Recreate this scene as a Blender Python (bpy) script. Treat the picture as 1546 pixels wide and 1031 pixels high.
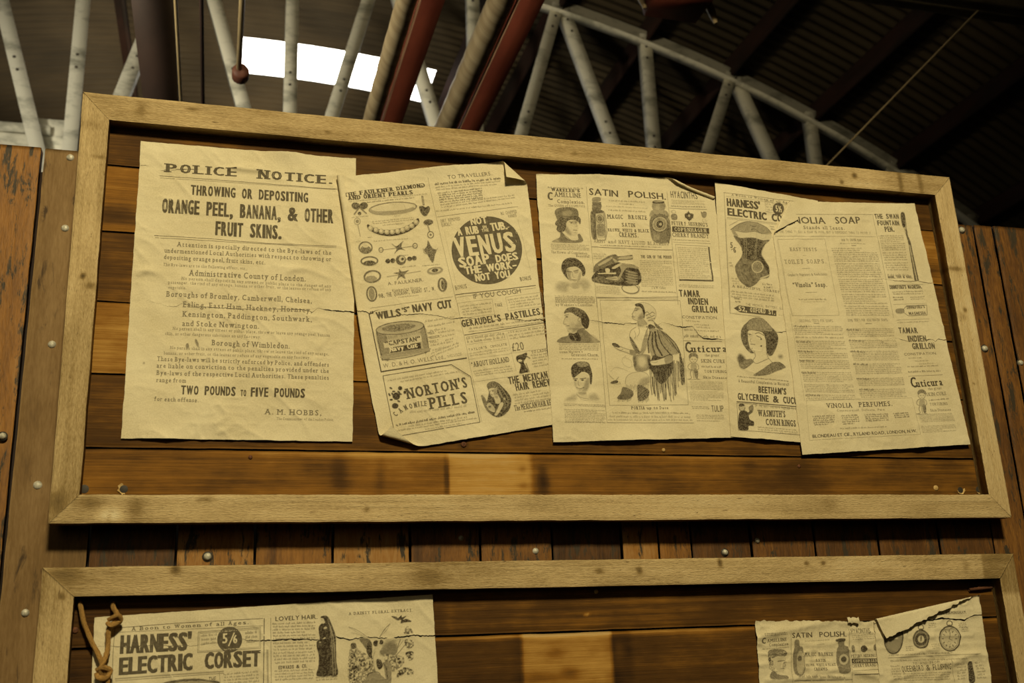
import bpy, math, random
import numpy as np
from mathutils import Matrix, Vector

# ------------------------------------------------------------------ scene, camera, lights, exposure
scn = bpy.context.scene
COL = scn.collection
for o in list(bpy.data.objects):
    bpy.data.objects.remove(o)
ZO = 2.59            # height of the upper board's top edge above the floor; local z = 0 there
PY = 0.028           # front face of the boards' backing planks (y grows into the wall)

cam_data = bpy.data.cameras.new('camera')
cam = bpy.data.objects.new('camera', cam_data)
COL.objects.link(cam)
_r = Vector((0.963534, -0.264782, -0.038638)); _u = Vector((-0.040456, -0.286883, 0.957111)); _f = Vector((0.264510, 0.920646, 0.287134))
cam.matrix_world = Matrix(((_r.x, _u.x, -_f.x, 0.253276), (_r.y, _u.y, -_f.y, -1.752101), (_r.z, _u.z, -_f.z, -0.967481 + ZO), (0, 0, 0, 1)))
cam_data.sensor_width = 36.0
cam_data.sensor_fit = 'HORIZONTAL'
cam_data.lens = 1578.584 / 1546 * 36
cam_data.clip_start = 0.05
cam_data.clip_end = 100
cam_data.dof.use_dof = True
cam_data.dof.focus_distance = 2.0
cam_data.dof.aperture_fstop = 5.6
scn.camera = cam

scn.view_settings.view_transform = 'Standard'
scn.view_settings.look = 'None'
scn.view_settings.gamma = 1.0
scn.view_settings.use_curve_mapping = False
scn.view_settings.exposure = 0.0

world = bpy.data.worlds.new('hall_world')
scn.world = world
world.use_nodes = True
world.node_tree.nodes['Background'].inputs[0].default_value = (1.0, 0.95, 0.8, 1)
world.node_tree.nodes['Background'].inputs[1].default_value = 0.05


def area_light(name, loc, target, power, color, sx, sy=None):
    d = bpy.data.lights.new(name, 'AREA')
    d.energy = power
    d.color = color
    d.shape = 'RECTANGLE'
    d.size = sx
    d.size_y = sy or sx
    o = bpy.data.objects.new(name, d)
    COL.objects.link(o)
    o.location = (loc[0], loc[1], loc[2] + ZO)
    v = Vector(target) - Vector(loc)
    o.rotation_euler = v.to_track_quat('-Z', 'Y').to_euler()
    return o


def spot_light(name, loc, target, power, color, cone, blend, radius):
    d = bpy.data.lights.new(name, 'SPOT')
    d.energy = power; d.color = color; d.spot_size = math.radians(cone); d.spot_blend = blend; d.shadow_soft_size = radius
    o = bpy.data.objects.new(name, d)
    COL.objects.link(o)
    o.location = (loc[0], loc[1], loc[2] + ZO)
    o.rotation_euler = (Vector(target) - Vector(loc)).to_track_quat('-Z', 'Y').to_euler()
    return o


WARM = (1.0, 0.86, 0.50)
spot_light('board_lamp', (0.45, -3.3, 1.65), (0.75, 0, -0.42), 640, WARM, 74, 0.75, 0.22)
area_light('front_fill', (-1.5, -4.5, 0.6), (0.8, 0, -0.2), 10, WARM, 2.0)  # unseen soft fill added behind the camera, not a fitting of the hall
area_light('pipe_fill', (-0.85, 1.0, 0.75), (1.0, 1.4, 1.05), 24, (1.0, 0.90, 0.64), 0.4)  # added out of view to brighten the pipes' left sides


spot_light('truss_front_fill', (-0.6, -3.0, 1.3), (1.7, 3.5, 2.45), 430, (1.0, 0.84, 0.52), 54, 0.9, 0.2)  # unseen frontal light added to brighten the truss bars
spot_light('truss_left_fill', (-1.8, 0.5, 0.9), (0.15, 3.5, 2.1), 520, (1.0, 0.93, 0.72), 56, 1.0, 0.25)  # extra light out of view, lifts the left part of the truss
spot_light('roof_fill', (0.2, 6.2, -1.2), (0.0, 4.9, 3.1), 900, (1.0, 0.82, 0.52), 52, 1.0, 0.4)  # added upward light, imitates the glow on the roof around the rooflight


# ------------------------------------------------------------------ helpers
def set_mesh(me, verts, faces):
    """verts (n,3); faces: list of index arrays (k,3) or (k,4)"""
    verts = np.asarray(verts, dtype=np.float32)
    me.vertices.add(len(verts))
    me.vertices.foreach_set('co', verts.ravel())
    loops = np.concatenate([np.asarray(f, dtype=np.int32).ravel() for f in faces])
    tot = np.concatenate([np.full(len(f), np.asarray(f).shape[1], dtype=np.int32) for f in faces])
    start = np.concatenate([[0], np.cumsum(tot)[:-1]]).astype(np.int32)
    me.loops.add(len(loops))
    me.loops.foreach_set('vertex_index', loops)
    me.polygons.add(len(tot))
    me.polygons.foreach_set('loop_start', start)
    me.polygons.foreach_set('loop_total', tot)
    me.update(calc_edges=True)


def fattr(me, name, vals):
    a = me.attributes.new(name, 'FLOAT', 'POINT')
    a.data.foreach_set('value', np.asarray(vals, dtype=np.float32))


def vattr(me, name, vals):
    a = me.attributes.new(name, 'FLOAT_VECTOR', 'POINT')
    a.data.foreach_set('vector', np.asarray(vals, dtype=np.float32).ravel())


def tag(o, label=None, cat=None, group=None, kind=None):
    if label: o['label'] = label
    if cat: o['category'] = cat
    if group: o['group'] = group
    if kind: o['kind'] = kind
    return o


def empty(name, loc):
    o = bpy.data.objects.new(name, None)
    o.empty_display_size = 0.05
    COL.objects.link(o)
    o.location = (loc[0], loc[1], loc[2] + ZO)
    return o


class G:
    """geometry collector, metres, local coordinates (z = 0 at the upper board's top edge)"""

    def __init__(s):
        s.v = []; s.f3 = []; s.f4 = []; s.n = 0; s.gr = []; s.tone = []; s.m4 = []; s.m3 = []

    def add(s, v, f4=None, f3=None, gr=None, tone=None, mat=0):
        v = np.asarray(v, float).reshape(-1, 3)
        if f4 is not None and len(f4):
            s.f4.append(np.asarray(f4) + s.n); s.m4.append(np.full(len(f4), mat))
        if f3 is not None and len(f3):
            s.f3.append(np.asarray(f3) + s.n); s.m3.append(np.full(len(f3), mat))
        s.v.append(v)
        s.gr.append(v.copy() if gr is None else np.asarray(gr, float))
        s.tone.append(np.full(len(v), 0.5) if tone is None else np.asarray(tone, float))
        s.n += len(v)

    def box(s, a, b, mat=0):
        x0, y0, z0 = a; x1, y1, z1 = b
        v = [(x0, y0, z0), (x1, y0, z0), (x1, y1, z0), (x0, y1, z0), (x0, y0, z1), (x1, y0, z1), (x1, y1, z1), (x0, y1, z1)]
        s.add(v, f4=[(0, 3, 2, 1), (4, 5, 6, 7), (0, 1, 5, 4), (1, 2, 6, 5), (2, 3, 7, 6), (3, 0, 4, 7)], mat=mat)

    def lathe(s, c, axis, prof, n=16, mat=0):
        """prof: list of (radius, height along axis)"""
        ax = Vector(axis).normalized()
        t = ax.orthogonal().normalized(); b = ax.cross(t)
        v = []
        for r, h in prof:
            for k in range(n):
                a = 2 * math.pi * k / n
                p = Vector(c) + ax * h + (t * math.cos(a) + b * math.sin(a)) * r
                v.append(p[:])
        f = [(i * n + k, i * n + (k + 1) % n, (i + 1) * n + (k + 1) % n, (i + 1) * n + k) for i in range(len(prof) - 1) for k in range(n)]
        s.add(v, f4=f, mat=mat)

    def tube(s, pts, rad, n=10, mat=0, twist=0.0, bumps=None):
        P = [Vector(p) for p in pts]
        m = len(P)
        v = []; gr = []
        up = Vector((0.3, -0.8, 0.5)).normalized()
        d = 0.0
        for i in range(m):
            t = (P[min(i + 1, m - 1)] - P[max(i - 1, 0)]).normalized()
            x = (up - t * up.dot(t)).normalized(); y = t.cross(x)
            r = rad[i] if hasattr(rad, '__len__') else rad
            if i: d += (P[i] - P[i - 1]).length
            for k in range(n):
                a = 2 * math.pi * k / n + twist * d
                rr = r * (1 + (bumps(2 * math.pi * k / n, d) if bumps else 0))
                v.append((P[i] + (x * math.cos(a) + y * math.sin(a)) * rr)[:])
                gr.append((d, r * k / n * 6.28, k / n))
        f = [(i * n + k, i * n + (k + 1) % n, (i + 1) * n + (k + 1) % n, (i + 1) * n + k) for i in range(m - 1) for k in range(n)]
        for base, flip in ((0, True), ((m - 1) * n, False)):
            c = len(v); v.append(P[0 if base == 0 else -1][:]); gr.append(gr[base])
        f3 = [(k, (k + 1) % n, m * n) for k in range(n)] + [((m - 1) * n + k, (m - 1) * n + (k + 1) % n, m * n + 1) for k in range(n)]
        s.add(v, f4=f, f3=f3, gr=gr, mat=mat)

    def build(s, name, mats, parent=None, origin=None, smooth=False):
        me = bpy.data.meshes.new(name)
        V = np.concatenate(s.v)
        if parent is not None:
            org = np.array(parent.matrix_world.translation if False else parent['_o'].to_list()) if '_o' in parent else np.array(origin or (0, 0, 0))
            if origin is not None: org = np.array(origin)
        else:
            org = np.array(origin if origin is not None else V.mean(0))
        fs = []; ms = []
        if s.f4: fs.append(np.concatenate(s.f4)); ms.append(np.concatenate(s.m4))
        if s.f3: fs.append(np.concatenate(s.f3)); ms.append(np.concatenate(s.m3))
        set_mesh(me, V - org, fs)
        vattr(me, 'gr', np.concatenate(s.gr))
        fattr(me, 'tone', np.concatenate(s.tone))
        for m in (mats if isinstance(mats, (list, tuple)) else [mats]):
            me.materials.append(m)
        me.polygons.foreach_set('material_index', np.concatenate(ms).astype(np.int32))
        if smooth:
            me.polygons.foreach_set('use_smooth', np.ones(len(me.polygons), dtype=bool))
        o = bpy.data.objects.new(name, me)
        COL.objects.link(o)
        if parent is None:
            o.location = (org[0], org[1], org[2] + ZO)
            o['_o'] = [float(x) for x in org]
        else:
            po = np.array(parent['_o'].to_list())
            o.parent = parent
            o.location = tuple(org - po)
            o['_o'] = [float(x) for x in org]
        return o


def root(name, loc, **k):
    o = empty(name, loc)
    o['_o'] = [float(x) for x in loc]
    return tag(o, **k)


def hash2(ix, iy, seed):
    h = (ix.astype(np.int64) * 374761393 + iy.astype(np.int64) * 668265263 + seed * 1442695041) & 0xffffffff
    h = ((h ^ (h >> 13)) * 1274126177) & 0xffffffff
    return ((h ^ (h >> 16)) & 0xffff) / 65535.0


def vnoise(x, y, seed=0):
    x = np.asarray(x, float); y = np.asarray(y, float)
    ix = np.floor(x); iy = np.floor(y)
    fx = x - ix; fy = y - iy
    fx = fx * fx * fx * (fx * (fx * 6 - 15) + 10); fy = fy * fy * fy * (fy * (fy * 6 - 15) + 10)
    a = hash2(ix, iy, seed); b = hash2(ix + 1, iy, seed); c = hash2(ix, iy + 1, seed); d = hash2(ix + 1, iy + 1, seed)
    return (a + (b - a) * fx) * (1 - fy) + (c + (d - c) * fx) * fy


def fbm(x, y, seed=0, o=3):
    r = 0; a = 0.5; t = 0
    for k in range(o):
        r = r + a * vnoise(x * 2 ** k, y * 2 ** k, seed + k * 17); t += a; a *= 0.5
    return r / t


# ------------------------------------------------------------------ materials
def new_mat(name):
    m = bpy.data.materials.new(name)
    m.use_nodes = True
    nt = m.node_tree
    return m, nt, nt.nodes['Principled BSDF']


def N(nt, t, **k):
    n = nt.nodes.new(t)
    for a, b in k.items():
        if a.startswith('i_'):
            n.inputs[a[2:].replace('_', ' ')].default_value = b
        else:
            setattr(n, a, b)
    return n


def math_node(nt, op, a, b):
    n = nt.nodes.new('ShaderNodeMath'); n.operation = op
    for i, x in enumerate((a, b)):
        if isinstance(x, (int, float)): n.inputs[i].default_value = x
        else: nt.links.new(x, n.inputs[i])
    return n.outputs[0]


def noise(nt, vec, sc, detail=3, rough=0.6, dist=0.0):
    mp = N(nt, 'ShaderNodeMapping'); mp.inputs['Scale'].default_value = sc
    nt.links.new(vec, mp.inputs['Vector'])
    n = N(nt, 'ShaderNodeTexNoise'); n.inputs['Scale'].default_value = 1.0; n.inputs['Detail'].default_value = detail
    n.inputs['Roughness'].default_value = rough; n.inputs['Distortion'].default_value = dist
    nt.links.new(mp.outputs[0], n.inputs['Vector'])
    return n.outputs['Fac']


def ramp(nt, fac, stops):
    r = N(nt, 'ShaderNodeValToRGB')
    el = r.color_ramp.elements
    while len(el) < len(stops): el.new(0.5)
    for e, (p, c) in zip(el, stops):
        e.position = p; e.color = (*c, 1)
    nt.links.new(fac, r.inputs['Fac'])
    return r.outputs['Color']


def wood(name, stops, grain=(2.5, 70, 70), fine=(25, 420, 420), blotch=(6, 14, 14), a=(0.5, 0.35, 0.35), rough=0.75, bump=0.35, wear=None, spec=0.25):
    m, nt, p = new_mat(name)
    at = N(nt, 'ShaderNodeAttribute', attribute_name='gr')
    tn = N(nt, 'ShaderNodeAttribute', attribute_name='tone')
    vec = at.outputs['Vector']
    n1 = noise(nt, vec, grain, 3, 0.6, 0.6)
    n2 = noise(nt, vec, fine, 2, 0.7)
    n3 = noise(nt, vec, blotch, 4, 0.6)
    f = tn.outputs['Fac']
    for n, k in zip((n1, n2, n3), a):
        f = math_node(nt, 'ADD', f, math_node(nt, 'MULTIPLY', math_node(nt, 'SUBTRACT', n, 0.5), k))
    c = ramp(nt, f, stops)
    if wear:
        col, sc, lo, hi = wear
        w = noise(nt, vec, sc, 5, 0.7, 0.4)
        mr = N(nt, 'ShaderNodeMapRange'); mr.inputs['From Min'].default_value = lo; mr.inputs['From Max'].default_value = hi
        nt.links.new(w, mr.inputs['Value'])
        mx = N(nt, 'ShaderNodeMix', data_type='RGBA'); mx.inputs['B'].default_value = (*col, 1)
        nt.links.new(mr.outputs[0], mx.inputs['Factor']); nt.links.new(c, mx.inputs['A'])
        c = mx.outputs['Result']
    nt.links.new(c, p.inputs['Base Color'])
    p.inputs['Roughness'].default_value = rough
    p.inputs['Specular IOR Level'].default_value = spec
    b = N(nt, 'ShaderNodeBump'); b.inputs['Strength'].default_value = bump; b.inputs['Distance'].default_value = 0.002
    hgt = math_node(nt, 'ADD', n1, n2)
    nt.links.new(hgt, b.inputs['Height']); nt.links.new(b.outputs[0], p.inputs['Normal'])
    return m


def plain(name, c0, c1, sc=(8, 8, 8), rough=0.6, metal=0.0, detail=4, lo=0.35, hi=0.65, bump=0.0):
    m, nt, p = new_mat(name)
    at = N(nt, 'ShaderNodeAttribute', attribute_name='gr')
    n = noise(nt, at.outputs['Vector'], sc, detail, 0.65)
    c = ramp(nt, n, [(lo, c0), (hi, c1)])
    nt.links.new(c, p.inputs['Base Color'])
    p.inputs['Roughness'].default_value = rough; p.inputs['Metallic'].default_value = metal
    p.inputs['Specular IOR Level'].default_value = 0.3
    if bump:
        b = N(nt, 'ShaderNodeBump'); b.inputs['Strength'].default_value = bump; b.inputs['Distance'].default_value = 0.003
        nt.links.new(n, b.inputs['Height']); nt.links.new(b.outputs[0], p.inputs['Normal'])
    return m


M_FRAME = wood('weathered_frame_wood', [(0.0, (0.10, 0.062, 0.022)), (0.35, (0.25, 0.165, 0.062)), (0.62, (0.52, 0.38, 0.19)), (1.0, (0.73, 0.61, 0.38))], fine=(110, 420, 420), a=(0.30, 0.42, 0.50), bump=0.9, wear=((0.13, 0.08, 0.03), (45, 190, 190), 0.63, 0.70))
M_BACK = wood('stained_backing_plank', [(0.0, (0.024, 0.011, 0.004)), (0.3, (0.085, 0.038, 0.008)), (0.55, (0.23, 0.100, 0.014)), (0.85, (0.45, 0.25, 0.06)), (1.0, (0.50, 0.32, 0.12))], grain=(1.3, 150, 150), fine=(16, 600, 600), blotch=(9, 18, 18), a=(0.42, 0.30, 0.55), rough=0.7, bump=0.35, spec=0.1)
M_WALL = wood('worn_wall_plank', [(0.0, (0.03, 0.015, 0.007)), (0.35, (0.115, 0.050, 0.014)), (0.65, (0.27, 0.120, 0.024)), (1.0, (0.40, 0.24, 0.09))], grain=(3, 60, 60), fine=(45, 260, 260), a=(0.35, 0.45, 0.5), rough=0.6, bump=0.5, wear=((0.045, 0.033, 0.020), (14, 55, 55), 0.54, 0.60))
M_BATTEN = wood('grey_brown_plank', [(0.0, (0.06, 0.035, 0.015)), (0.4, (0.17, 0.098, 0.036)), (0.7, (0.27, 0.17, 0.075)), (1.0, (0.40, 0.28, 0.14))], grain=(2, 55, 55), fine=(45, 260, 260), a=(0.35, 0.4, 0.4), rough=0.75, bump=0.5, wear=((0.06, 0.035, 0.016), (9, 40, 40), 0.60, 0.68))
M_STEEL = plain('chalky_painted_steel', (0.30, 0.29, 0.23), (0.66, 0.63, 0.52), sc=(5, 5, 12), rough=0.7, lo=0.32, hi=0.5)
M_DARKHOLE = plain('rivet_dark', (0.02, 0.017, 0.012), (0.05, 0.04, 0.03))
M_ROOF = plain('tarnished_corrugated_sheet', (0.026, 0.019, 0.010), (0.062, 0.045, 0.024), sc=(0.8, 1.6, 0.8), rough=0.75)
M_PURLIN = plain('dark_red_purlin', (0.010, 0.005, 0.003), (0.030, 0.011, 0.007), sc=(6, 2, 6), rough=0.8)
M_REDBEAM = plain('red_oxide_beam', (0.10, 0.022, 0.014), (0.17, 0.042, 0.025), sc=(6, 2, 6), rough=0.5)
M_DARKBEAM = plain('brown_black_beam', (0.010, 0.005, 0.0035), (0.020, 0.010, 0.007), sc=(6, 2, 6), rough=0.7)
M_PURLIN2 = plain('rust_brown_box', (0.06, 0.02, 0.012), (0.11, 0.04, 0.025))
M_WRAP = plain('pipe_wrapping', (0.26, 0.19, 0.105), (0.46, 0.37, 0.23), sc=(26, 60, 3), rough=0.5, lo=0.3, hi=0.7, bump=0.4)
M_CONDUIT = plain('buff_conduit', (0.30, 0.22, 0.11), (0.46, 0.36, 0.2), rough=0.5)
M_FLOOR = plain('concrete_floor', (0.10, 0.09, 0.07), (0.18, 0.16, 0.13), sc=(2, 2, 2), rough=0.9)
M_HALLWALL = plain('hall_wall_sheet', (0.09, 0.075, 0.05), (0.15, 0.13, 0.09), sc=(1, 1, 1), rough=0.9)
M_BOLT = plain('zinc_bolt', (0.30, 0.28, 0.22), (0.62, 0.58, 0.48), sc=(180, 180, 180), rough=0.5, metal=0.15)
M_RUST = plain('rusty_iron', (0.05, 0.02, 0.01), (0.16, 0.06, 0.025), sc=(150, 150, 150), rough=0.8)
M_SPLINTER = plain('fresh_splinter', (0.40, 0.24, 0.07), (0.60, 0.42, 0.18), sc=(200, 200, 200), rough=0.8)
M_TWINE = plain('tarred_twine', (0.26, 0.12, 0.022), (0.68, 0.40, 0.12), sc=(240, 900, 30), rough=0.95, bump=1.0, lo=0.3, hi=0.7)
M_CORD = plain('pale_cord', (0.26, 0.19, 0.09), (0.36, 0.27, 0.14), rough=0.8)


def paper_mat():
    m, nt, p = new_mat('aged_newsprint')
    at = N(nt, 'ShaderNodeAttribute', attribute_name='gr')
    ink = N(nt, 'ShaderNodeAttribute', attribute_name='ink')
    n1 = noise(nt, at.outputs['Vector'], (9, 9, 9), 4, 0.6)
    n2 = noise(nt, at.outputs['Vector'], (420, 420, 420), 2, 0.8)
    f = math_node(nt, 'ADD', math_node(nt, 'MULTIPLY', n1, 0.5), math_node(nt, 'MULTIPLY', n2, 0.5))
    c = ramp(nt, f, [(0.28, (0.50, 0.42, 0.25)), (0.5, (0.64, 0.555, 0.37)), (0.72, (0.74, 0.66, 0.46))])
    n3 = noise(nt, at.outputs['Vector'], (160, 160, 160), 3, 0.7)
    k = math_node(nt, 'MULTIPLY', ink.outputs['Fac'], math_node(nt, 'ADD', 0.80, math_node(nt, 'MULTIPLY', n3, 0.36)))
    mr = N(nt, 'ShaderNodeMath', operation='MINIMUM'); nt.links.new(k, mr.inputs[0]); mr.inputs[1].default_value = 1.0
    mx = N(nt, 'ShaderNodeMix', data_type='RGBA'); mx.inputs['B'].default_value = (0.040, 0.028, 0.016, 1)
    nt.links.new(mr.outputs[0], mx.inputs['Factor']); nt.links.new(c, mx.inputs['A'])
    nt.links.new(mx.outputs['Result'], p.inputs['Base Color'])
    p.inputs['Roughness'].default_value = 0.85
    p.inputs['Specular IOR Level'].default_value = 0.15
    b = N(nt, 'ShaderNodeBump'); b.inputs['Strength'].default_value = 0.5; b.inputs['Distance'].default_value = 0.0025
    nb = noise(nt, at.outputs['Vector'], (45, 45, 45), 4, 0.65, 0.8)
    nt.links.new(nb, b.inputs['Height']); nt.links.new(b.outputs[0], p.inputs['Normal'])
    return m


M_PAPER = paper_mat()


def sky_pane_mat():
    m, nt, p = new_mat('daylit_rooflight')
    p.inputs['Base Color'].default_value = (0.9, 0.9, 0.85, 1)
    p.inputs['Emission Color'].default_value = (1.0, 0.98, 0.90, 1)
    p.inputs['Emission Strength'].default_value = 9.0
    return m


M_SKY = sky_pane_mat()


# ------------------------------------------------------------------ boards
def plank(g, P00, P10, P11, P01, y0, th, tone, seed, step=4.0, bev=1.3, wob=0.5, mat=0, side_tone=-0.12):
    """board with front corners in mm (x, z); grain runs P00 -> P10; front face at y0 (m), thickness th (m).
    tone: function (x_mm, z_mm) -> 0..1"""
    P00, P10, P11, P01 = (np.array(p, float) for p in (P00, P10, P11, P01))
    L = np.linalg.norm(P10 - P00); Wd = np.linalg.norm(P01 - P00)
    nu = max(2, int(L / step)); nv = max(3, int(Wd / step))
    us = np.linspace(0, 1, nu + 1)
    b = min(bev * 1.6 / Wd, 0.2)
    vs = np.concatenate([[0], np.linspace(b, 1 - b, nv), [1]])
    U, V = np.meshgrid(us, vs, indexing='ij')
    X = (P00[None, None] * ((1 - U) * (1 - V))[..., None] + P10 * (U * (1 - V))[..., None] + P11 * (U * V)[..., None] + P01 * ((1 - U) * V)[..., None])
    ac = (P01 - P00) / Wd
    w = (vnoise(U * L / 40.0, V * 3, seed) - 0.5) * 2 * wob
    edge = (np.abs(V - 0.5) * 2) ** 4
    X = X + ac * (w * edge)[..., None]
    dep = np.zeros_like(U)
    dep[:, 0] = bev; dep[:, -1] = bev
    dep = dep + (vnoise(U * L / 120.0, V * 2.0, seed + 5) - 0.5) * 1.2 * (1 if bev else 0)
    n0, n1 = U.shape
    front = np.stack([X[..., 0] / 1000, y0 + dep / 1000, X[..., 1] / 1000], -1).reshape(-1, 3)
    back = front.copy(); back[:, 1] = y0 + th
    idx = np.arange(n0 * n1).reshape(n0, n1)
    f = np.stack([idx[:-1, :-1], idx[1:, :-1], idx[1:, 1:], idx[:-1, 1:]], -1).reshape(-1, 4)
    ring = np.concatenate([idx[:, 0], idx[-1, 1:], idx[-2::-1, -1], idx[0, -2:0:-1]])
    nb = len(front)
    rb = np.arange(len(ring)) + nb
    bk = back[ring]
    k = np.arange(len(ring)); k2 = (k + 1) % len(ring)
    side = np.stack([ring[k], ring[k2], rb[k2], rb[k]], -1)
    v = np.concatenate([front, bk])
    off = np.array([seed * 3.7 % 11, seed * 1.9 % 7, seed * 0.77 % 5])
    gf = np.stack([U * L / 1000, V * Wd / 1000, np.zeros_like(U)], -1).reshape(-1, 3)
    gb = gf[ring].copy(); gb[:, 2] += th
    gr = np.concatenate([gf, gb]) + off
    t = np.clip(tone(X[..., 0], X[..., 1]), -0.5, 1.5).reshape(-1)
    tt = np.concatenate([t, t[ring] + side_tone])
    g.add(v, f4=np.concatenate([f, side]), gr=gr, tone=tt, mat=mat)


def tone_spots(base, stops=None, spots=(), axis=0):
    """base tone plus a profile along x (or z) and elliptical stains / knots / painted lit edges"""
    def fn(x, z):
        c = x if axis == 0 else z
        t = np.full(x.shape, float(base))
        if stops:
            s = sorted(stops); t = np.interp(c, [a for a, _ in s], [q for _, q in s])
        for sx, sz, rx, rz, val in spots:
            d = ((x - sx) / rx) ** 2 + ((z - sz) / rz) ** 2
            t = t + val * np.exp(-d * 1.2)
        return t
    return fn


# ------------------------------------------------------------------ the hall: floor, walls, roof
g = G(); g.box((-6.7, -6.1, -2.69), (7.5, 10.1, -2.59)); tag(g.build('floor', M_FLOOR), kind='structure')
for nm, a, b in (('wall_left', (-6.7, -6, -2.59), (-6.58, 10, -0.9)), ('wall_right', (7.38, -6, -2.59), (7.5, 10, -0.9)), ('wall_back', (-6.7, 10, -2.59), (7.5, 10.1, 3.2)), ('wall_rear', (-6.7, -6.1, -2.59), (7.5, -6, 3.2))):
    g = G(); g.box(a, b); tag(g.build(nm, M_HALLWALL), kind='structure')

XC, ZT, RR = 0.4, 3.12, 8.1


def roof_pt(a, y, dr=0.0):
    return XC + (RR + dr) * math.sin(a), y, ZT - RR + (RR + dr) * math.cos(a)


def build_roof():
    na = 96
    per = 0.076
    ys = np.arange(-6.0, 10.0, per / 6)
    an = np.linspace(-math.radians(60), math.radians(60), na + 1)
    # put grid lines on the rooflight's two ends
    for xx in (0.29, 1.62):
        t = math.asin((xx - XC) / RR); k = int(np.argmin(np.abs(an - t))); an[k] = t
    A, Y = np.meshgrid(an, ys, indexing='ij')
    d = 0.009 * np.cos(Y * 2 * math.pi / per)
    V = np.stack([XC + (RR + d) * np.sin(A), Y, ZT - RR + (RR + d) * np.cos(A)], -1)
    n0, n1 = A.shape
    idx = np.arange(n0 * n1).reshape(n0, n1)
    f = np.stack([idx[:-1, :-1], idx[1:, :-1], idx[1:, 1:], idx[:-1, 1:]], -1).reshape(-1, 4)
    xm = V[..., 0].reshape(-1)[f].mean(1); ym = V[..., 1].reshape(-1)[f].mean(1)
    keep = ~((xm > 0.29) & (xm < 1.62) & (ym > 4.67) & (ym < 5.13))
    g = G()
    g.add(V.reshape(-1, 3), f4=f[keep])
    r = g.build('ceiling', M_ROOF, origin=(XC, 2, 1.0), smooth=True)
    tag(r, kind='structure')
    # purlins running along the hall under the sheets
    for x in (-4.4, -3.3, -2.2, -0.47, 1.75, 2.15, 2.72, 3.28, 3.86, 4.42, 4.98, 5.5):
        a = math.asin((x - XC) / RR)
        g = G()
        c, s_ = math.cos(a), math.sin(a)
        w, h = 0.035, 0.11
        prof = [(-w, -0.012), (w, -0.012), (w, -0.012 - h), (w * 0.3, -0.012 - h), (w * 0.3, -0.03), (-w, -0.03)]
        v = []
        for y in (-5.9, 9.9):
            for px, pz in prof:
                bx, _, bz = roof_pt(a, y, pz)
                v.append((bx + px * c, y, bz - px * s_))
        n = len(prof)
        f4 = [(i, (i + 1) % n, n + (i + 1) % n, n + i) for i in range(n)]
        g.add(v, f4=f4)
        g.build('purlin', M_PURLIN, parent=r, origin=(x, 2, v[0][2]))
    # rooflight
    g = G()
    aa = np.linspace(math.asin((0.27 - XC) / RR), math.asin((1.64 - XC) / RR), 9)
    v = [roof_pt(a, y, 0.012) for a in aa for y in (4.65, 5.15)]
    g.add(v, f4=[(2 * i, 2 * i + 2, 2 * i + 3, 2 * i + 1) for i in range(8)])
    tag(g.build('window_1', M_SKY), kind='structure')


build_roof()


# ------------------------------------------------------------------ the plank wall the boards hang on
def build_wall():
    r = None
    rnd = random.Random(4)
    seams = [-1300, -1165, -1030, -895, -760, -620, -480, -345, -205, -66, 57, 190, 315, 443, 575, 699, 832, 965, 1037, 1104, 1226, 1361, 1501, 1640, 1768, 1856, 1908, 2045, 2190, 2330, 2470, 2610, 2750, 2900, 3050, 3200]
    tones = {-205: 0.60, -66: 0.48, 57: 0.22, 190: 0.70, 315: 0.56, 443: 0.74, 575: 0.42, 699: 0.42, 832: 0.22, 965: 0.72, 1037: 0.5, 1104: 0.30, 1226: 0.36, 1361: 0.30, 1501: 0.32, 1640: 0.3, 1768: 0.40, 1856: 0.46, 1908: 0.34, 2045: 0.36}
    g1 = G()
    for i, (a, b) in enumerate(zip(seams[:-1], seams[1:])):
        base = tones.get(a, 0.4)
        top = -84 + rnd.uniform(-3, 3) - (4 if a == -66 else 0)
        gap = 2.2
        fine = -400 < a < 2100
        y0 = 0.055 + rnd.uniform(-0.002, 0.002) + (0.004 if a == -205 else 0)
        spots = []
        if a == 575: spots = [(590, -795, 5, 60, -0.3)]
        if a == 315: spots = [(345, -790, 9, 50, -0.25)]
        if a == -66: spots = [(-40, -560, 14, 40, -0.15), (-45, -655, 9, 35, -0.25), (30, -770, 30, 60, -0.2)]
        plank(g1, (a + gap, -2590), (a + gap, top), (b - gap - (3.5 if a == -205 else 0), top), (b - gap, -2590), y0, 0.022, tone_spots(base, spots=spots), 40 + i, step=8 if fine else 40, bev=1.4, mat=1 if a in (-66,) else 0)
    # rails behind the planks, the dark seen through the joints
    g1.box((-1.3, 0.079, -2.59), (3.2, 0.10, -0.12), mat=2)
    r = g1.build('wall_front', [M_WALL, M_BATTEN, M_DARKBEAM], origin=(0.8, 0.06, -2.59))
    tag(r, kind='structure')
    bolts = [(-22, -100, 6.5), (-20, -234, 6.5), (-24, -443, 6.5), (-26, -678, 7), (-27, -876, 6), (-85, -599, 5.5), (240, -794, 6), (800, -792, 6), (1170, -799, 5.5), (1239, -778, 5), (1719, -832, 5), (1824, -100, 6.5), (1830, -375, 6.5), (1916, -404, 6), (665, -768, 5), (-262, -300, 6), (-262, -700, 6)]
    for x, z, rad in bolts:
        q = G(); c = (x / 1000, 0.0558, z / 1000); k = rad / 1000
        q.lathe(c, (0, -1, 0), [(k * 1.05, 0), (k * 1.05, 0.001), (k, 0.0022), (k * 0.82, 0.0042), (k * 0.45, 0.0054), (0.0001, 0.0057)], n=14)
        q.lathe(c, (0, -1, 0), [(k * 1.45, 0.0), (k * 1.4, 0.0006), (k * 0.9, 0.0007)], n=14, mat=1)
        q.build('bolt', [M_BOLT, M_DARKHOLE], parent=r, origin=c, smooth=True)


build_wall()


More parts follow.
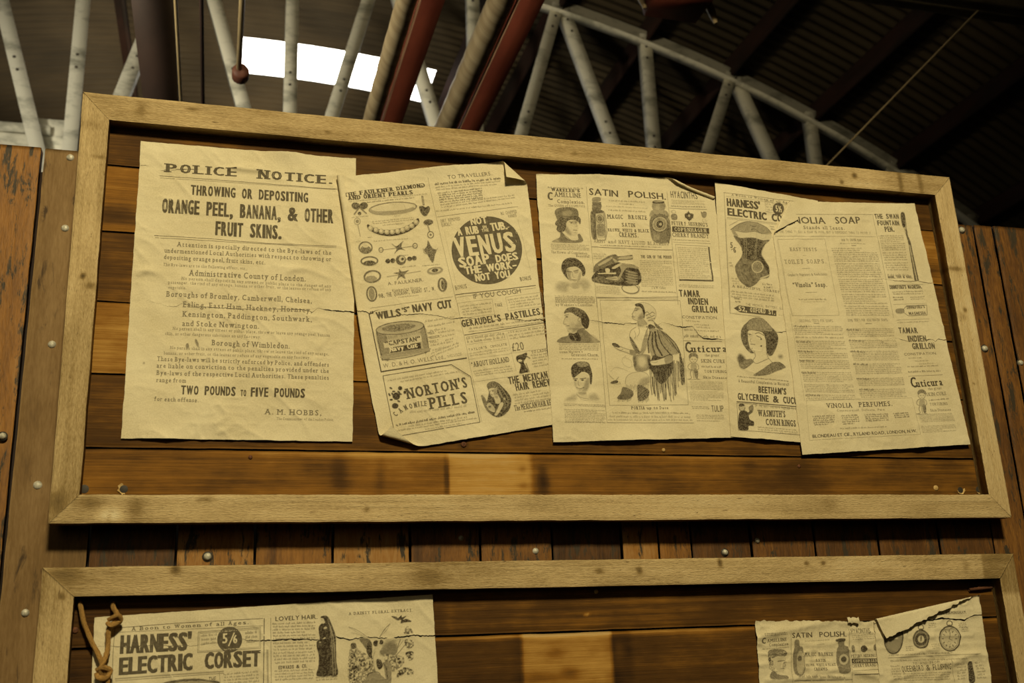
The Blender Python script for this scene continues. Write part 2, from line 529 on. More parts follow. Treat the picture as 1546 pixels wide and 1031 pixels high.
# ------------------------------------------------------------------ the two framed boards
def disc_hole(x, z, rad, parent, nm='screw_hole', splinter=True, tilt=0.0, y=PY):
    q = G(); c = (x / 1000, y, z / 1000); k = rad / 1000
    q.lathe(c, (0, -1, 0), [(k, 0.0003), (k * 0.8, 0.0006), (0.0001, 0.0007)], n=14, mat=0)
    if splinter:
        rnd = random.Random(int(x + z))
        v = []; f = []
        n = 14
        for i in range(n + 1):
            a = math.pi * (1.05 + 1.05 * i / n) + tilt
            r0 = k * 0.95; r1 = k * (1.15 + 0.45 * rnd.random())
            v += [(c[0] + r0 * math.cos(a), y - 0.0006, c[2] + r0 * math.sin(a)), (c[0] + r1 * math.cos(a), y - 0.0022, c[2] + r1 * math.sin(a))]
        f = [(2 * i, 2 * i + 2, 2 * i + 3, 2 * i + 1) for i in range(n)]
        q.add(v, f4=f, mat=1)
    q.build(nm, [M_DARKHOLE, M_SPLINTER], parent=parent, origin=c)


def small_nail(x, z, rad, parent, y=PY, m=None):
    q = G(); c = (x / 1000, y, z / 1000); k = rad / 1000
    q.lathe(c, (0, -1, 0), [(k, 0), (k, 0.0012), (k * 0.6, 0.002), (0.0001, 0.0022)], n=10)
    q.build('nail', [m or M_RUST], parent=parent, origin=c)


def rail(nm, pts4, parent, tone, seed, y0=0.0, th=0.0275):
    g = G()
    plank(g, *pts4, y0, th, tone, seed, step=3.5, bev=1.2, wob=0.7, side_tone=-0.55)  # side and inner faces darkened to deepen the shaded band inside the frame
    c = np.mean(np.array(pts4), 0) / 1000
    return g.build(nm, M_FRAME, parent=parent, origin=(c[0], y0, c[1]))


UTLo, UTLi, UTRo, UTRi = (-2.5, 1.8), (43.3, -46.9), (1768.5, -1.9), (1724, -47.4)
UBLo, UBLi, UBRo, UBRi = (2.3, -745.4), (44, -700.9), (1775.9, -743.5), (1731.6, -697.9)
up = root('noticeboard', (0.886, 0.03, -0.745), label='upper timber framed noticeboard of horizontal planks covered in old posters', cat='noticeboard')
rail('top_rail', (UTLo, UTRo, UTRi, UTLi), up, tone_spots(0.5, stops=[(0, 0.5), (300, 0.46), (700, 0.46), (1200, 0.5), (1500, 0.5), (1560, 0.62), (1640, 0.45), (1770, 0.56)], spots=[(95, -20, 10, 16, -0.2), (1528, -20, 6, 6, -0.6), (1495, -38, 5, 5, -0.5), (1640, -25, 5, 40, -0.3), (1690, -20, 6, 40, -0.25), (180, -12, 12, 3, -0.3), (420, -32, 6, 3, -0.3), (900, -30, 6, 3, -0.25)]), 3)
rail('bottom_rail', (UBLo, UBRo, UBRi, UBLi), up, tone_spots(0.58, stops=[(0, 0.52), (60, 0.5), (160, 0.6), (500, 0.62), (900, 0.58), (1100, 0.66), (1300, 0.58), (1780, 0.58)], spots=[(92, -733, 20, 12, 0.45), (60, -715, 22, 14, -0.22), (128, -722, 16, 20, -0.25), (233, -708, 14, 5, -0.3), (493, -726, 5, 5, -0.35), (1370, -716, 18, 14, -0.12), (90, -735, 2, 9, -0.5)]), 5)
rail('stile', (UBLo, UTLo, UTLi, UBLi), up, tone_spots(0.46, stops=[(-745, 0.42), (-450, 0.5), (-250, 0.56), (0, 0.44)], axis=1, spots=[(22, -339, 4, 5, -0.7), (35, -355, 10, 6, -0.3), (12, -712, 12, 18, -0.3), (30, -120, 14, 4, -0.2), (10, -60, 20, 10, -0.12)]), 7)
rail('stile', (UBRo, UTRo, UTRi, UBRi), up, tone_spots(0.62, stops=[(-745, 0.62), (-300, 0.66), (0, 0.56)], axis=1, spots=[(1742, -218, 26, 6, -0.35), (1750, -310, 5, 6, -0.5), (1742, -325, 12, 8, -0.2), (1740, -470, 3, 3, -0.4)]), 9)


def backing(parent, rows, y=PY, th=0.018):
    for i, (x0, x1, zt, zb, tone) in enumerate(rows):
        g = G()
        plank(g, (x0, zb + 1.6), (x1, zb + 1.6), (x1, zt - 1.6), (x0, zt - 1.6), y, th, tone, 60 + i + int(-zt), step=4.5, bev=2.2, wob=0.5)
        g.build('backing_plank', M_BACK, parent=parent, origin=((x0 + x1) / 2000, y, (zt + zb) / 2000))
    g = G(); z1 = rows[0][2]; z0 = rows[-1][3]
    g.box((rows[0][0] / 1000, y + th + 0.0005, z0 / 1000 + 0.01), (rows[0][1] / 1000, y + th + 0.006, z1 / 1000 - 0.01))
    g.build('backing_sheet', M_DARKBEAM, parent=parent, origin=(0.886, y + 0.02, (z0 + z1) / 2000))


X0, X1 = 8, 1764
backing(up, [
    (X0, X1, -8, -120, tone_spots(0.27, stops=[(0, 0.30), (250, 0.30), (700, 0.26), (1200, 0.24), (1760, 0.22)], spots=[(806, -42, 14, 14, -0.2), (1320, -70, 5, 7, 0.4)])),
    (X0, X1, -120, -244.5, tone_spots(0.4, stops=[(0, 0.57), (60, 0.55), (100, 0.52), (400, 0.45), (800, 0.42), (1400, 0.45), (1640, 0.55), (1760, 0.55)], spots=[(60, -210, 60, 18, -0.32), (1690, -160, 30, 22, 0.12), (1690, -215, 60, 20, -0.2)])),
    (X0, X1, -244.5, -371.5, tone_spots(0.3, stops=[(0, 0.31), (600, 0.34), (1760, 0.33)])),
    (X0, X1, -371.5, -497, tone_spots(0.5, stops=[(0, 0.58), (100, 0.62), (400, 0.58), (560, 0.56), (640, 0.5), (1500, 0.36), (1760, 0.34)], spots=[(470, -425, 40, 30, -0.1)])),
    (X0, X1, -497, -621, tone_spots(0.3, stops=[(0, 0.29), (400, 0.33), (600, 0.36), (760, 0.38), (840, 0.34), (1760, 0.30)], spots=[(668, -607, 6, 5, -0.5)])),
    (X0, X1, -621, -742, tone_spots(0.5, stops=[(0, 0.42), (250, 0.43), (400, 0.45), (455, 0.46), (480, 0.53), (636, 0.54), (640, 0.80), (690, 0.86), (785, 0.78), (795, 0.44), (900, 0.48), (1020, 0.38), (1150, 0.46), (1250, 0.38), (1300, 0.32), (1420, 0.48), (1530, 0.38), (1640, 0.38), (1760, 0.36)],
                                   spots=[(637, -670, 4, 40, -0.5), (812, -672, 12, 26, -0.45), (775, -650, 9, 7, -0.25), (775, -680, 12, 8, -0.22), (450, -665, 14, 40, -0.18), (520, -665, 10, 30, -0.18), (620, -626, 160, 8, 0.25), (440, -626, 140, 7, 0.2), (1100, -627, 260, 7, 0.16), (1340, -660, 50, 35, -0.14), (1225, -640, 20, 14, -0.14), (330, -690, 60, 9, 0.12), (1665, -700, 6, 6, 0.4)])),  # long pale spots just under the seam paint the lit top edge
])
disc_hole(47, -688, 7, up, splinter=False); disc_hole(106, -688, 6.5, up, tilt=-1.6); disc_hole(1688, -685, 6.5, up); disc_hole(1731, -684, 6.5, up, tilt=0.6)
small_nail(1631, -681, 5.5, up, m=M_SPLINTER)
for x, z, k, m in ((812, -41, 4, M_RUST), (832, -44, 6, M_RUST), (668, -607, 5, M_RUST), (302, -634, 3.5, M_RUST), (1050, -612, 3.5, M_SPLINTER), (1445, -86, 3.5, M_SPLINTER), (1330, -640, 3.5, M_RUST)):
    small_nail(x, z, k, up, m=m)

LTLo, LTLi, LTRo, LTRi = (-0.4, -812.2), (47.4, -856.0), (1764.6, -814.1), (1724.0, -860.8)
lo = root('noticeboard', (0.886, 0.03, -1.56), label='lower timber framed noticeboard, cut off by the bottom of the picture', cat='noticeboard')
ZB = -1560
LBLo, LBLi, LBRo, LBRi = (2, ZB), (47.4, ZB + 45), (1768, ZB), (1726, ZB + 45)
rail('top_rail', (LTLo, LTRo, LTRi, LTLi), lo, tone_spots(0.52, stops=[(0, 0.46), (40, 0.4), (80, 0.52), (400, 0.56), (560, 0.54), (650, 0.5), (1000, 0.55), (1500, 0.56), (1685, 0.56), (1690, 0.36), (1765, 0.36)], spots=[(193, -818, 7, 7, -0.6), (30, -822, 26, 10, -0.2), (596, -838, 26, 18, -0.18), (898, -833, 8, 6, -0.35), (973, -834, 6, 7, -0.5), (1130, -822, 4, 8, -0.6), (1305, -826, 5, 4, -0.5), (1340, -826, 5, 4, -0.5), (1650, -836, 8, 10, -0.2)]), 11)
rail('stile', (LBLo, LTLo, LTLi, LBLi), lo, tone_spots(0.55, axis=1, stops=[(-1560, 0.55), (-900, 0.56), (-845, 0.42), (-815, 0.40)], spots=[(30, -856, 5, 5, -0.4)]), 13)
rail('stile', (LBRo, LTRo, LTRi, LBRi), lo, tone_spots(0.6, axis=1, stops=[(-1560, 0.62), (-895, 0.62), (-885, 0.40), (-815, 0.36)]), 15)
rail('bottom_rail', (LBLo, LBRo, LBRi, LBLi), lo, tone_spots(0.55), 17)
backing(lo, [
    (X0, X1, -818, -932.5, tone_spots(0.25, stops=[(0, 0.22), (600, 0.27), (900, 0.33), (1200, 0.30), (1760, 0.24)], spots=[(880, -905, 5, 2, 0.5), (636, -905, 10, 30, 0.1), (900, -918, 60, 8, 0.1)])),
    (X0, X1, -932.5, -1058, tone_spots(0.3, stops=[(0, 0.16), (600, 0.20), (640, 0.22), (740, 0.28), (757, 0.2), (765, 0.72), (790, 0.74), (905, 0.74), (920, 0.66), (926, 0.10), (955, 0.14), (965, 0.28), (1100, 0.30), (1200, 0.28), (1500, 0.22), (1760, 0.2)], spots=[(820, -965, 24, 16, -0.22), (845, -1000, 20, 10, -0.3), (790, -1005, 40, 12, -0.25), (700, -937, 400, 5, 0.34), (1100, -937, 400, 5, 0.28), (1700, -937, 300, 5, 0.3), (936, -965, 10, 18, 0.22)])),  # thin pale streaks below the seam imitate light on the plank's top edge
    (X0, X1, -1058, -1184, tone_spots(0.3)), (X0, X1, -1184, -1310, tone_spots(0.4)), (X0, X1, -1310, -1436, tone_spots(0.3)), (X0, X1, -1436, -1556, tone_spots(0.35))])
small_nail(1697, -877, 6, lo); small_nail(50, -905, 5, lo); small_nail(900, -866, 4, lo, m=M_SPLINTER)
disc_hole(50, -862, 7, lo, splinter=False); disc_hole(103, -865, 7, lo, splinter=False)
q = G(); q.tube([(1.668, PY - 0.004, -0.880), (1.69, PY - 0.006, -0.878), (1.72, PY - 0.005, -0.877)], [0.003, 0.0035, 0.003], n=8); q.build('staple', M_RUST, parent=lo, origin=(1.69, PY, -0.88))


# ------------------------------------------------------------------ roof truss, pipes and beams behind the wall
TD = 3.5
TXC, TZT, TR = 0.4, 3.02, 8.0


def chord_z(x):
    return TZT - TR + math.sqrt(TR * TR - (x - TXC) ** 2)


def bar(g, p0, p1, w=0.072, y=TD, t=0.007, flange=0.06, side=1, mat=0):
    """angle section between two points of the truss plane (x, z): a plate facing the viewer and a flange going back"""
    d = Vector((p1[0] - p0[0], 0, p1[1] - p0[1])); L = d.length; d.normalize()
    n = Vector((-d.z, 0, d.x)) * side
    def P(a, b, yy):
        q = Vector((p0[0], yy, p0[1])) + d * a + n * b
        return q[:]
    sec = [(-w / 2, y), (w / 2, y), (w / 2, y + flange), (w / 2 - t, y + flange), (w / 2 - t, y + t), (-w / 2, y + t)]
    v = [P(a, b, yy) for a in (0, L) for b, yy in sec]
    g.add(v, f4=[(i, (i + 1) % 6, 6 + (i + 1) % 6, 6 + i) for i in range(6)] + [(0, 1, 4, 5), (1, 2, 3, 4), (6, 7, 10, 11), (7, 8, 9, 10)], mat=mat)
    return P


def truss(y, label, detail=True):
    r = root('roof_truss', (TXC, y, 1.1), label=label, cat='roof truss')
    xs = np.linspace(-2.6, 6.0, 70)
    g = G()
    v = []; f = []
    for x in xs:
        z = chord_z(x); a = math.asin((x - TXC) / TR); nx, nz = math.sin(a), math.cos(a)
        for rr, yy in ((0.055, y - 0.012), (-0.055, y - 0.012), (-0.055, y - 0.07), (-0.065, y - 0.07), (-0.065, y), (0.055, y)):
            v.append((x + nx * rr, yy, z + nz * rr))
    n = 6
    for i in range(len(xs) - 1):
        for k in range(n):
            f.append((i * n + k, i * n + (k + 1) % n, (i + 1) * n + (k + 1) % n, (i + 1) * n + k))
    g.add(v, f4=f)
    g.build('top_chord', [M_STEEL], parent=r, origin=(TXC, y, TZT))
    g = G(); g.box((-2.6, y - 0.012, 1.12), (6.0, y, 1.24))
    g.build('bottom_chord', [M_STEEL], parent=r, origin=(TXC, y, 1.12))
    vx = [-1.64, -0.55, 0.545, 1.6, 2.7, 3.8, 4.9]
    ax = [-1.1, -0.02, 1.07, 2.15, 3.28, 4.38]
    def web(p0, p1, w, side, yo):
        q = G()
        P = bar(q, p0, p1, w, y + yo, side=side)
        L = math.hypot(p1[0] - p0[0], p1[1] - p0[1])
        bar_ = q.build('web_bar', [M_STEEL, M_DARKHOLE], parent=r, origin=((p0[0] + p1[0]) / 2, y + yo, (p0[1] + p1[1]) / 2))
        for a in (L - 0.09, L - 0.17, L * 0.5, L * 0.5 + 0.075):
            if p0[0] < -0.8 or p0[0] > 3: break
            c = P(a, 0.004, y + yo); k = G()
            k.lathe(c, (0, -1, 0), [(0.009, 0), (0.008, 0.003), (0.0001, 0.005)], n=8)
            k.build('rivet', [M_DARKHOLE], parent=bar_, origin=c)
    for x in vx:
        web((x, 1.14), (x, chord_z(x) + 0.02), 0.072, 1, -0.03)
    for i, x in enumerate(ax):
        zt = chord_z(x)
        web((vx[i] + 0.03, 1.16), (x - 0.02, zt), 0.074, -1, -0.045)
        web((vx[i + 1] - 0.03, 1.16), (x + 0.02, zt), 0.074, 1, -0.022)
    q = G()
    q.box((-2.6, y + 0.06, 1.625), (-0.66, y + 0.07, 1.745))
    q.build('tie_bar', [M_STEEL], parent=r, origin=(-1.8, y + 0.06, 1.7))
    q = G(); q.box((-2.6, y + 0.035, 1.695), (-0.66, y + 0.0585, 1.745)); q.build('tie_bar', [M_STEEL], parent=r, origin=(-1.8, y + 0.05, 1.72))
    q = G(); q.box((-0.8, y + 0.072, 1.55), (-0.56, y + 0.08, 1.80))
    q.build('gusset', [M_STEEL], parent=r, origin=(-2.8, y + 0.06, 1.7))
    return r


truss(TD, 'arched steel roof truss with whitish zigzag bars, directly behind the board')


def along(nm, x, z, y0, y1, label, cat, build, group=None):
    g = G(); build(g)
    o = g.build(nm[0], nm[1], origin=(x, (y0 + y1) / 2, z), smooth=nm[2])
    return tag(o, label, cat, group)


def wrap_pipe(x, z, rad, y0, y1):
    def b(g):
        pts = [(x, y, z) for y in np.arange(y0, y1, 0.03)]
        g.tube(pts, rad, n=24, bumps=lambda a, d: 0.02 * math.sin(a * 3 + d * 40) + 0.045 * (((d * 8 + a / 6.283) % 1.0) - 0.5))
        q = g.gr[-1]; g.gr[-1] = np.stack([(q[:, 0] * 8 + q[:, 2]) * 0.12, q[:, 0] * 0.05, q[:, 2] * 0.01], -1)
    return b


def ibeam(x, z, w, h, y0, y1, t=0.012):
    def b(g):
        g.box((x - w / 2, y0, z), (x + w / 2, y1, z + t)); g.box((x - w / 2, y0, z + h - t), (x + w / 2, y1, z + h)); g.box((x - t / 2, y0, z + t), (x + t / 2, y1, z + h - t))
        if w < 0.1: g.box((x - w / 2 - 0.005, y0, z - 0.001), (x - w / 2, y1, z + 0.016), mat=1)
    return b


along(('lagged_pipe', M_WRAP, True), 0.775, 1.05, -1, 6, 'wrapped pipe beside the red beam nearer the bright rooflight', 'pipe', wrap_pipe(0.771, 1.06, 0.033, -1.5, 8.5), 'overhead wrapped pipes')
along(('lagged_pipe', M_WRAP, True), 1.07, 1.05, -1, 6, 'thicker wrapped pipe between the two red beams', 'pipe', wrap_pipe(1.071, 1.07, 0.043, -1.5, 8.5), 'overhead wrapped pipes')
M_EDGE = plain('lit_edge_tint', (0.30, 0.16, 0.11), (0.48, 0.30, 0.21), sc=(6, 3, 6), rough=0.6)  # pale strip paints the light caught by the beams' left edges
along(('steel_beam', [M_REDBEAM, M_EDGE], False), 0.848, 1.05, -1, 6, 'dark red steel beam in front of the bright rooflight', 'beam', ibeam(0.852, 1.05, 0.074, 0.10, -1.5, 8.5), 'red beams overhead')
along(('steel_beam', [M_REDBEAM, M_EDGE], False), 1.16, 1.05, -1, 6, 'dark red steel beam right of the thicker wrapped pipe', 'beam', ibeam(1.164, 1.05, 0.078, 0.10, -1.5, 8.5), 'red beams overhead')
along(('steel_beam', M_DARKBEAM, False), -0.01, 1.05, -1, 6, 'wide brown-black beam running back above the corner of the upper board', 'beam', ibeam(-0.012, 1.05, 0.125, 0.12, -1.5, 8.5))
def tube_b(x, z, rad, y0, y1):
    return lambda g: g.tube([(x, y0, z), (x, (y0 + y1) / 2, z), (x, y1, z)], rad, n=10)
along(('conduit', M_CONDUIT, True), 0.058, 1.05, -1, 6, 'thin buff conduit along the edge of the brown-black beam', 'conduit', tube_b(0.060, 1.045, 0.006, -1.5, 8.5))
along(('conduit', M_PURLIN, True), 0.14, 1.05, -1, 6, 'thin dark conduit just right of the brown-black beam', 'conduit', tube_b(0.138, 1.05, 0.007, -1.5, 8.5))
along(('conduit', M_CONDUIT, True), 0.262, 1.05, -1, 1.7, 'short buff conduit ending at a red block beside the rooflight', 'conduit', tube_b(0.262, 1.05, 0.010, -1.5, 1.63))
g = G(); g.lathe((0.268, 1.62, 1.045), (0, 1, 0), [(0.0001, 0), (0.026, 0.0), (0.030, 0.01), (0.030, 0.05), (0.018, 0.06), (0.0001, 0.06)], n=14)
tag(g.build('junction_box', M_PURLIN2, smooth=False), 'small round red junction box at the end of a buff conduit', 'junction box')

# cross tie over the visitor's head, with the cord that runs down from it
g = G(); g.box((-5.5, 1.2, 1.415), (6.5, 1.26, 1.54)); g.box((-5.5, 1.14, 1.41), (6.5, 1.2, 1.418))
tag(g.build('tie_beam', plain('buff_steel', (0.10, 0.08, 0.05), (0.2, 0.165, 0.1), rough=0.7)), 'buff cross beam at the top right corner, holding the pale cord', 'beam')
g = G(); a = Vector((3.082, 1.2, 1.412)); b = Vector((3.556, 3.0, 1.668)); b = Vector((2.70, 1.77, 0.985)) ; b2 = a + (Vector((2.861, 2.0, 1.113)) - a) * 1.6
g.tube([a[:], ((a + b2) * 0.5)[:], b2[:]], 0.0042, n=8)
tag(g.build('cord', M_CORD, smooth=True), 'taut pale cord slanting down from the cross beam', 'cord')

# red hoist box on the far upper right
t = root('hoist_box', (1.9, 1.5, 1.40), label='red painted box with pale end brackets hanging at the top of the picture', cat='hoist')
g = G(); v = [(1.775, 1.5, 1.398), (1.995, 1.5, 1.395), (2.075, 1.5, 1.70), (1.74, 1.5, 1.70)]
vv = v + [(x, yy - 0.2, z) for x, yy, z in v]
g.add(vv, f4=[(0, 1, 2, 3), (7, 6, 5, 4), (0, 4, 5, 1), (1, 5, 6, 2), (2, 6, 7, 3), (3, 7, 4, 0)])
g.box((1.77, 1.29, 1.393), (1.985, 1.302, 1.404))
g.build('body', M_REDBEAM, parent=t, origin=(1.9, 1.5, 1.5))
for x, z in ((1.757, 1.425), (2.055, 1.40)):
    g = G(); g.tube([(x + 0.012, 1.47, z - 0.015), (x, 1.47, z + 0.03), (x - 0.012, 1.49, z + 0.12), (x - 0.02, 1.5, z + 0.28)], [0.008, 0.016, 0.018, 0.016], n=10)
    g.build('bracket', M_CONDUIT, parent=t, origin=(x, 1.48, z + 0.1), smooth=True)

# ------------------------------------------------------------------ twine tied on the lower board
g = G()
def cr(P, n=10):
    P = [np.array(p, float) for p in P]; out = []
    for i in range(len(P) - 1):
        a = P[max(i - 1, 0)]; b = P[i]; c = P[i + 1]; d = P[min(i + 2, len(P) - 1)]
        for k in range(n):
            t = k / n
            out.append(0.5 * (2 * b + (c - a) * t + (2 * a - 5 * b + 4 * c - d) * t * t + (3 * b - a - 3 * c + d) * t ** 3))
    out.append(P[-1]); return [tuple(p) for p in out]
YT = PY - 0.014
def rope(pts, r): g.tube(cr(pts), r, n=10, twist=60.0, bumps=lambda a, d: 0.16 * math.cos(3 * a) + 0.10 * math.sin(d * 900 + 5 * a))
rope([(0.055, PY - 0.005, -0.865), (0.057, YT, -0.873), (0.066, YT, -0.902), (0.080, YT, -0.930), (0.094, YT - 0.004, -0.956), (0.104, YT - 0.006, -0.985), (0.108, YT, -1.02), (0.105, YT, -1.10)], 0.0037)
rope([(0.103, PY - 0.005, -0.867), (0.104, YT, -0.874), (0.111, YT - 0.002, -0.888), (0.100, YT - 0.002, -0.905), (0.100, YT, -0.930), (0.097, YT - 0.008, -0.952), (0.092, YT - 0.009, -0.966), (0.100, YT, -0.985), (0.093, YT, -1.03), (0.09, YT, -1.10)], 0.0037)
rope([(0.098, YT - 0.006, -0.892), (0.112, YT - 0.010, -0.886), (0.116, YT - 0.004, -0.894), (0.103, YT - 0.009, -0.900), (0.097, YT - 0.006, -0.896)], 0.0034)
rope([(0.087, YT - 0.008, -0.965), (0.097, YT - 0.012, -0.962), (0.106, YT - 0.008, -0.967), (0.102, YT - 0.011, -0.976), (0.091, YT - 0.010, -0.976), (0.087, YT - 0.006, -0.970)], 0.004)
tag(g.build('twine', M_TWINE, smooth=True), 'knotted brown twine hanging over a newspaper sheet on the lower board', 'twine')


# ------------------------------------------------------------------ lettering
STY = dict(slab=(0.004, .17, .12, .15), cond=(0.018, .075, 0, 0), condb=(0.018, .08, 0, 0), condl=(0.0, .03, 0, 0), heavy=(0.022, .10, 0, 0), body=(0.0, .05, .085, .14), bodc=(0.0, .06, .08, .13), slabl=(0.0, .05, .10, .14), sans=(0.0, .02, 0, 0), sansb=(0.004, .06, 0, 0), fancy=(0.008, .08, .11, .14))
WIDTHS = dict(cond=0.46, condb=0.48, condl=0.44, heavy=0.60, slab=0.78, slabl=0.66)


def make_glyphs(sheets):
    need = set()
    for sh in sheets:
        for it in sh['items']:
            if it[0] == 'T':
                for ch in it[2]:
                    if ch != ' ': need.add((ch, STY[it[1]][0]))
    need.add(('H', 0.0)); need.add(('x', 0.0)); need.add(('d', 0.0))
    obs = {}
    for ch, off in need:
        cu = bpy.data.curves.new('glyph', 'FONT')
        cu.body = ch; cu.size = 1.0; cu.offset = off; cu.resolution_u = 2; cu.fill_mode = 'FRONT'
        o = bpy.data.objects.new('glyph', cu); COL.objects.link(o); obs[(ch, off)] = o
    bpy.context.view_layer.update()
    dg = bpy.context.evaluated_depsgraph_get()
    out = {}
    for k, o in obs.items():
        me = o.evaluated_get(dg).to_mesh()
        me.calc_loop_triangles()
        co = np.zeros(len(me.vertices) * 3); me.vertices.foreach_get('co', co); co = co.reshape(-1, 3)[:, :2]
        tr = np.zeros(len(me.loop_triangles) * 3, dtype=np.int32); me.loop_triangles.foreach_get('vertices', tr); tr = tr.reshape(-1, 3)
        out[k] = (co, tr)
        o.evaluated_get(dg).to_mesh_clear()
    for o in obs.values():
        c = o.data; bpy.data.objects.remove(o); bpy.data.curves.remove(c)
    cap = out[('H', 0.0)][0][:, 1].max(); xh = out[('x', 0.0)][0][:, 1].max() / cap; asc = out[('d', 0.0)][0][:, 1].max() / cap
    res = {}
    for (ch, off), (co, tr) in out.items():
        if len(co) == 0: continue
        co = co / cap
        x0 = co[:, 0].min(); co = co - [x0, 0]
        # flat stem ends for slab serifs: boundary edges
        cnt = {}
        # weld coincident vertices
        keyd = {}; idm = []
        for p in np.round(co, 4):
            idm.append(keyd.setdefault(tuple(p), len(keyd)))
        pts = np.array(list(keyd.keys()))
        for t in tr:
            a = [idm[i] for i in t]
            for e in ((a[0], a[1]), (a[1], a[2]), (a[2], a[0])):
                kk = (min(e), max(e)); cnt.setdefault(kk, []).append([q for q in a if q not in e])
        ends = []
        for (a, b), opp in cnt.items():
            if len(opp) != 1 or not opp[0]: continue
            pa, pb = pts[a], pts[b]
            if abs(pa[1] - pb[1]) > 0.012: continue
            ln = abs(pa[0] - pb[0]); y = (pa[1] + pb[1]) / 2
            if ln < 0.05: continue
            up_ = pts[opp[0][0]][1] < y
            ends.append((min(pa[0], pb[0]), max(pa[0], pb[0]), y, up_))
        res[(ch, off)] = (co[tr], co[:, 0].max(), ends)
    return res, xh, asc


def rect(x0, y0, x1, y1):
    return [[(x0, y0), (x1, y0), (x1, y1)], [(x0, y0), (x1, y1), (x0, y1)]]


def serif_tris(ch, ends, off, xh, asc, th, ext):
    out = []
    if not ch.isalpha(): return out
    for x0, x1, y, up_ in ends:
        ln = x1 - x0
        if up_:
            lv = min(abs(y - l) for l in (1 + off, xh + off, asc + off))
        else:
            lv = min(abs(y), abs(y + off), abs(y + 0.29))
        if lv > 0.03: continue
        if ch in 'ij' and y > xh * 1.1: continue
        if ln < 0.24:
            l = r = ext
            if up_ and ch.islower() and ch in 'bdhiklmnprujt':
                r = 0
            if ch in 't': continue
            a, b = (y - th, y) if up_ else (y, y + th)
            out += rect(x0 - l, a, x1 + r, b)
        else:
            d = -1 if up_ else 1
            h = 0.16
            if ch in 'BDEFLPR':
                a, b = (y - th, y) if up_ else (y, y + th)
                out += rect(x0 - ext, a, x0 + 0.2, b)
            if ch in 'EFL' : out += rect(x1 - 0.06, min(y, y + d * h), x1, max(y, y + d * h))
            if ch in 'Tz': out += rect(x1 - 0.06, min(y, y + d * h), x1, max(y, y + d * h)); out += rect(x0, min(y, y + d * h), x0 + 0.06, max(y, y + d * h))
            if ch == 'Z': 
                if up_: out += rect(x0, y - h, x0 + 0.06, y)
                else: out += rect(x1 - 0.06, y, x1, y + h)
    return out


def text_tris(gl, xh, asc, st, txt, x0, z0, x1, z1, h):
    off, vs, th, ext = STY[st]
    W = math.hypot(x1 - x0, z1 - z0)
    sb = 0.075 + (ext * 0.75 if th else 0)
    if st in ('heavy',): sb = 0.055
    pen = 0.0; parts = []
    cls = WIDTHS.get(st)
    for ch in txt:
        if ch == ' ': pen += 0.62 if cls else 0.42; continue
        gk = gl.get((ch, off))
        if gk is None: pen += 0.4; continue
        tris, w, ends = gk
        if cls and ch.isalpha() and ch not in 'Iijltfr':
            k = cls * (1.5 if ch in 'Wm' else 1.3 if ch == 'M' else 0.88 if ch in 'EFLJ' else 1.06 if ch in 'AV' else 1.0) / w
            tris = tris * [k, 1.0]; w = w * k; ends = [(a * k, b * k, y, u) for a, b, y, u in ends]
        parts.append((pen + sb, ch, tris, ends)); pen += w + 2 * sb
    sx = W / max(pen, 1e-3) / h
    smear = vs / sx
    sx = W / (pen + smear) / h
    allt = []
    ncopy = 1 if smear < 0.03 else (2 if smear < 0.14 else 3)
    for p, ch, tris, ends in parts:
        t = [tris]
        if th:
            s_ = serif_tris(ch, ends, off, xh, asc, th, ext)
            if s_: t.append(np.array(s_))
        t = np.concatenate(t)
        for k in range(ncopy):
            allt.append(t + [p + smear * k / max(1, ncopy - 1), 0])
    if not allt: return np.zeros((0, 3, 2))
    T_ = np.concatenate(allt)
    ca, sa = (x1 - x0) / W, (z1 - z0) / W
    X = T_[..., 0] * sx * h; Z = T_[..., 1] * h
    return np.stack([x0 + X * ca - Z * sa, z0 + X * sa + Z * ca], -1)


def poly_tris(P):
    from mathutils.geometry import tessellate_polygon
    v = [Vector((p[0], p[1], 0)) for p in P]
    return np.array([[P[i] for i in t] for t in tessellate_polygon([v])])


def line_tris(P, w):
    out = []
    P = np.asarray(P, float)
    for a, b in zip(P[:-1], P[1:]):
        d = b - a; L = np.hypot(*d)
        if L < 1e-6: continue
        d /= L; n = np.array([-d[1], d[0]]) * w / 2; e = d * w * 0.25
        q = [a + n - e, a - n - e, b - n + e, b + n + e]
        out += [[q[0], q[1], q[2]], [q[0], q[2], q[3]]]
    return np.array(out)


def micro_tris(P, n, hr, jag, rnd):
    """rows of illegibly small print: short strokes grouped in words"""
    TL, TR_, BL, BR = (np.array(p) for p in P)
    out = []
    for i in range(n):
        v = (i + 0.5) / n
        a = TL + (BL - TL) * v; b = TR_ + (BR - TR_) * v
        up_ = (TL - BL) / n
        L = np.hypot(*(b - a)); rowh = np.hypot(*up_)
        d = (b - a) / L
        u_ = up_ / rowh
        xhgt = rowh * hr
        cw = xhgt * 0.62
        s = cw * rnd.uniform(0, 1.5) if i else 0
        end = L * (rnd.uniform(0.55, 0.98) if (n > 3 and rnd.random() < 0.16) else 1.0)
        left = rnd.randint(2, 7)
        while s < end - cw:
            hgt = xhgt * rnd.choice((0.8, 1, 1, 1, 1.5, 1.25))
            dz = -xhgt * 0.5 - (xhgt * 0.35 if rnd.random() < 0.1 else 0)
            p = a + d * s + u_ * dz
            q = p + d * cw * rnd.uniform(0.55, 0.9)
            out.append([p, q, q + u_ * hgt]); out.append([p, q + u_ * hgt, p + u_ * hgt])
            s += cw; left -= 1
            if left <= 0:
                s += cw * rnd.uniform(0.8, 1.4); left = rnd.randint(2, 8)
    return np.array(out) if out else np.zeros((0, 3, 2))


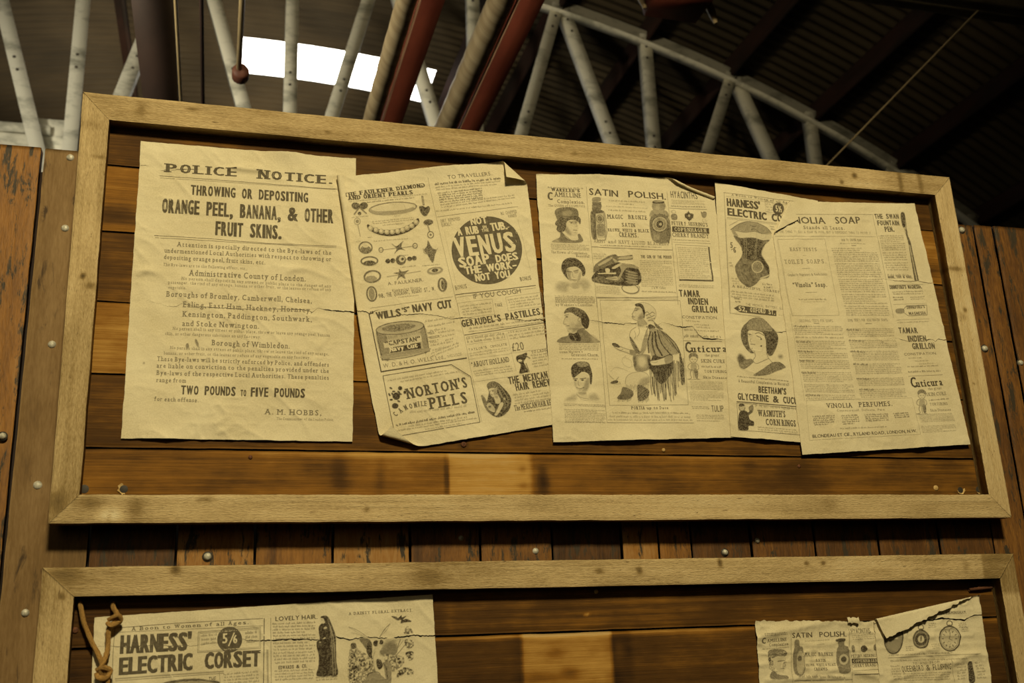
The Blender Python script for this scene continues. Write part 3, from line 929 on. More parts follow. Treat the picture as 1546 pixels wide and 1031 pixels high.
def subdivide(T, tone, mx=5.0):
    for _ in range(12):
        e = np.stack([np.hypot(*(T[:, (k + 1) % 3] - T[:, k]).T) for k in range(3)], 1)
        k = e.argmax(1); big = e.max(1) > mx
        if not big.any(): break
        keepT = T[~big]; keepo = tone[~big]
        B = T[big]; kb = k[big]; to = tone[big]
        i = np.arange(len(B))
        a = B[i, kb]; b = B[i, (kb + 1) % 3]; c = B[i, (kb + 2) % 3]; m = (a + b) / 2
        T = np.concatenate([keepT, np.stack([a, m, c], 1), np.stack([m, b, c], 1)])
        tone = np.concatenate([keepo, to, to])
    return T, tone


# ------------------------------------------------------------------ engravings: dense little grids with ink density per vertex
def smooth_closed(P, n=4, closed=True):
    P = np.asarray(P, float); m = len(P); out = []
    rng = range(m) if closed else range(m - 1)
    for i in rng:
        if closed: a, b, c, d = P[(i - 1) % m], P[i], P[(i + 1) % m], P[(i + 2) % m]
        else: a, b, c, d = P[max(i - 1, 0)], P[i], P[i + 1], P[min(i + 2, m - 1)]
        for k in range(n):
            t = k / n
            out.append(0.5 * (2 * b + (c - a) * t + (2 * a - 5 * b + 4 * c - d) * t * t + (3 * b - a - 3 * c + d) * t ** 3))
    if not closed: out.append(P[-1])
    return np.array(out)


def inside(P, X, Z):
    r = np.zeros(X.shape, bool)
    x0, z0 = P[:, 0], P[:, 1]; x1, z1 = np.roll(x0, -1), np.roll(z0, -1)
    for a, b, c, d in zip(x0, z0, x1, z1):
        if b == d: continue
        m = ((b > Z) != (d > Z)) & (X < (c - a) * (Z - b) / (d - b) + a)
        r ^= m
    return r


def seg_dist(P, X, Z):
    best = np.full(X.shape, 1e9)
    for a, b in zip(P[:-1], P[1:]):
        d = b - a; L2 = (d ** 2).sum() + 1e-9
        t = np.clip(((X - a[0]) * d[0] + (Z - a[1]) * d[1]) / L2, 0, 1)
        best = np.minimum(best, np.hypot(X - a[0] - t * d[0], Z - a[1] - t * d[1]))
    return best


def engrave(prims, seed, pitch=0.8):
    pp = []
    for p in prims:
        kd, tn = p[0], p[1]
        P = np.array(p[-1], float).reshape(-1, 2)
        w = p[2] if kd in 'lshng' else 0
        if kd == 'n': ang = p[3] if len(p) > 4 else 0
        ang = p[3] if len(p) > 4 else 0
        if kd in 'Fhng' and len(P) > 3: P = smooth_closed(P)
        if kd == 's' and len(P) > 2: P = smooth_closed(P, closed=False)
        pp.append((kd, tn, w, ang, P))
    allP = np.concatenate([p[4] for p in pp])
    mg = max([1.5] + [p[2] for p in pp if p[0] == 'g'])
    lo_, hi_ = allP.min(0) - mg, allP.max(0) + mg
    nx = max(2, int((hi_[0] - lo_[0]) / pitch)); nz = max(2, int((hi_[1] - lo_[1]) / pitch))
    xs = np.linspace(lo_[0], hi_[0], nx + 1); zs = np.linspace(lo_[1], hi_[1], nz + 1)
    px_ = xs[1] - xs[0]
    D = np.zeros((nx + 1, nz + 1))
    for n_, (kd, tn, w, ang, P) in enumerate(pp):
        a = P.min(0) - (w if kd in 'lsg' else 0) - 1; b = P.max(0) + (w if kd in 'lsg' else 0) + 1
        i0, i1 = np.searchsorted(xs, [a[0], b[0]]); j0, j1 = np.searchsorted(zs, [a[1], b[1]])
        i0 = max(0, i0 - 1); j0 = max(0, j0 - 1); i1 = min(nx, i1) + 1; j1 = min(nz, j1) + 1
        X, Z = np.meshgrid(xs[i0:i1], zs[j0:j1], indexing='ij')
        if X.size == 0: continue
        if kd in 'ls':
            cov = np.clip((w / 2 - seg_dist(P, X, Z)) / px_ + 0.5, 0, 1)
            m = 1.0
        elif kd == 'g':
            sd = seg_dist(np.concatenate([P, P[:1]]), X, Z) * np.where(inside(P, X, Z), 1, -1)
            cov = np.clip(0.5 + sd / max(w, 0.5) * 0.5, 0, 1); cov = cov * cov * (3 - 2 * cov)
            m = 0.85 + 0.3 * vnoise(X / 1.5, Z / 1.5, seed + n_)
        else:
            cov = 0
            for ox in (-0.25, 0.25):
                for oz in (-0.25, 0.25):
                    cov = cov + inside(P, X + ox * px_, Z + oz * px_) * 0.25
            if kd == 'h':
                t = math.radians(-ang); ph = (X * -math.sin(t) + Z * math.cos(t)) / max(w, 1.6) * 1.0
                ph = ph + 0.5 * vnoise(X / 6, Z / 6, seed + n_)
                m = 0.85 + 0.5 * np.sin(ph * 2 * math.pi) * (0.6 + 0.8 * vnoise(X / 8, Z / 8, seed + n_ + 3))
            elif kd == 'n':
                k = max(w * 0.55, 1.1)
                q = vnoise(X / k, Z / k, seed + n_) * 0.65 + vnoise(X / k * 2.1, Z / k * 2.1, seed + n_ + 9) * 0.35
                m = np.clip(0.55 + 1.0 * q, 0, 1.4) if k < 1.7 else np.clip(3.4 * (q - 0.28), 0.02, 1.5)
            else:
                m = 1.0
        val = np.clip(tn * m, 0, 0.97)
        D[i0:i1, j0:j1] = D[i0:i1, j0:j1] * (1 - cov) + val * cov
    D = 1 - (1 - D) ** 1.35
    X, Z = np.meshgrid(xs, zs, indexing='ij')
    D = D * (0.86 + 0.28 * vnoise(X / 1.3, Z / 1.3, seed + 77))
    idx = np.arange(D.size).reshape(D.shape)
    f = np.stack([idx[:-1, :-1], idx[1:, :-1], idx[1:, 1:], idx[:-1, 1:]], -1).reshape(-1, 4)
    d = D.ravel()
    f = f[d[f].max(1) > 0.03]
    used = np.unique(f); rm = np.zeros(D.size, int); rm[used] = np.arange(len(used))
    return np.stack([X.ravel()[used], Z.ravel()[used]], -1), d[used], rm[f]


# ------------------------------------------------------------------ sheets of paper
SEAMS = (-120, -244.5, -371.5, -497, -621, -932.5, -1058)


class Paper:
    def __init__(s, sh):
        s.sh = sh
        q = np.array(sh['q'], float).reshape(4, 2)
        s.TL, s.TR, s.BR, s.BL = q
        s.base = sh['base']; s.seed = sh['seed']
        s.tears = [np.array(t, float) for t in sh.get('tears', [])]

    def height(s, x, z):
        k = s.sh.get('crumple', 1.0)
        h = 3.0 * fbm(x / 75, z / 95, 11, 2) + 1.1 * vnoise(x / 26, z / 60, 23) + 2.2 * (1 - np.abs(2 * vnoise(x / 48 + 0.02 * z, z / 70, 31) - 1)) ** 4 * vnoise(x / 90, z / 90, 37)
        h = h + 0.7 * k * (1 - np.abs(2 * vnoise(x / 16 + 3 * vnoise(x / 60, z / 60, 3), z / 15, 41) - 1)) ** 3 * vnoise(x / 50, z / 50, 43) * 1.6
        if k > 1.2:
            zz = z + 10 * vnoise(x / 60, z / 40, 71)
            h = h + 0.8 * k * (1 - np.abs(2 * vnoise(x / 110, zz / 17, 51) - 1)) ** 2 * vnoise(x / 60, z / 40, 57)
        for sz in SEAMS:
            h = h - 0.5 * np.exp(-((z - sz) / 6.0) ** 2)
        h = h + s.base
        for key, A, B, sgn in (('bot', s.BL, s.BR, 1), ('lip', s.TL, s.TR, -1)):
            d = B - A; L = np.hypot(*d); d = d / L; n = np.array([-d[1], d[0]]) * sgn
            u = ((x - A[0]) * d[0] + (z - A[1]) * d[1]) / L; w = (x - A[0]) * n[0] + (z - A[1]) * n[1]
            for u0, u1, amp in s.sh.get(key, []):
                b = np.clip(np.sin(np.clip((u - u0) / (u1 - u0), 0, 1) * math.pi), 0, 1)
                h = h + amp * b * np.exp(-(np.maximum(w, 0) / 16.0) ** 1.5)
        for cp, amp, wd in s.sh.get('creases', []):
            C_ = smooth_closed(np.array(cp, float).reshape(-1, 2), 5, closed=False)
            lo_, hi_ = C_.min(0) - wd * 3, C_.max(0) + wd * 3
            m = (x > lo_[0]) & (x < hi_[0]) & (z > lo_[1]) & (z < hi_[1])
            if m.any():
                h = np.array(h); h[m] = h[m] + amp * np.exp(-(seg_dist(C_, x[m], z[m]) / wd) ** 1.6)
        for dx, dz, rx, rz, amp in s.sh.get('dents', []):
            h = h + amp * np.exp(-((x - dx) / rx) ** 2 - ((z - dz) / rz) ** 2)
        for t in s.tears:
            zt = np.interp(x, t[:, 0], t[:, 1]); wt = np.interp(x, t[:, 0], t[:, 2])
            h = h + np.clip(wt, 0, 1.5) * 0.9 * np.exp(-np.abs(z - zt) / 5.0) * (0.4 + vnoise(x / 14, z * 0, 61))
        return h

    def map(s, x, z, eps=0.0):
        h = s.height(x, z)
        X = np.array(x, float); Z = np.array(z, float)
        H = h + eps
        for ax, az, bx, bz, cx, cz, r, mx in s.sh.get('folds', []):
            d = np.array([bx - ax, bz - az]); d /= np.hypot(*d); n = np.array([-d[1], d[0]])
            if (cx - ax) * n[0] + (cz - az) * n[1] < 0: n = -n
            sd = (X - ax) * n[0] + (Z - az) * n[1]
            m = sd > 0
            if not m.any(): continue
            s_ = sd[m]; rr = r
            th = np.minimum(s_ / rr, mx)
            rs = rr * (1 - 0.035 * th)
            e = eps
            ext = np.maximum(s_ - rr * mx, 0)
            off = (rs - e) * np.sin(th) + ext * np.cos(th)
            hh = rs - (rs - e) * np.cos(th) + ext * np.sin(th)
            X[m] += n[0] * (off - s_); Z[m] += n[1] * (off - s_)
            H[m] = h[m] + hh
        return np.stack([X / 1000, PY - H / 1000, Z / 1000], -1)

    def bil(s, U, V):
        return s.TL * ((1 - U) * (1 - V))[..., None] + s.TR * (U * (1 - V))[..., None] + s.BR * (U * V)[..., None] + s.BL * ((1 - U) * V)[..., None]

    def inv(s, p):
        u, v = 0.5, 0.5
        for _ in range(12):
            U, V = np.array(u), np.array(v)
            f = s.bil(U, V) - p
            du = (s.bil(U + 1e-4, V) - s.bil(U, V)) / 1e-4; dv = (s.bil(U, V + 1e-4) - s.bil(U, V)) / 1e-4
            J = np.array([du, dv]).T
            st = np.linalg.solve(J, -f); u += st[0]; v += st[1]
        return u, v

    def grid(s, pitch=2.4):
        Wd = max(np.hypot(*(s.TR - s.TL)), np.hypot(*(s.BR - s.BL))); Hd = np.hypot(*(s.BL - s.TL))
        nu = int(Wd / pitch); nv = int(Hd / pitch)
        us = np.linspace(0, 1, nu + 1)
        rows = [np.full(nu + 1, j / nv) for j in range(nv + 1)]
        breaks = []
        warp = np.zeros((nv + 1, nu + 1))
        dup = {}
        for t in s.tears:
            uv = np.array([s.inv(p[:2]) for p in t]); o = np.argsort(uv[:, 0]); uv = uv[o]; wt = t[o, 2]
            tv = np.interp(us, uv[:, 0], uv[:, 1]); tw = np.interp(us, uv[:, 0], wt) / Hd
            act = tw > 1e-4
            tv = tv + np.where(act, (vnoise(us * Wd / 3.0, us * 0, s.seed + 90) - 0.5) * 1.6 / Hd, 0)
            tw = tw * (0.6 + 0.8 * vnoise(us * Wd / 5.0, us * 0, s.seed + 93))
            j0 = int(round(np.clip(tv[act].mean() if act.any() else tv.mean(), 0.03, 0.97) * nv))
            for j in range(nv + 1):
                k = np.clip(1 - abs(j - j0) / 26.0, 0, 1)
                warp[j] += (tv - j0 / nv) * k
            dup[j0] = tw
        VV = []; f = []
        prev = None; n = 0
        for j in range(nv + 1):
            r = np.clip(rows[j] + warp[j], 0, 1) if 0 < j < nv else rows[j]
            if j in dup:
                a = r - dup[j] / 2; b = r + dup[j] / 2
                ia = n; VV.append(a); n += 1
                if prev is not None: f.append((prev, ia))
                ib = n; VV.append(b); n += 1
                prev = ib
            else:
                VV.append(r)
                if prev is not None: f.append((prev, n))
                prev = n; n += 1
        V = np.array(VV); U = np.broadcast_to(us, V.shape)
        P = s.bil(U, V)
        # slightly uneven edges
        rag = s.sh.get('ragtop', 0.5)
        et = np.exp(-V * Hd / 4.0); eb = np.exp(-(1 - V) * Hd / 4.0)
        P = P + np.stack([np.zeros_like(U), (fbm(U * Wd / 9, U * 0, s.seed + 5) - 0.5) * 2 * rag * et + (fbm(U * Wd / 14, U * 0, s.seed + 6) - 0.5) * 1.2 * eb], -1)
        el_ = np.exp(-U * Wd / 4.0) + np.exp(-(1 - U) * Wd / 4.0)
        P = P + np.stack([(fbm(V * Hd / 16, V * 0, s.seed + 7) - 0.5) * 1.6 * el_, np.zeros_like(U)], -1)
        m = nu + 1
        F = []
        for a, b in f:
            i = np.arange(nu)
            F.append(np.stack([a * m + i, b * m + i, b * m + i + 1, a * m + i + 1], -1))
        return P.reshape(-1, 2), np.concatenate(F)


def build_sheet(sh, gl, xh, asc):
    pa = Paper(sh)
    rnd = random.Random(sh['seed'])
    P, F = pa.grid()
    verts = [pa.map(P[:, 0], P[:, 1])]; flat = [P]; ink = [np.zeros(len(P))]
    f4 = [F]; f3 = []
    n = len(P)
    T0, t0, T1, t1 = [], [], [], []
    for it in sh['items']:
        k = it[0]
        if k == 'E':
            q, d, f = engrave(it[1], sh['seed'] * 100 + len(f4) * 7)
            verts.append(pa.map(q[:, 0], q[:, 1], 0.2)); flat.append(q); ink.append(d); f4.append(f + n); n += len(q)
            continue
        tone, layer = 0.9, 0
        if k == 'T':
            tr = text_tris(gl, xh, asc, *it[1:8])
            if len(it) > 8: tone, layer = it[8], it[9]
        elif k == 'L':
            tr = line_tris(np.array(it[1]).reshape(-1, 2), it[2]); tone, layer = it[3], it[4]
        elif k == 'P':
            tr = poly_tris([tuple(p) for p in np.array(it[1]).reshape(-1, 2)]); tone, layer = it[2], it[3]
        elif k == 'M':
            tr = micro_tris(np.array(it[1]).reshape(4, 2), it[2], it[4], it[5], rnd); tone = it[3]
        if len(tr) == 0: continue
        (T1 if layer else T0).append(tr); (t1 if layer else t0).append(np.full(len(tr), tone))
    for T, t, eps in ((T0, t0, 0.26), (T1, t1, 0.5)):
        if not T: continue
        A, b = subdivide(np.concatenate(T), np.concatenate(t))
        q = A.reshape(-1, 2)
        verts.append(pa.map(q[:, 0], q[:, 1], eps)); flat.append(q); ink.append(np.repeat(b, 3))
        f3.append(np.arange(len(q)).reshape(-1, 3) + n); n += len(q)
    V = np.concatenate(verts)
    c = V[:len(P)].mean(0)
    me = bpy.data.meshes.new(sh['name'])
    set_mesh(me, V - c, [np.concatenate(f4)] + ([np.concatenate(f3)] if f3 else []))
    fl = np.concatenate(flat)
    vattr(me, 'gr', np.stack([fl[:, 0] / 1000 + sh['seed'] * 2.3, fl[:, 1] / 1000, np.zeros(len(fl))], -1))
    fattr(me, 'ink', np.concatenate(ink))
    me.materials.append(M_PAPER)
    me.polygons.foreach_set('use_smooth', np.ones(len(me.polygons), dtype=bool))
    o = bpy.data.objects.new(sh['name'], me)
    COL.objects.link(o)
    o.location = (c[0], c[1], c[2] + ZO)
    tag(o, sh['label'], sh['cat'], sh['group'])


# tiny scrap of torn paper
g = G(); v = []; f = []
for i in range(7):
    for j in range(4):
        u, w = i / 6, j / 3
        p = np.array([1.386 + 0.0238 * u, 0, -0.9245 - 0.0100 * w - 0.0006 * u + (0.0012 * math.sin(i * 2.3) if j in (0, 3) else 0)])
        v.append((p[0], PY - 0.012 - 0.002 * math.sin(w * 2.6) - 0.001 * math.sin(u * 9), p[2]))
for i in range(6):
    for j in range(3): f.append((i * 4 + j, i * 4 + j + 1, i * 4 + j + 5, i * 4 + j + 4))
g.add(v, f4=f)
tag(g.build('paper_scrap', M_PAPER, smooth=True), 'tiny torn scrap of paper at the ragged top edge of the bottle sheet', 'paper scrap')


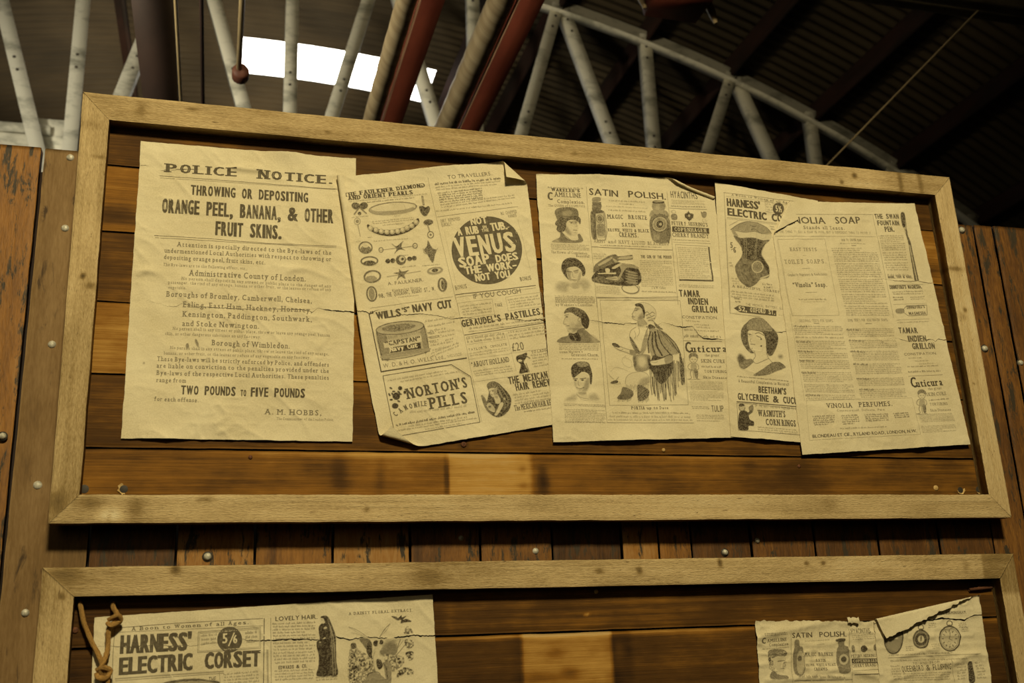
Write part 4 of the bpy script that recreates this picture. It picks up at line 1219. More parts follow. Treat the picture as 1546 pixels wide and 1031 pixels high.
# printed matter of every sheet, millimetres on the board (x right, z up from the upper board's top edge)
# T style text x0 z0 x1 z1 cap-height [tone layer]; L rule; P solid; M rows of tiny print; E engraving
SHEETS = [
{'name': 'notice_poster', 'cat': 'poster', 'label': 'large cream POLICE NOTICE poster about orange peel on the upper board', 'group': 'old printed sheets on the upper board', 'base': 1.2, 'seed': 1, 'q': [95.8, -71.5, 475.4, -69.5, 471.4, -605.6, 97.2, -605.9], 'bot': [(.08, .3, 4.5), (.5, .8, 2)], 'lip': [(.55, .8, 6)], 'creases': [([257.9, -108.8, 280.1, -102.6, 302.8, -103.7], 2.5, 5), ([220.5, -82.1, 235, -96.6], 1.2, 4), ([106.4, -320.1, 124.1, -310.3], 2, 6), ([355.8, -301.8, 383.7, -294, 423.6, -306.8], 1.6, 5), ([248.7, -546.5, 260.3, -566.4, 244.6, -578.1], 1.8, 5), ([412.9, -391.2, 430.6, -412, 410.7, -440.5], 1.2, 4), ([250.6, -595.1, 266.4, -586.3], 1.6, 5)], 'dents': [(280.4, -109.9, 31.1, 4, 3.2), (331.8, -122.8, 14.3, 4, 2.2), (121.8, -316.3, 15.6, 5.2, 2.6), (212.2, -82.9, 8.3, 16.7, 1.5), (369.7, -294.9, 22.5, 7, 1.8), (188.7, -341.6, 18.5, 7.9, 1.5)], 'tears': [[(94.7, -370.8, 0), (124, -367.5, .1), (159.5, -376.4, .4), (170.4, -376.4, .7), (180.4, -369.3, .5), (194.8, -374, .5), (230.7, -375.1, 1), (286.5, -374.7, .8), (326.1, -372.7, .6), (383.5, -371.6, .9), (400.1, -375.1, .9), (409.6, -365.9, .4), (422.8, -369, 1.3), (444.9, -371, 2.4), (473, -371.4, 2.7)], [(94.3, -118.4, 0), (99.1, -118.2, 1.1), (106.2, -117.5, .8), (111.7, -118.6, 0), (130.8, -124, 0), (136.2, -124.1, .8), (175.3, -118.6, 1.1), (191.7, -118.1, .8), (197.2, -117.9, 0), (474.4, -123.1, 0)]], 'items': [
('T', 'slab', 'POLICE', 136.3, -126.9, 265.5, -125.3, 16.3),
('T', 'slab', 'NOTICE.', 295, -125.8, 436, -124.9, 16.7),
('L',[130.6,-134.9,441.4,-134.4],.8,.8,0),
('L',[131.6,-138.8,439.1,-135.3],.6,.6,0),
('T', 'cond', 'THROWING OR DEPOSITING', 183, -166.6, 390, -165, 18.2),
('T', 'cond', 'ORANGE PEEL, BANANA, & OTHER', 136.5, -204.2, 435.9, -202.7, 25.5),
('T', 'cond', 'FRUIT SKINS.', 227.6, -239.9, 344.6, -239.7, 25.2),
('L',[128.4,-248.6,219.3,-247.8,312.7,-249.7,440.1,-247.6],.9,.8,0),
('L',[129.9,-252.4,440.2,-250.4],.8,.7,0),
('T', 'body', 'Attention is specially directed to the Bye-laws of the', 165.6, -266, 432.3, -264.7, 8.2, .74, 0),
('T', 'body', 'undermentioned Local Authorities with respect to throwing or', 145.4, -278.7, 432.4, -277, 8.2, .74, 0),
('T', 'body', 'depositing orange peel, fruit skins, etc.', 145.3, -290.9, 317.2, -290.6, 8.1, .74, 0),
('T', 'body', 'The Bye-laws are to the following effect, viz.:', 145.1, -303.3, 286.7, -302.5, 5.4, .55, 0),
('T', 'body', 'Administrative County of London.', 187.7, -319, 388.4, -317.8, 10.8, .74, 0),
('T', 'body', 'No person shall deposit in any street or public place to the danger of any', 176.2, -327.4, 432.4, -327.1, 5.4, .55, 0),
('T', 'body', 'passenger, the rind of any orange, banana or other fruit, or the leaves or refuse of any', 155, -335.6, 432.4, -333.8, 5.4, .55, 0),
('T', 'body', 'vegetable.', 155.5, -345, 186.2, -344.7, 5.3, .55, 0),
('T', 'body', 'Boroughs of Bromley, Camberwell, Chelsea,', 152.6, -358.7, 399.9, -358.3, 9.8, .74, 0),
('T', 'body', 'Ealing, East Ham, Hackney, Hornsey,', 180.7, -376.5, 400.1, -376.3, 9.8, .74, 0),
('T', 'body', 'Kensington, Paddington, Southwark,', 180.8, -393.3, 400.4, -393.1, 9.7, .74, 0),
('T', 'body', 'and Stoke Newington.', 180.8, -410.1, 310.7, -409.5, 9.6, .74, 0),
('T', 'body', 'No person shall in any street or public place, throw or leave any orange peel, banana', 166.6, -417.6, 431.3, -418.5, 5.4, .55, 0),
('T', 'body', 'skin, or other dangerous substance on any footway.', 154.9, -427, 313.5, -427.2, 5.4, .55, 0),
('T', 'body', 'Borough of Wimbledon.', 230.8, -443, 363.4, -443.6, 9.9, .74, 0),
('T', 'body', 'No person shall in any street or public place, throw or leave the rind of any orange,', 164.3, -451.9, 430.2, -452.8, 5.4, .55, 0),
('T', 'body', 'banana, or other fruit, or the leaves or refuse of any vegetable on any footway.', 154.7, -461.6, 398.1, -461.3, 5.3, .55, 0),
('T', 'body', 'These Bye-laws will be strictly enforced by Police, and offenders', 144.1, -473.1, 430.7, -473.4, 7.7, .74, 0),
('T', 'body', 'are liable on conviction to the penalties provided under the', 144, -485, 430.9, -484.9, 7.7, .74, 0),
('T', 'body', 'Bye-laws of the respective Local Authorities. These penalties', 144.7, -497.4, 430.7, -497, 7.7, .74, 0),
('T', 'body', 'range from', 145.4, -509.8, 193.8, -509.7, 7.5, .74, 0),
('T', 'cond', 'TWO POUNDS', 184.9, -530.1, 275.3, -530.2, 15),
('T', 'cond', 'TO', 281.5, -530, 292.2, -530, 10.5),
('T', 'cond', 'FIVE POUNDS', 297.8, -530.2, 390.7, -530.3, 15.3),
('T', 'body', 'for each offense.', 143.8, -542.1, 215.7, -543.3, 7.1, .74, 0),
('T', 'body', 'A. M. HOBBS,', 321.6, -560.7, 419.5, -560.8, 9.1, .74, 0),
('T', 'body', 'The Commissioner of the London Police.', 342.5, -569.8, 439.5, -570.1, 4.4, .55, 0),
('E',[('n',.5,1.6,0,[195,-445.7,194.9,-447.7,194.4,-449.4,193.6,-450.6,192.5,-451.1,191.5,-450.7,190.6,-449.6,189.9,-447.9,189.6,-445.9,189.7,-443.8,190.2,-442.1,191,-440.9,192,-440.5,193.1,-440.8,194,-441.9,194.7,-443.6]),('n',.5,1.6,0,[209.5,-438.9,210.4,-441.7,210.8,-444.2,210.8,-446.1,210.2,-446.9,209.2,-446.7,208,-445.5,206.7,-443.4,205.5,-440.7,204.6,-437.9,204.1,-435.4,204.2,-433.6,204.7,-432.7,205.7,-432.9,206.9,-434.1,208.3,-436.3]),('F',.35,[126.1,-477.5,126.1,-478.2,125.7,-478.8,125.3,-479.2,124.7,-479.3,124,-479.2,123.5,-478.9,123.1,-478.3,123,-477.7,123.1,-477,123.4,-476.4,123.9,-476,124.5,-475.9,125.1,-476,125.6,-476.3,126,-476.9])])]},
{'name': 'newspaper_sheet', 'cat': 'newspaper sheet', 'label': 'tilted newspaper sheet with a big round black soap advertisement and a lifted top corner', 'group': 'old printed sheets on the upper board', 'base': 3.0, 'seed': 2, 'q': [417.9, -116, 803.3, -40.4, 839.4, -568.1, 524, -624.6], 'bot': [(.8, .92, 3)], 'lip': [(.3, .75, 6)], 'folds': [(745.4, -48.8, 807.3, -102.5, 803.3, -40.4, 6, 2.7), (510.3, -587.5, 613.8, -614.1, 524, -624.6, 6, 2.9), (444.4, -102.9, 510.3, -552.2, 417.9, -116, 7, 3.4)], 'tears': [[(456.1, -371.6, 0), (475.3, -370.9, 1.4), (489, -369.1, 1.7), (501.4, -373.1, 1.9), (511.1, -367.4, .8), (522.2, -363.9, .1), (544.6, -366.3, .4), (558.5, -372.3, 1.1), (569.8, -372.4, 1.7), (595.3, -369.6, 1.1), (612.3, -369.7, 1.1), (635.2, -372.4, 1.2), (649.4, -377, 1.4), (669.8, -371.9, 1.2), (728.1, -374.4, .6), (754.8, -369.5, .9), (766.7, -371.1, 1.5), (793.5, -373.1, 1.8), (817.7, -368.9, 1.8), (829.7, -370.2, 2.4), (854, -369.9, 1.2)]], 'items': [
('L',[610.1,-97.1,634.7,-222.5,658.8,-337.9],.7,.55,0),
('T', 'slab', 'THE FAULKNER DIAMOND', 452.7, -150, 606.4, -116.4, 7.8),
('T', 'slab', 'AND ORIENT PEARLS', 460, -156.2, 583.3, -133, 8.1),
('M',[461.4,-157.2,609.6,-128.3,461.9,-161,610.1,-132.2],1,.45,.45,0),
('M',[495.4,-155.3,585.5,-137.9,495.9,-159.4,586,-141.8],1,.6,.45,0),
('E',[('n',.75,1.9,0,[482.6,-168.9,481.2,-171.3,478.8,-173,475.9,-173.7,472.8,-173.3,470,-171.9,468,-169.6,467.1,-166.9,467.3,-164.1,468.7,-161.6,471.1,-159.9,474.1,-159.2,477.2,-159.6,479.9,-161.1,481.9,-163.3,482.9,-166.1]),('n',.75,1.9,0,[496.8,-161.1,497.1,-163.9,496.1,-166.8,494.1,-169.4,491.3,-171.2,488.2,-172.2,485.3,-171.9,482.9,-170.6,481.4,-168.4,481.2,-165.6,482.1,-162.7,484.1,-160.1,486.8,-158.2,489.9,-157.3,492.9,-157.5,495.3,-158.9]),('l',.6,2.7,[480.4,-170.5,472.3,-182.9]),('l',.6,2.7,[483.1,-170.3,494,-179.7]),('n',.7,1.6,0,[485.1,-180.4,484.8,-181.8,484.1,-183,483.1,-183.9,481.8,-184.2,480.6,-184.1,479.5,-183.4,478.8,-182.3,478.5,-181,478.8,-179.6,479.5,-178.4,480.5,-177.5,481.8,-177.2,483,-177.3,484.1,-178,484.8,-179.1]),('s',.6,2.3,[587.9,-157.7,586.6,-161,582.3,-164.7,575.4,-168.3,566.3,-171.8,555.7,-174.8,544.3,-177.2,532.9,-178.8,522.3,-179.4,513.1,-179.1,505.9,-177.9,501.4,-175.8,499.6,-173.1,500.9,-169.8,505,-166.2,511.7,-162.5,520.6,-159.1,531.2,-156,542.5,-153.6,554,-152,564.8,-151.3,574.2,-151.5,581.5,-152.8,586.1,-154.8,587.9,-157.7]),('h',.55,1.4,60,[585,-162.1,582.1,-166,573.2,-170.5,559.9,-174.7,544.1,-178.1,528.3,-180.2,514.8,-180.6,505.7,-179.3,502.4,-176.4,505.2,-172.5,513.8,-168.1,527,-163.9,542.7,-160.4,558.7,-158.3,572.3,-157.9,581.6,-159.2]),('F',.08,[584.5,-156.1,581.6,-159.4,572.8,-163.3,559.6,-167.2,544,-170.4,528.4,-172.6,515.1,-173.3,506.2,-172.6,502.9,-170.4,505.7,-167.2,514.3,-163.4,527.4,-159.5,542.9,-156.2,558.6,-154,572.1,-153.2,581.2,-154]),('h',.5,1.1,70,[500.8,-168.8,507.7,-178.7,551.7,-176.7,579.6,-165.5,576.8,-161.2,551.7,-172.2,513.1,-173.8]),('n',.75,1.7,0,[593.1,-158.4,599.3,-155.8,604.9,-158.4,610.6,-154.9,613.9,-159.8,610.9,-169,604,-176.5,596.3,-170.2]),('l',.65,3.7,[599,-136.8,601.6,-153.2]),('l',.15,1.1,[599.5,-138.9,601.3,-151.7]),('F',.95,[496.8,-200.7,507.6,-206.7,526.7,-209.7,545.9,-207.6,565.3,-200.9,582.1,-189.2,590.5,-181.1,592.7,-189.9,581.9,-202.6,565.2,-213.3,543.1,-220.8,524,-221,506.3,-215.6,496.8,-208.9]),('F',.35,[507.1,-208.2,506.7,-210.2,505.7,-212,504.1,-213.3,502.2,-213.8,500.3,-213.5,498.8,-212.5,497.7,-210.9,497.3,-208.9,497.7,-206.9,498.7,-205.1,500.3,-203.8,502.2,-203.3,504.1,-203.5,505.7,-204.5,506.7,-206.2]),('F',.05,[504.4,-207.2,504.1,-208.5,503.5,-209.5,502.5,-210.3,501.4,-210.6,500.2,-210.5,499.3,-209.9,498.6,-208.9,498.4,-207.6,498.6,-206.4,499.3,-205.3,500.2,-204.5,501.4,-204.2,502.5,-204.4,503.5,-205,504.1,-206]),('F',.35,[517.2,-210.4,516.8,-212.4,515.7,-214.2,514.1,-215.5,512.3,-216,510.4,-215.7,508.8,-214.7,507.7,-213.1,507.4,-211.1,507.7,-209,508.8,-207.2,510.4,-206,512.3,-205.4,514.1,-205.7,515.7,-206.7,516.8,-208.4]),('F',.05,[514.4,-209.4,514.2,-210.6,513.6,-211.7,512.6,-212.5,511.4,-212.8,510.3,-212.7,509.3,-212,508.7,-211,508.5,-209.8,508.7,-208.6,509.3,-207.5,510.3,-206.7,511.5,-206.4,512.6,-206.5,513.6,-207.2,514.2,-208.2]),('F',.35,[527,-212.6,526.6,-214.6,525.5,-216.4,523.9,-217.7,522.1,-218.2,520.2,-217.9,518.6,-216.9,517.5,-215.3,517.2,-213.3,517.5,-211.2,518.6,-209.5,520.2,-208.2,522.1,-207.6,524,-207.9,525.6,-208.9,526.6,-210.6]),('F',.05,[524.3,-211.6,524,-212.8,523.4,-213.9,522.4,-214.7,521.3,-215,520.1,-214.9,519.1,-214.3,518.5,-213.3,518.3,-212,518.5,-210.8,519.1,-209.7,520.1,-208.9,521.3,-208.6,522.4,-208.7,523.4,-209.4,524,-210.4]),('F',.35,[537.1,-212.7,536.7,-214.8,535.7,-216.6,534.1,-217.8,532.2,-218.4,530.3,-218.1,528.7,-217.1,527.6,-215.4,527.3,-213.4,527.6,-211.4,528.7,-209.6,530.3,-208.3,532.2,-207.8,534.1,-208,535.7,-209.1,536.8,-210.7]),('F',.05,[534.4,-211.7,534.2,-213,533.5,-214.1,532.5,-214.9,531.4,-215.2,530.2,-215,529.2,-214.4,528.6,-213.4,528.4,-212.2,528.6,-210.9,529.3,-209.8,530.2,-209.1,531.4,-208.7,532.5,-208.9,533.5,-209.5,534.2,-210.5]),('F',.35,[547.3,-212,546.9,-214,545.8,-215.8,544.2,-217.1,542.3,-217.6,540.4,-217.4,538.8,-216.3,537.8,-214.7,537.4,-212.7,537.8,-210.6,538.9,-208.8,540.5,-207.6,542.4,-207,544.3,-207.3,545.9,-208.3,546.9,-210]),('F',.05,[544.5,-211,544.3,-212.2,543.6,-213.3,542.7,-214.1,541.5,-214.4,540.3,-214.3,539.4,-213.7,538.7,-212.7,538.5,-211.4,538.7,-210.2,539.4,-209.1,540.4,-208.3,541.5,-208,542.7,-208.1,543.7,-208.8,544.3,-209.8]),('F',.35,[557.2,-209.8,556.8,-211.8,555.7,-213.6,554.1,-214.9,552.2,-215.4,550.3,-215.2,548.7,-214.1,547.7,-212.5,547.3,-210.5,547.7,-208.4,548.8,-206.6,550.4,-205.4,552.3,-204.8,554.2,-205.1,555.8,-206.1,556.8,-207.8]),('F',.05,[554.5,-208.8,554.2,-210,553.6,-211.1,552.6,-211.9,551.4,-212.3,550.2,-212.1,549.3,-211.5,548.6,-210.5,548.4,-209.2,548.6,-208,549.3,-206.9,550.3,-206.1,551.5,-205.8,552.6,-205.9,553.6,-206.6,554.2,-207.6]),('F',.35,[566.6,-206.7,566.2,-208.8,565.1,-210.6,563.5,-211.8,561.6,-212.4,559.7,-212.1,558.1,-211.1,557,-209.4,556.7,-207.4,557.1,-205.4,558.2,-203.6,559.8,-202.3,561.7,-201.7,563.6,-202,565.2,-203,566.3,-204.7]),('F',.05,[563.9,-205.7,563.6,-207,563,-208.1,562,-208.9,560.8,-209.2,559.6,-209,558.7,-208.4,558,-207.4,557.8,-206.2,558,-204.9,558.7,-203.8,559.7,-203,560.9,-202.7,562,-202.9,563,-203.5,563.6,-204.5]),('F',.35,[575,-201.9,574.6,-204,573.5,-205.8,571.8,-207.1,569.9,-207.6,568,-207.4,566.4,-206.3,565.4,-204.7,565,-202.7,565.4,-200.6,566.5,-198.8,568.1,-197.5,570,-197,571.9,-197.2,573.6,-198.3,574.6,-199.9]),('F',.05,[572.2,-201,572,-202.2,571.3,-203.3,570.3,-204.1,569.1,-204.4,568,-204.3,567,-203.7,566.3,-202.6,566.1,-201.4,566.4,-200.2,567,-199,568,-198.3,569.2,-197.9,570.4,-198.1,571.3,-198.7,572,-199.7]),('F',.35,[583.6,-197.1,583.2,-199.2,582.1,-201,580.5,-202.3,578.6,-202.9,576.7,-202.6,575.1,-201.6,574,-199.9,573.6,-197.9,574,-195.8,575.1,-194,576.8,-192.7,578.7,-192.2,580.6,-192.4,582.2,-193.5,583.3,-195.1]),('F',.05,[580.9,-196.2,580.6,-197.4,580,-198.5,579,-199.3,577.8,-199.7,576.6,-199.5,575.6,-198.9,575,-197.9,574.8,-196.6,575,-195.3,575.7,-194.2,576.7,-193.5,577.9,-193.1,579,-193.3,580,-193.9,580.7,-194.9]),('F',.35,[591.8,-189.1,591.4,-191.2,590.3,-193,588.7,-194.3,586.7,-194.8,584.8,-194.6,583.2,-193.5,582.1,-191.9,581.8,-189.8,582.2,-187.8,583.3,-185.9,584.9,-184.6,586.9,-184.1,588.8,-184.4,590.4,-185.4,591.5,-187.1]),('F',.05,[589.1,-188.1,588.8,-189.4,588.1,-190.5,587.1,-191.3,585.9,-191.6,584.8,-191.5,583.8,-190.8,583.1,-189.8,582.9,-188.6,583.2,-187.3,583.8,-186.2,584.8,-185.4,586,-185.1,587.2,-185.2,588.2,-185.8,588.8,-186.9]),('s',.6,1.1,[483.2,-196.2,482.5,-199.5,480.5,-202,477.8,-203,475.1,-202.4,473.1,-200.2,472.4,-197,473.1,-193.7,475.1,-191.2,477.8,-190.1,480.5,-190.8,482.5,-193,483.2,-196.2]),('n',.5,1.4,0,[481,-196.3,480.8,-197.7,480.1,-198.9,479,-199.8,477.8,-200.1,476.6,-199.9,475.5,-199.3,474.8,-198.2,474.5,-196.8,474.8,-195.5,475.5,-194.3,476.5,-193.4,477.8,-193.1,479,-193.2,480.1,-193.9,480.8,-195]),('l',.6,1.1,[478.6,-203,483.3,-226]),('n',.7,1.7,0,[619.5,-185.8,619.1,-188.3,617.2,-190.6,614.3,-192.6,610.7,-193.9,607.1,-194.2,603.8,-193.6,601.6,-192.2,600.6,-190.1,601,-187.7,602.9,-185.4,605.8,-183.4,609.3,-182.1,613,-181.7,616.3,-182.3,618.6,-183.8]),('l',.5,2.8,[608.6,-193.2,612,-204.8]),('s',.75,1.7,[619.7,-212.3,618.9,-215.6,616.8,-218.2,614,-219.2,611.2,-218.6,609.2,-216.3,608.5,-213.1,609.3,-209.8,611.4,-207.2,614.2,-206.2,617,-206.8,619,-209.1,619.7,-212.3]),('F',.6,[616.4,-212.5,616.2,-213.5,615.7,-214.3,614.9,-214.8,614.1,-215.1,613.2,-215,612.5,-214.5,612,-213.8,611.9,-212.9,612.1,-211.9,612.6,-211.1,613.3,-210.6,614.2,-210.3,615,-210.4,615.7,-210.9,616.2,-211.6]),('s',.7,2.4,[504.9,-246.2,503.7,-251.1,500.4,-255.1,495.7,-257.6,490.4,-257.9,485.7,-256.1,482.4,-252.5,481.2,-247.9,482.4,-243,485.6,-239,490.4,-236.5,495.7,-236.1,500.4,-237.9,503.7,-241.5,504.9,-246.2]),('n',.6,1.9,0,[502.8,-249.9,502,-252.8,499.9,-255.4,496.8,-257.2,493.1,-258,489.4,-257.7,486.2,-256.3,484.1,-254,483.4,-251.2,484.1,-248.3,486.2,-245.7,489.3,-243.8,493,-243,496.8,-243.3,499.9,-244.7,502,-247]),('F',.1,[497.9,-243.8,497.5,-245,496.5,-246,494.9,-246.7,493,-247,491.2,-247,489.6,-246.4,488.6,-245.6,488.2,-244.5,488.6,-243.4,489.6,-242.3,491.2,-241.6,493,-241.3,494.9,-241.3,496.5,-241.9,497.5,-242.7]),('l',.65,1.1,[519.8,-249.9,585.7,-236.6]),('s',.7,1.6,[525.2,-248.9,524.5,-251.7,522.6,-253.5,520.3,-253.7,518.4,-252.1,517.6,-249.4,518.4,-246.6,520.3,-244.8,522.6,-244.7,524.5,-246.2,525.2,-248.9]),('s',.7,1.7,[588.7,-236.4,587.9,-239.2,585.8,-241,583.2,-241.2,581.2,-239.6,580.4,-236.9,581.2,-234.1,583.3,-232.3,585.9,-232.1,588,-233.7,588.7,-236.4]),('n',.75,1.6,0,[540.3,-235,549.8,-240.2,560.9,-230.1,558.9,-241.1,566.3,-246.4,555.3,-246.3,545.6,-255.1,549.8,-245.5]),('l',.55,1.1,[541.6,-236.4,551.2,-244.5,562.3,-229.1]),('n',.65,1.7,0,[608.9,-224.3,616.2,-238.6,624.5,-242.4,621.5,-252.9,617.1,-268.5,607.6,-253.9,600.8,-244.1,606.5,-236.3]),('s',.6,1.1,[599.5,-241.2,603.5,-251.2,620.2,-247.1,626.5,-239.4]),('s',.7,2.7,[515.1,-270.4,514.2,-273.7,511.1,-276.7,506.3,-279.1,500.6,-280.5,494.8,-280.7,489.8,-279.7,486.4,-277.5,485.1,-274.6,486,-271.4,489.1,-268.4,493.8,-266,499.5,-264.5,505.3,-264.3,510.3,-265.4,513.8,-267.5,515.2,-270.7]),('n',.7,2.2,0,[511.3,-275.3,510.6,-277.4,508.3,-279.4,504.7,-281,500.4,-282,496.1,-282.2,492.4,-281.6,489.8,-280.2,488.8,-278.4,489.6,-276.3,491.9,-274.3,495.4,-272.7,499.7,-271.7,504.1,-271.5,507.8,-272.1,510.4,-273.4]),('l',.6,1.4,[529.2,-271.2,585.4,-261.2]),('n',.8,1.6,0,[538.2,-270.1,537.9,-271.9,536.9,-273.4,535.5,-274.5,533.8,-275,532.2,-274.7,530.8,-273.8,529.8,-272.4,529.5,-270.6,529.8,-268.8,530.8,-267.3,532.2,-266.2,533.9,-265.7,535.5,-266,536.9,-266.9,537.9,-268.3]),('n',.8,1.6,0,[547.2,-268.6,546.8,-270.4,545.9,-272,544.5,-273.1,542.8,-273.5,541.1,-273.3,539.7,-272.4,538.8,-270.9,538.5,-269.2,538.8,-267.4,539.8,-265.8,541.2,-264.7,542.9,-264.3,544.5,-264.5,545.9,-265.4,546.9,-266.9]),('n',.8,1.7,0,[578.5,-262.8,578.1,-264.6,577.1,-266.2,575.7,-267.3,574,-267.7,572.3,-267.5,570.9,-266.6,570,-265.1,569.7,-263.4,570,-261.6,571,-260,572.4,-258.9,574.1,-258.4,575.8,-258.7,577.2,-259.6,578.1,-261]),('n',.8,1.7,0,[587,-261.1,586.7,-262.9,585.7,-264.5,584.2,-265.6,582.6,-266,580.9,-265.8,579.5,-264.9,578.5,-263.4,578.2,-261.7,578.6,-259.8,579.5,-258.3,581,-257.2,582.7,-256.7,584.3,-256.9,585.8,-257.9,586.7,-259.3]),('F',.75,[567.2,-265.9,566.4,-269.7,564.4,-273,561.3,-275.3,557.8,-276.3,554.2,-275.8,551.2,-273.9,549.2,-270.8,548.6,-267.1,549.3,-263.3,551.3,-259.9,554.4,-257.6,557.9,-256.6,561.5,-257.1,564.5,-259,566.5,-262.1]),('F',.1,[565.3,-264.2,564.8,-266.5,563.6,-268.5,561.8,-269.8,559.7,-270.4,557.6,-270.1,555.9,-269,554.7,-267.2,554.3,-265,554.7,-262.7,555.9,-260.7,557.7,-259.4,559.8,-258.8,561.9,-259.1,563.7,-260.2,564.9,-262]),('n',.7,1.4,0,[563.6,-264.1,563.4,-265.2,562.8,-266.2,561.9,-266.9,560.9,-267.1,559.8,-267,558.9,-266.4,558.3,-265.5,558.1,-264.4,558.4,-263.3,559,-262.3,559.9,-261.6,560.9,-261.3,562,-261.5,562.8,-262.1,563.4,-263]),('s',.7,3.2,[519.8,-299.2,519.3,-303.6,516.6,-307.7,512.2,-310.9,506.9,-312.9,501.3,-313.2,496.3,-311.9,492.8,-309.1,491.1,-305.3,491.7,-301,494.3,-296.9,498.6,-293.6,504,-291.6,509.6,-291.2,514.6,-292.6,518.2,-295.4,520,-299.4]),('h',.5,1.3,40,[513.5,-306,512.7,-308.3,510.3,-310.3,506.9,-311.7,502.8,-312.4,498.7,-312.2,495.2,-311.2,492.9,-309.5,492.1,-307.3,492.9,-305.1,495.2,-303.1,498.7,-301.7,502.8,-301,506.9,-301.2,510.3,-302.2,512.7,-303.9]),('l',.6,1.1,[532.4,-300.6,594.1,-286.2]),('n',.65,1.9,0,[554.2,-283.5,560.4,-288.9,572.7,-285.2,564.4,-294.4,565.7,-302.9,557.6,-299.1,550.7,-305.3,553,-295.1,544,-292.7,554.1,-289.8]),('F',.45,[636.2,-280.5,635.4,-283.6,632.4,-286.7,627.6,-289.3,621.9,-291.1,616,-291.7,610.9,-291.1,607.3,-289.4,605.9,-286.8,606.7,-283.7,609.7,-280.6,614.4,-278,620.1,-276.2,626,-275.6,631.1,-276.1,634.7,-277.9]),('F',.1,[632.1,-280.8,631.4,-282.5,629.2,-284.3,625.7,-285.9,621.5,-287.1,617.2,-287.7,613.5,-287.5,611,-286.7,610,-285.4,610.6,-283.7,612.9,-281.9,616.3,-280.3,620.5,-279.1,624.8,-278.5,628.5,-278.6,631,-279.4]),('n',.75,1.7,0,[627.1,-281.8,626.8,-283.2,625.6,-284.6,623.7,-285.8,621.4,-286.5,619.1,-286.7,617,-286.4,615.6,-285.6,614.9,-284.3,615.2,-282.9,616.4,-281.5,618.3,-280.4,620.6,-279.6,623,-279.4,625,-279.8,626.5,-280.6]),('s',.75,2.7,[512.9,-334.1,512.7,-339.3,511.3,-344,508.8,-347.3,505.7,-348.9,502.4,-348.4,499.3,-345.9,497.1,-341.9,495.9,-336.9,496,-331.7,497.4,-327,499.9,-323.6,503,-322.1,506.4,-322.6,509.4,-325,511.7,-329.1,512.9,-334.5]),('h',.6,1.3,20,[509.7,-334.6,509.7,-339.2,508.9,-343.2,507.5,-346,505.5,-347.2,503.4,-346.6,501.5,-344.4,499.9,-340.8,499.1,-336.4,499,-331.8,499.8,-327.8,501.3,-325,503.2,-323.8,505.3,-324.3,507.3,-326.6,508.8,-330.2]),('F',.7,[643.2,-308.9,643,-314.3,641.4,-319.1,638.8,-322.5,635.5,-324.1,632,-323.6,628.9,-321.1,626.6,-317,625.5,-311.9,625.8,-306.5,627.3,-301.7,629.9,-298.3,633.2,-296.6,636.7,-297.1,639.9,-299.6,642.1,-303.8]),('F',.12,[638,-309.7,638,-313.9,637.3,-317.6,636.1,-320.2,634.4,-321.3,632.7,-320.8,631,-318.7,629.8,-315.3,629.1,-311.2,629.1,-307,629.8,-303.3,631,-300.7,632.6,-299.6,634.4,-300.1,636,-302.2,637.3,-305.6]),('n',.7,1.7,0,[637.4,-309.9,637.5,-313.3,637.1,-316.1,636.4,-318.1,635.3,-319,634.2,-318.5,633.2,-316.8,632.4,-314.1,631.9,-310.9,631.8,-307.5,632.2,-304.6,632.9,-302.6,633.9,-301.8,635.1,-302.3,636.1,-304,636.9,-306.7])]),
('M',[466.9,-187.8,498.1,-182.4,467.5,-191.5,498.7,-186.2],1,.45,.45,0),
('M',[504.9,-193.6,582.2,-178.8,505.5,-201.2,582.7,-186.5],2,.45,.45,0),
('M',[524,-198.7,562.6,-192.2,524.6,-202.5,563.1,-196],1,.45,.45,0),
('M',[546.1,-179.2,557.2,-177.2,546.6,-183,557.7,-181],1,.45,.45,0),
('M',[475.3,-235.3,483.3,-233.8,475.8,-239,483.9,-237.6],1,.45,.45,0),
('M',[551.1,-257.6,571.7,-253.3,551.6,-261.4,572.2,-257.1],1,.45,.45,0),
('M',[597.6,-273.5,631,-268.4,598.1,-277.2,631.5,-272.2],1,.45,.45,0),
('M',[507.6,-231.5,573.4,-221,508.2,-235.3,573.9,-224.8],1,.45,.45,0),
('M',[496.8,-225,504.9,-223.5,497.3,-228.8,505.5,-227.3],1,.45,.45,0),
('M',[556.4,-279,585.2,-274.3,556.9,-282.7,585.7,-278],1,.45,.45,0),
('T', 'sans', 'A. FAULKNER.', 533.1, -317.7, 600.5, -305.2, 6.3, .8, 0),
('T', 'body', 'Kimberley House,', 541.1, -329.5, 596.4, -318.4, 4.3, .6, 0),
('T', 'condl', '98, THE QUADRANT, REGENT ST., W.', 516.9, -342.7, 621.7, -322.1, 7.7, .8, 0),
('M',[551.9,-338,590,-331.6,552.4,-340.8,590.5,-334.4],1,.5,.45,0),
('T', 'sans', 'TO TRAVELLERS.', 648.6, -97.4, 737, -80.1, 7.5, .8, 0),
('M',[622.7,-107,757,-82.1,624,-112.4,757.4,-87.7],1,.75,.6,0),
('M',[624,-113.4,757.4,-87.7,625.3,-123.3,741.5,-102.2],2,.45,.45,0),
('M',[627.5,-125.3,714.9,-107.9,633.3,-147.6,718.6,-130.8],5,.65,.5,0),
('M',[633.3,-148.2,780.9,-115.3,636,-158,782,-125.5],2,.45,.45,0),
('M',[624.6,-161.9,783.2,-130.7,625,-167,766.6,-140.4],1,.45,.45,0),
('L',[627.7,-175.2,785.7,-142.3],.9,.6,0),
('T', 'condl', 'DIRT REMOVED', 634, -186.8, 672, -178.7, 6.6, .6, 0),
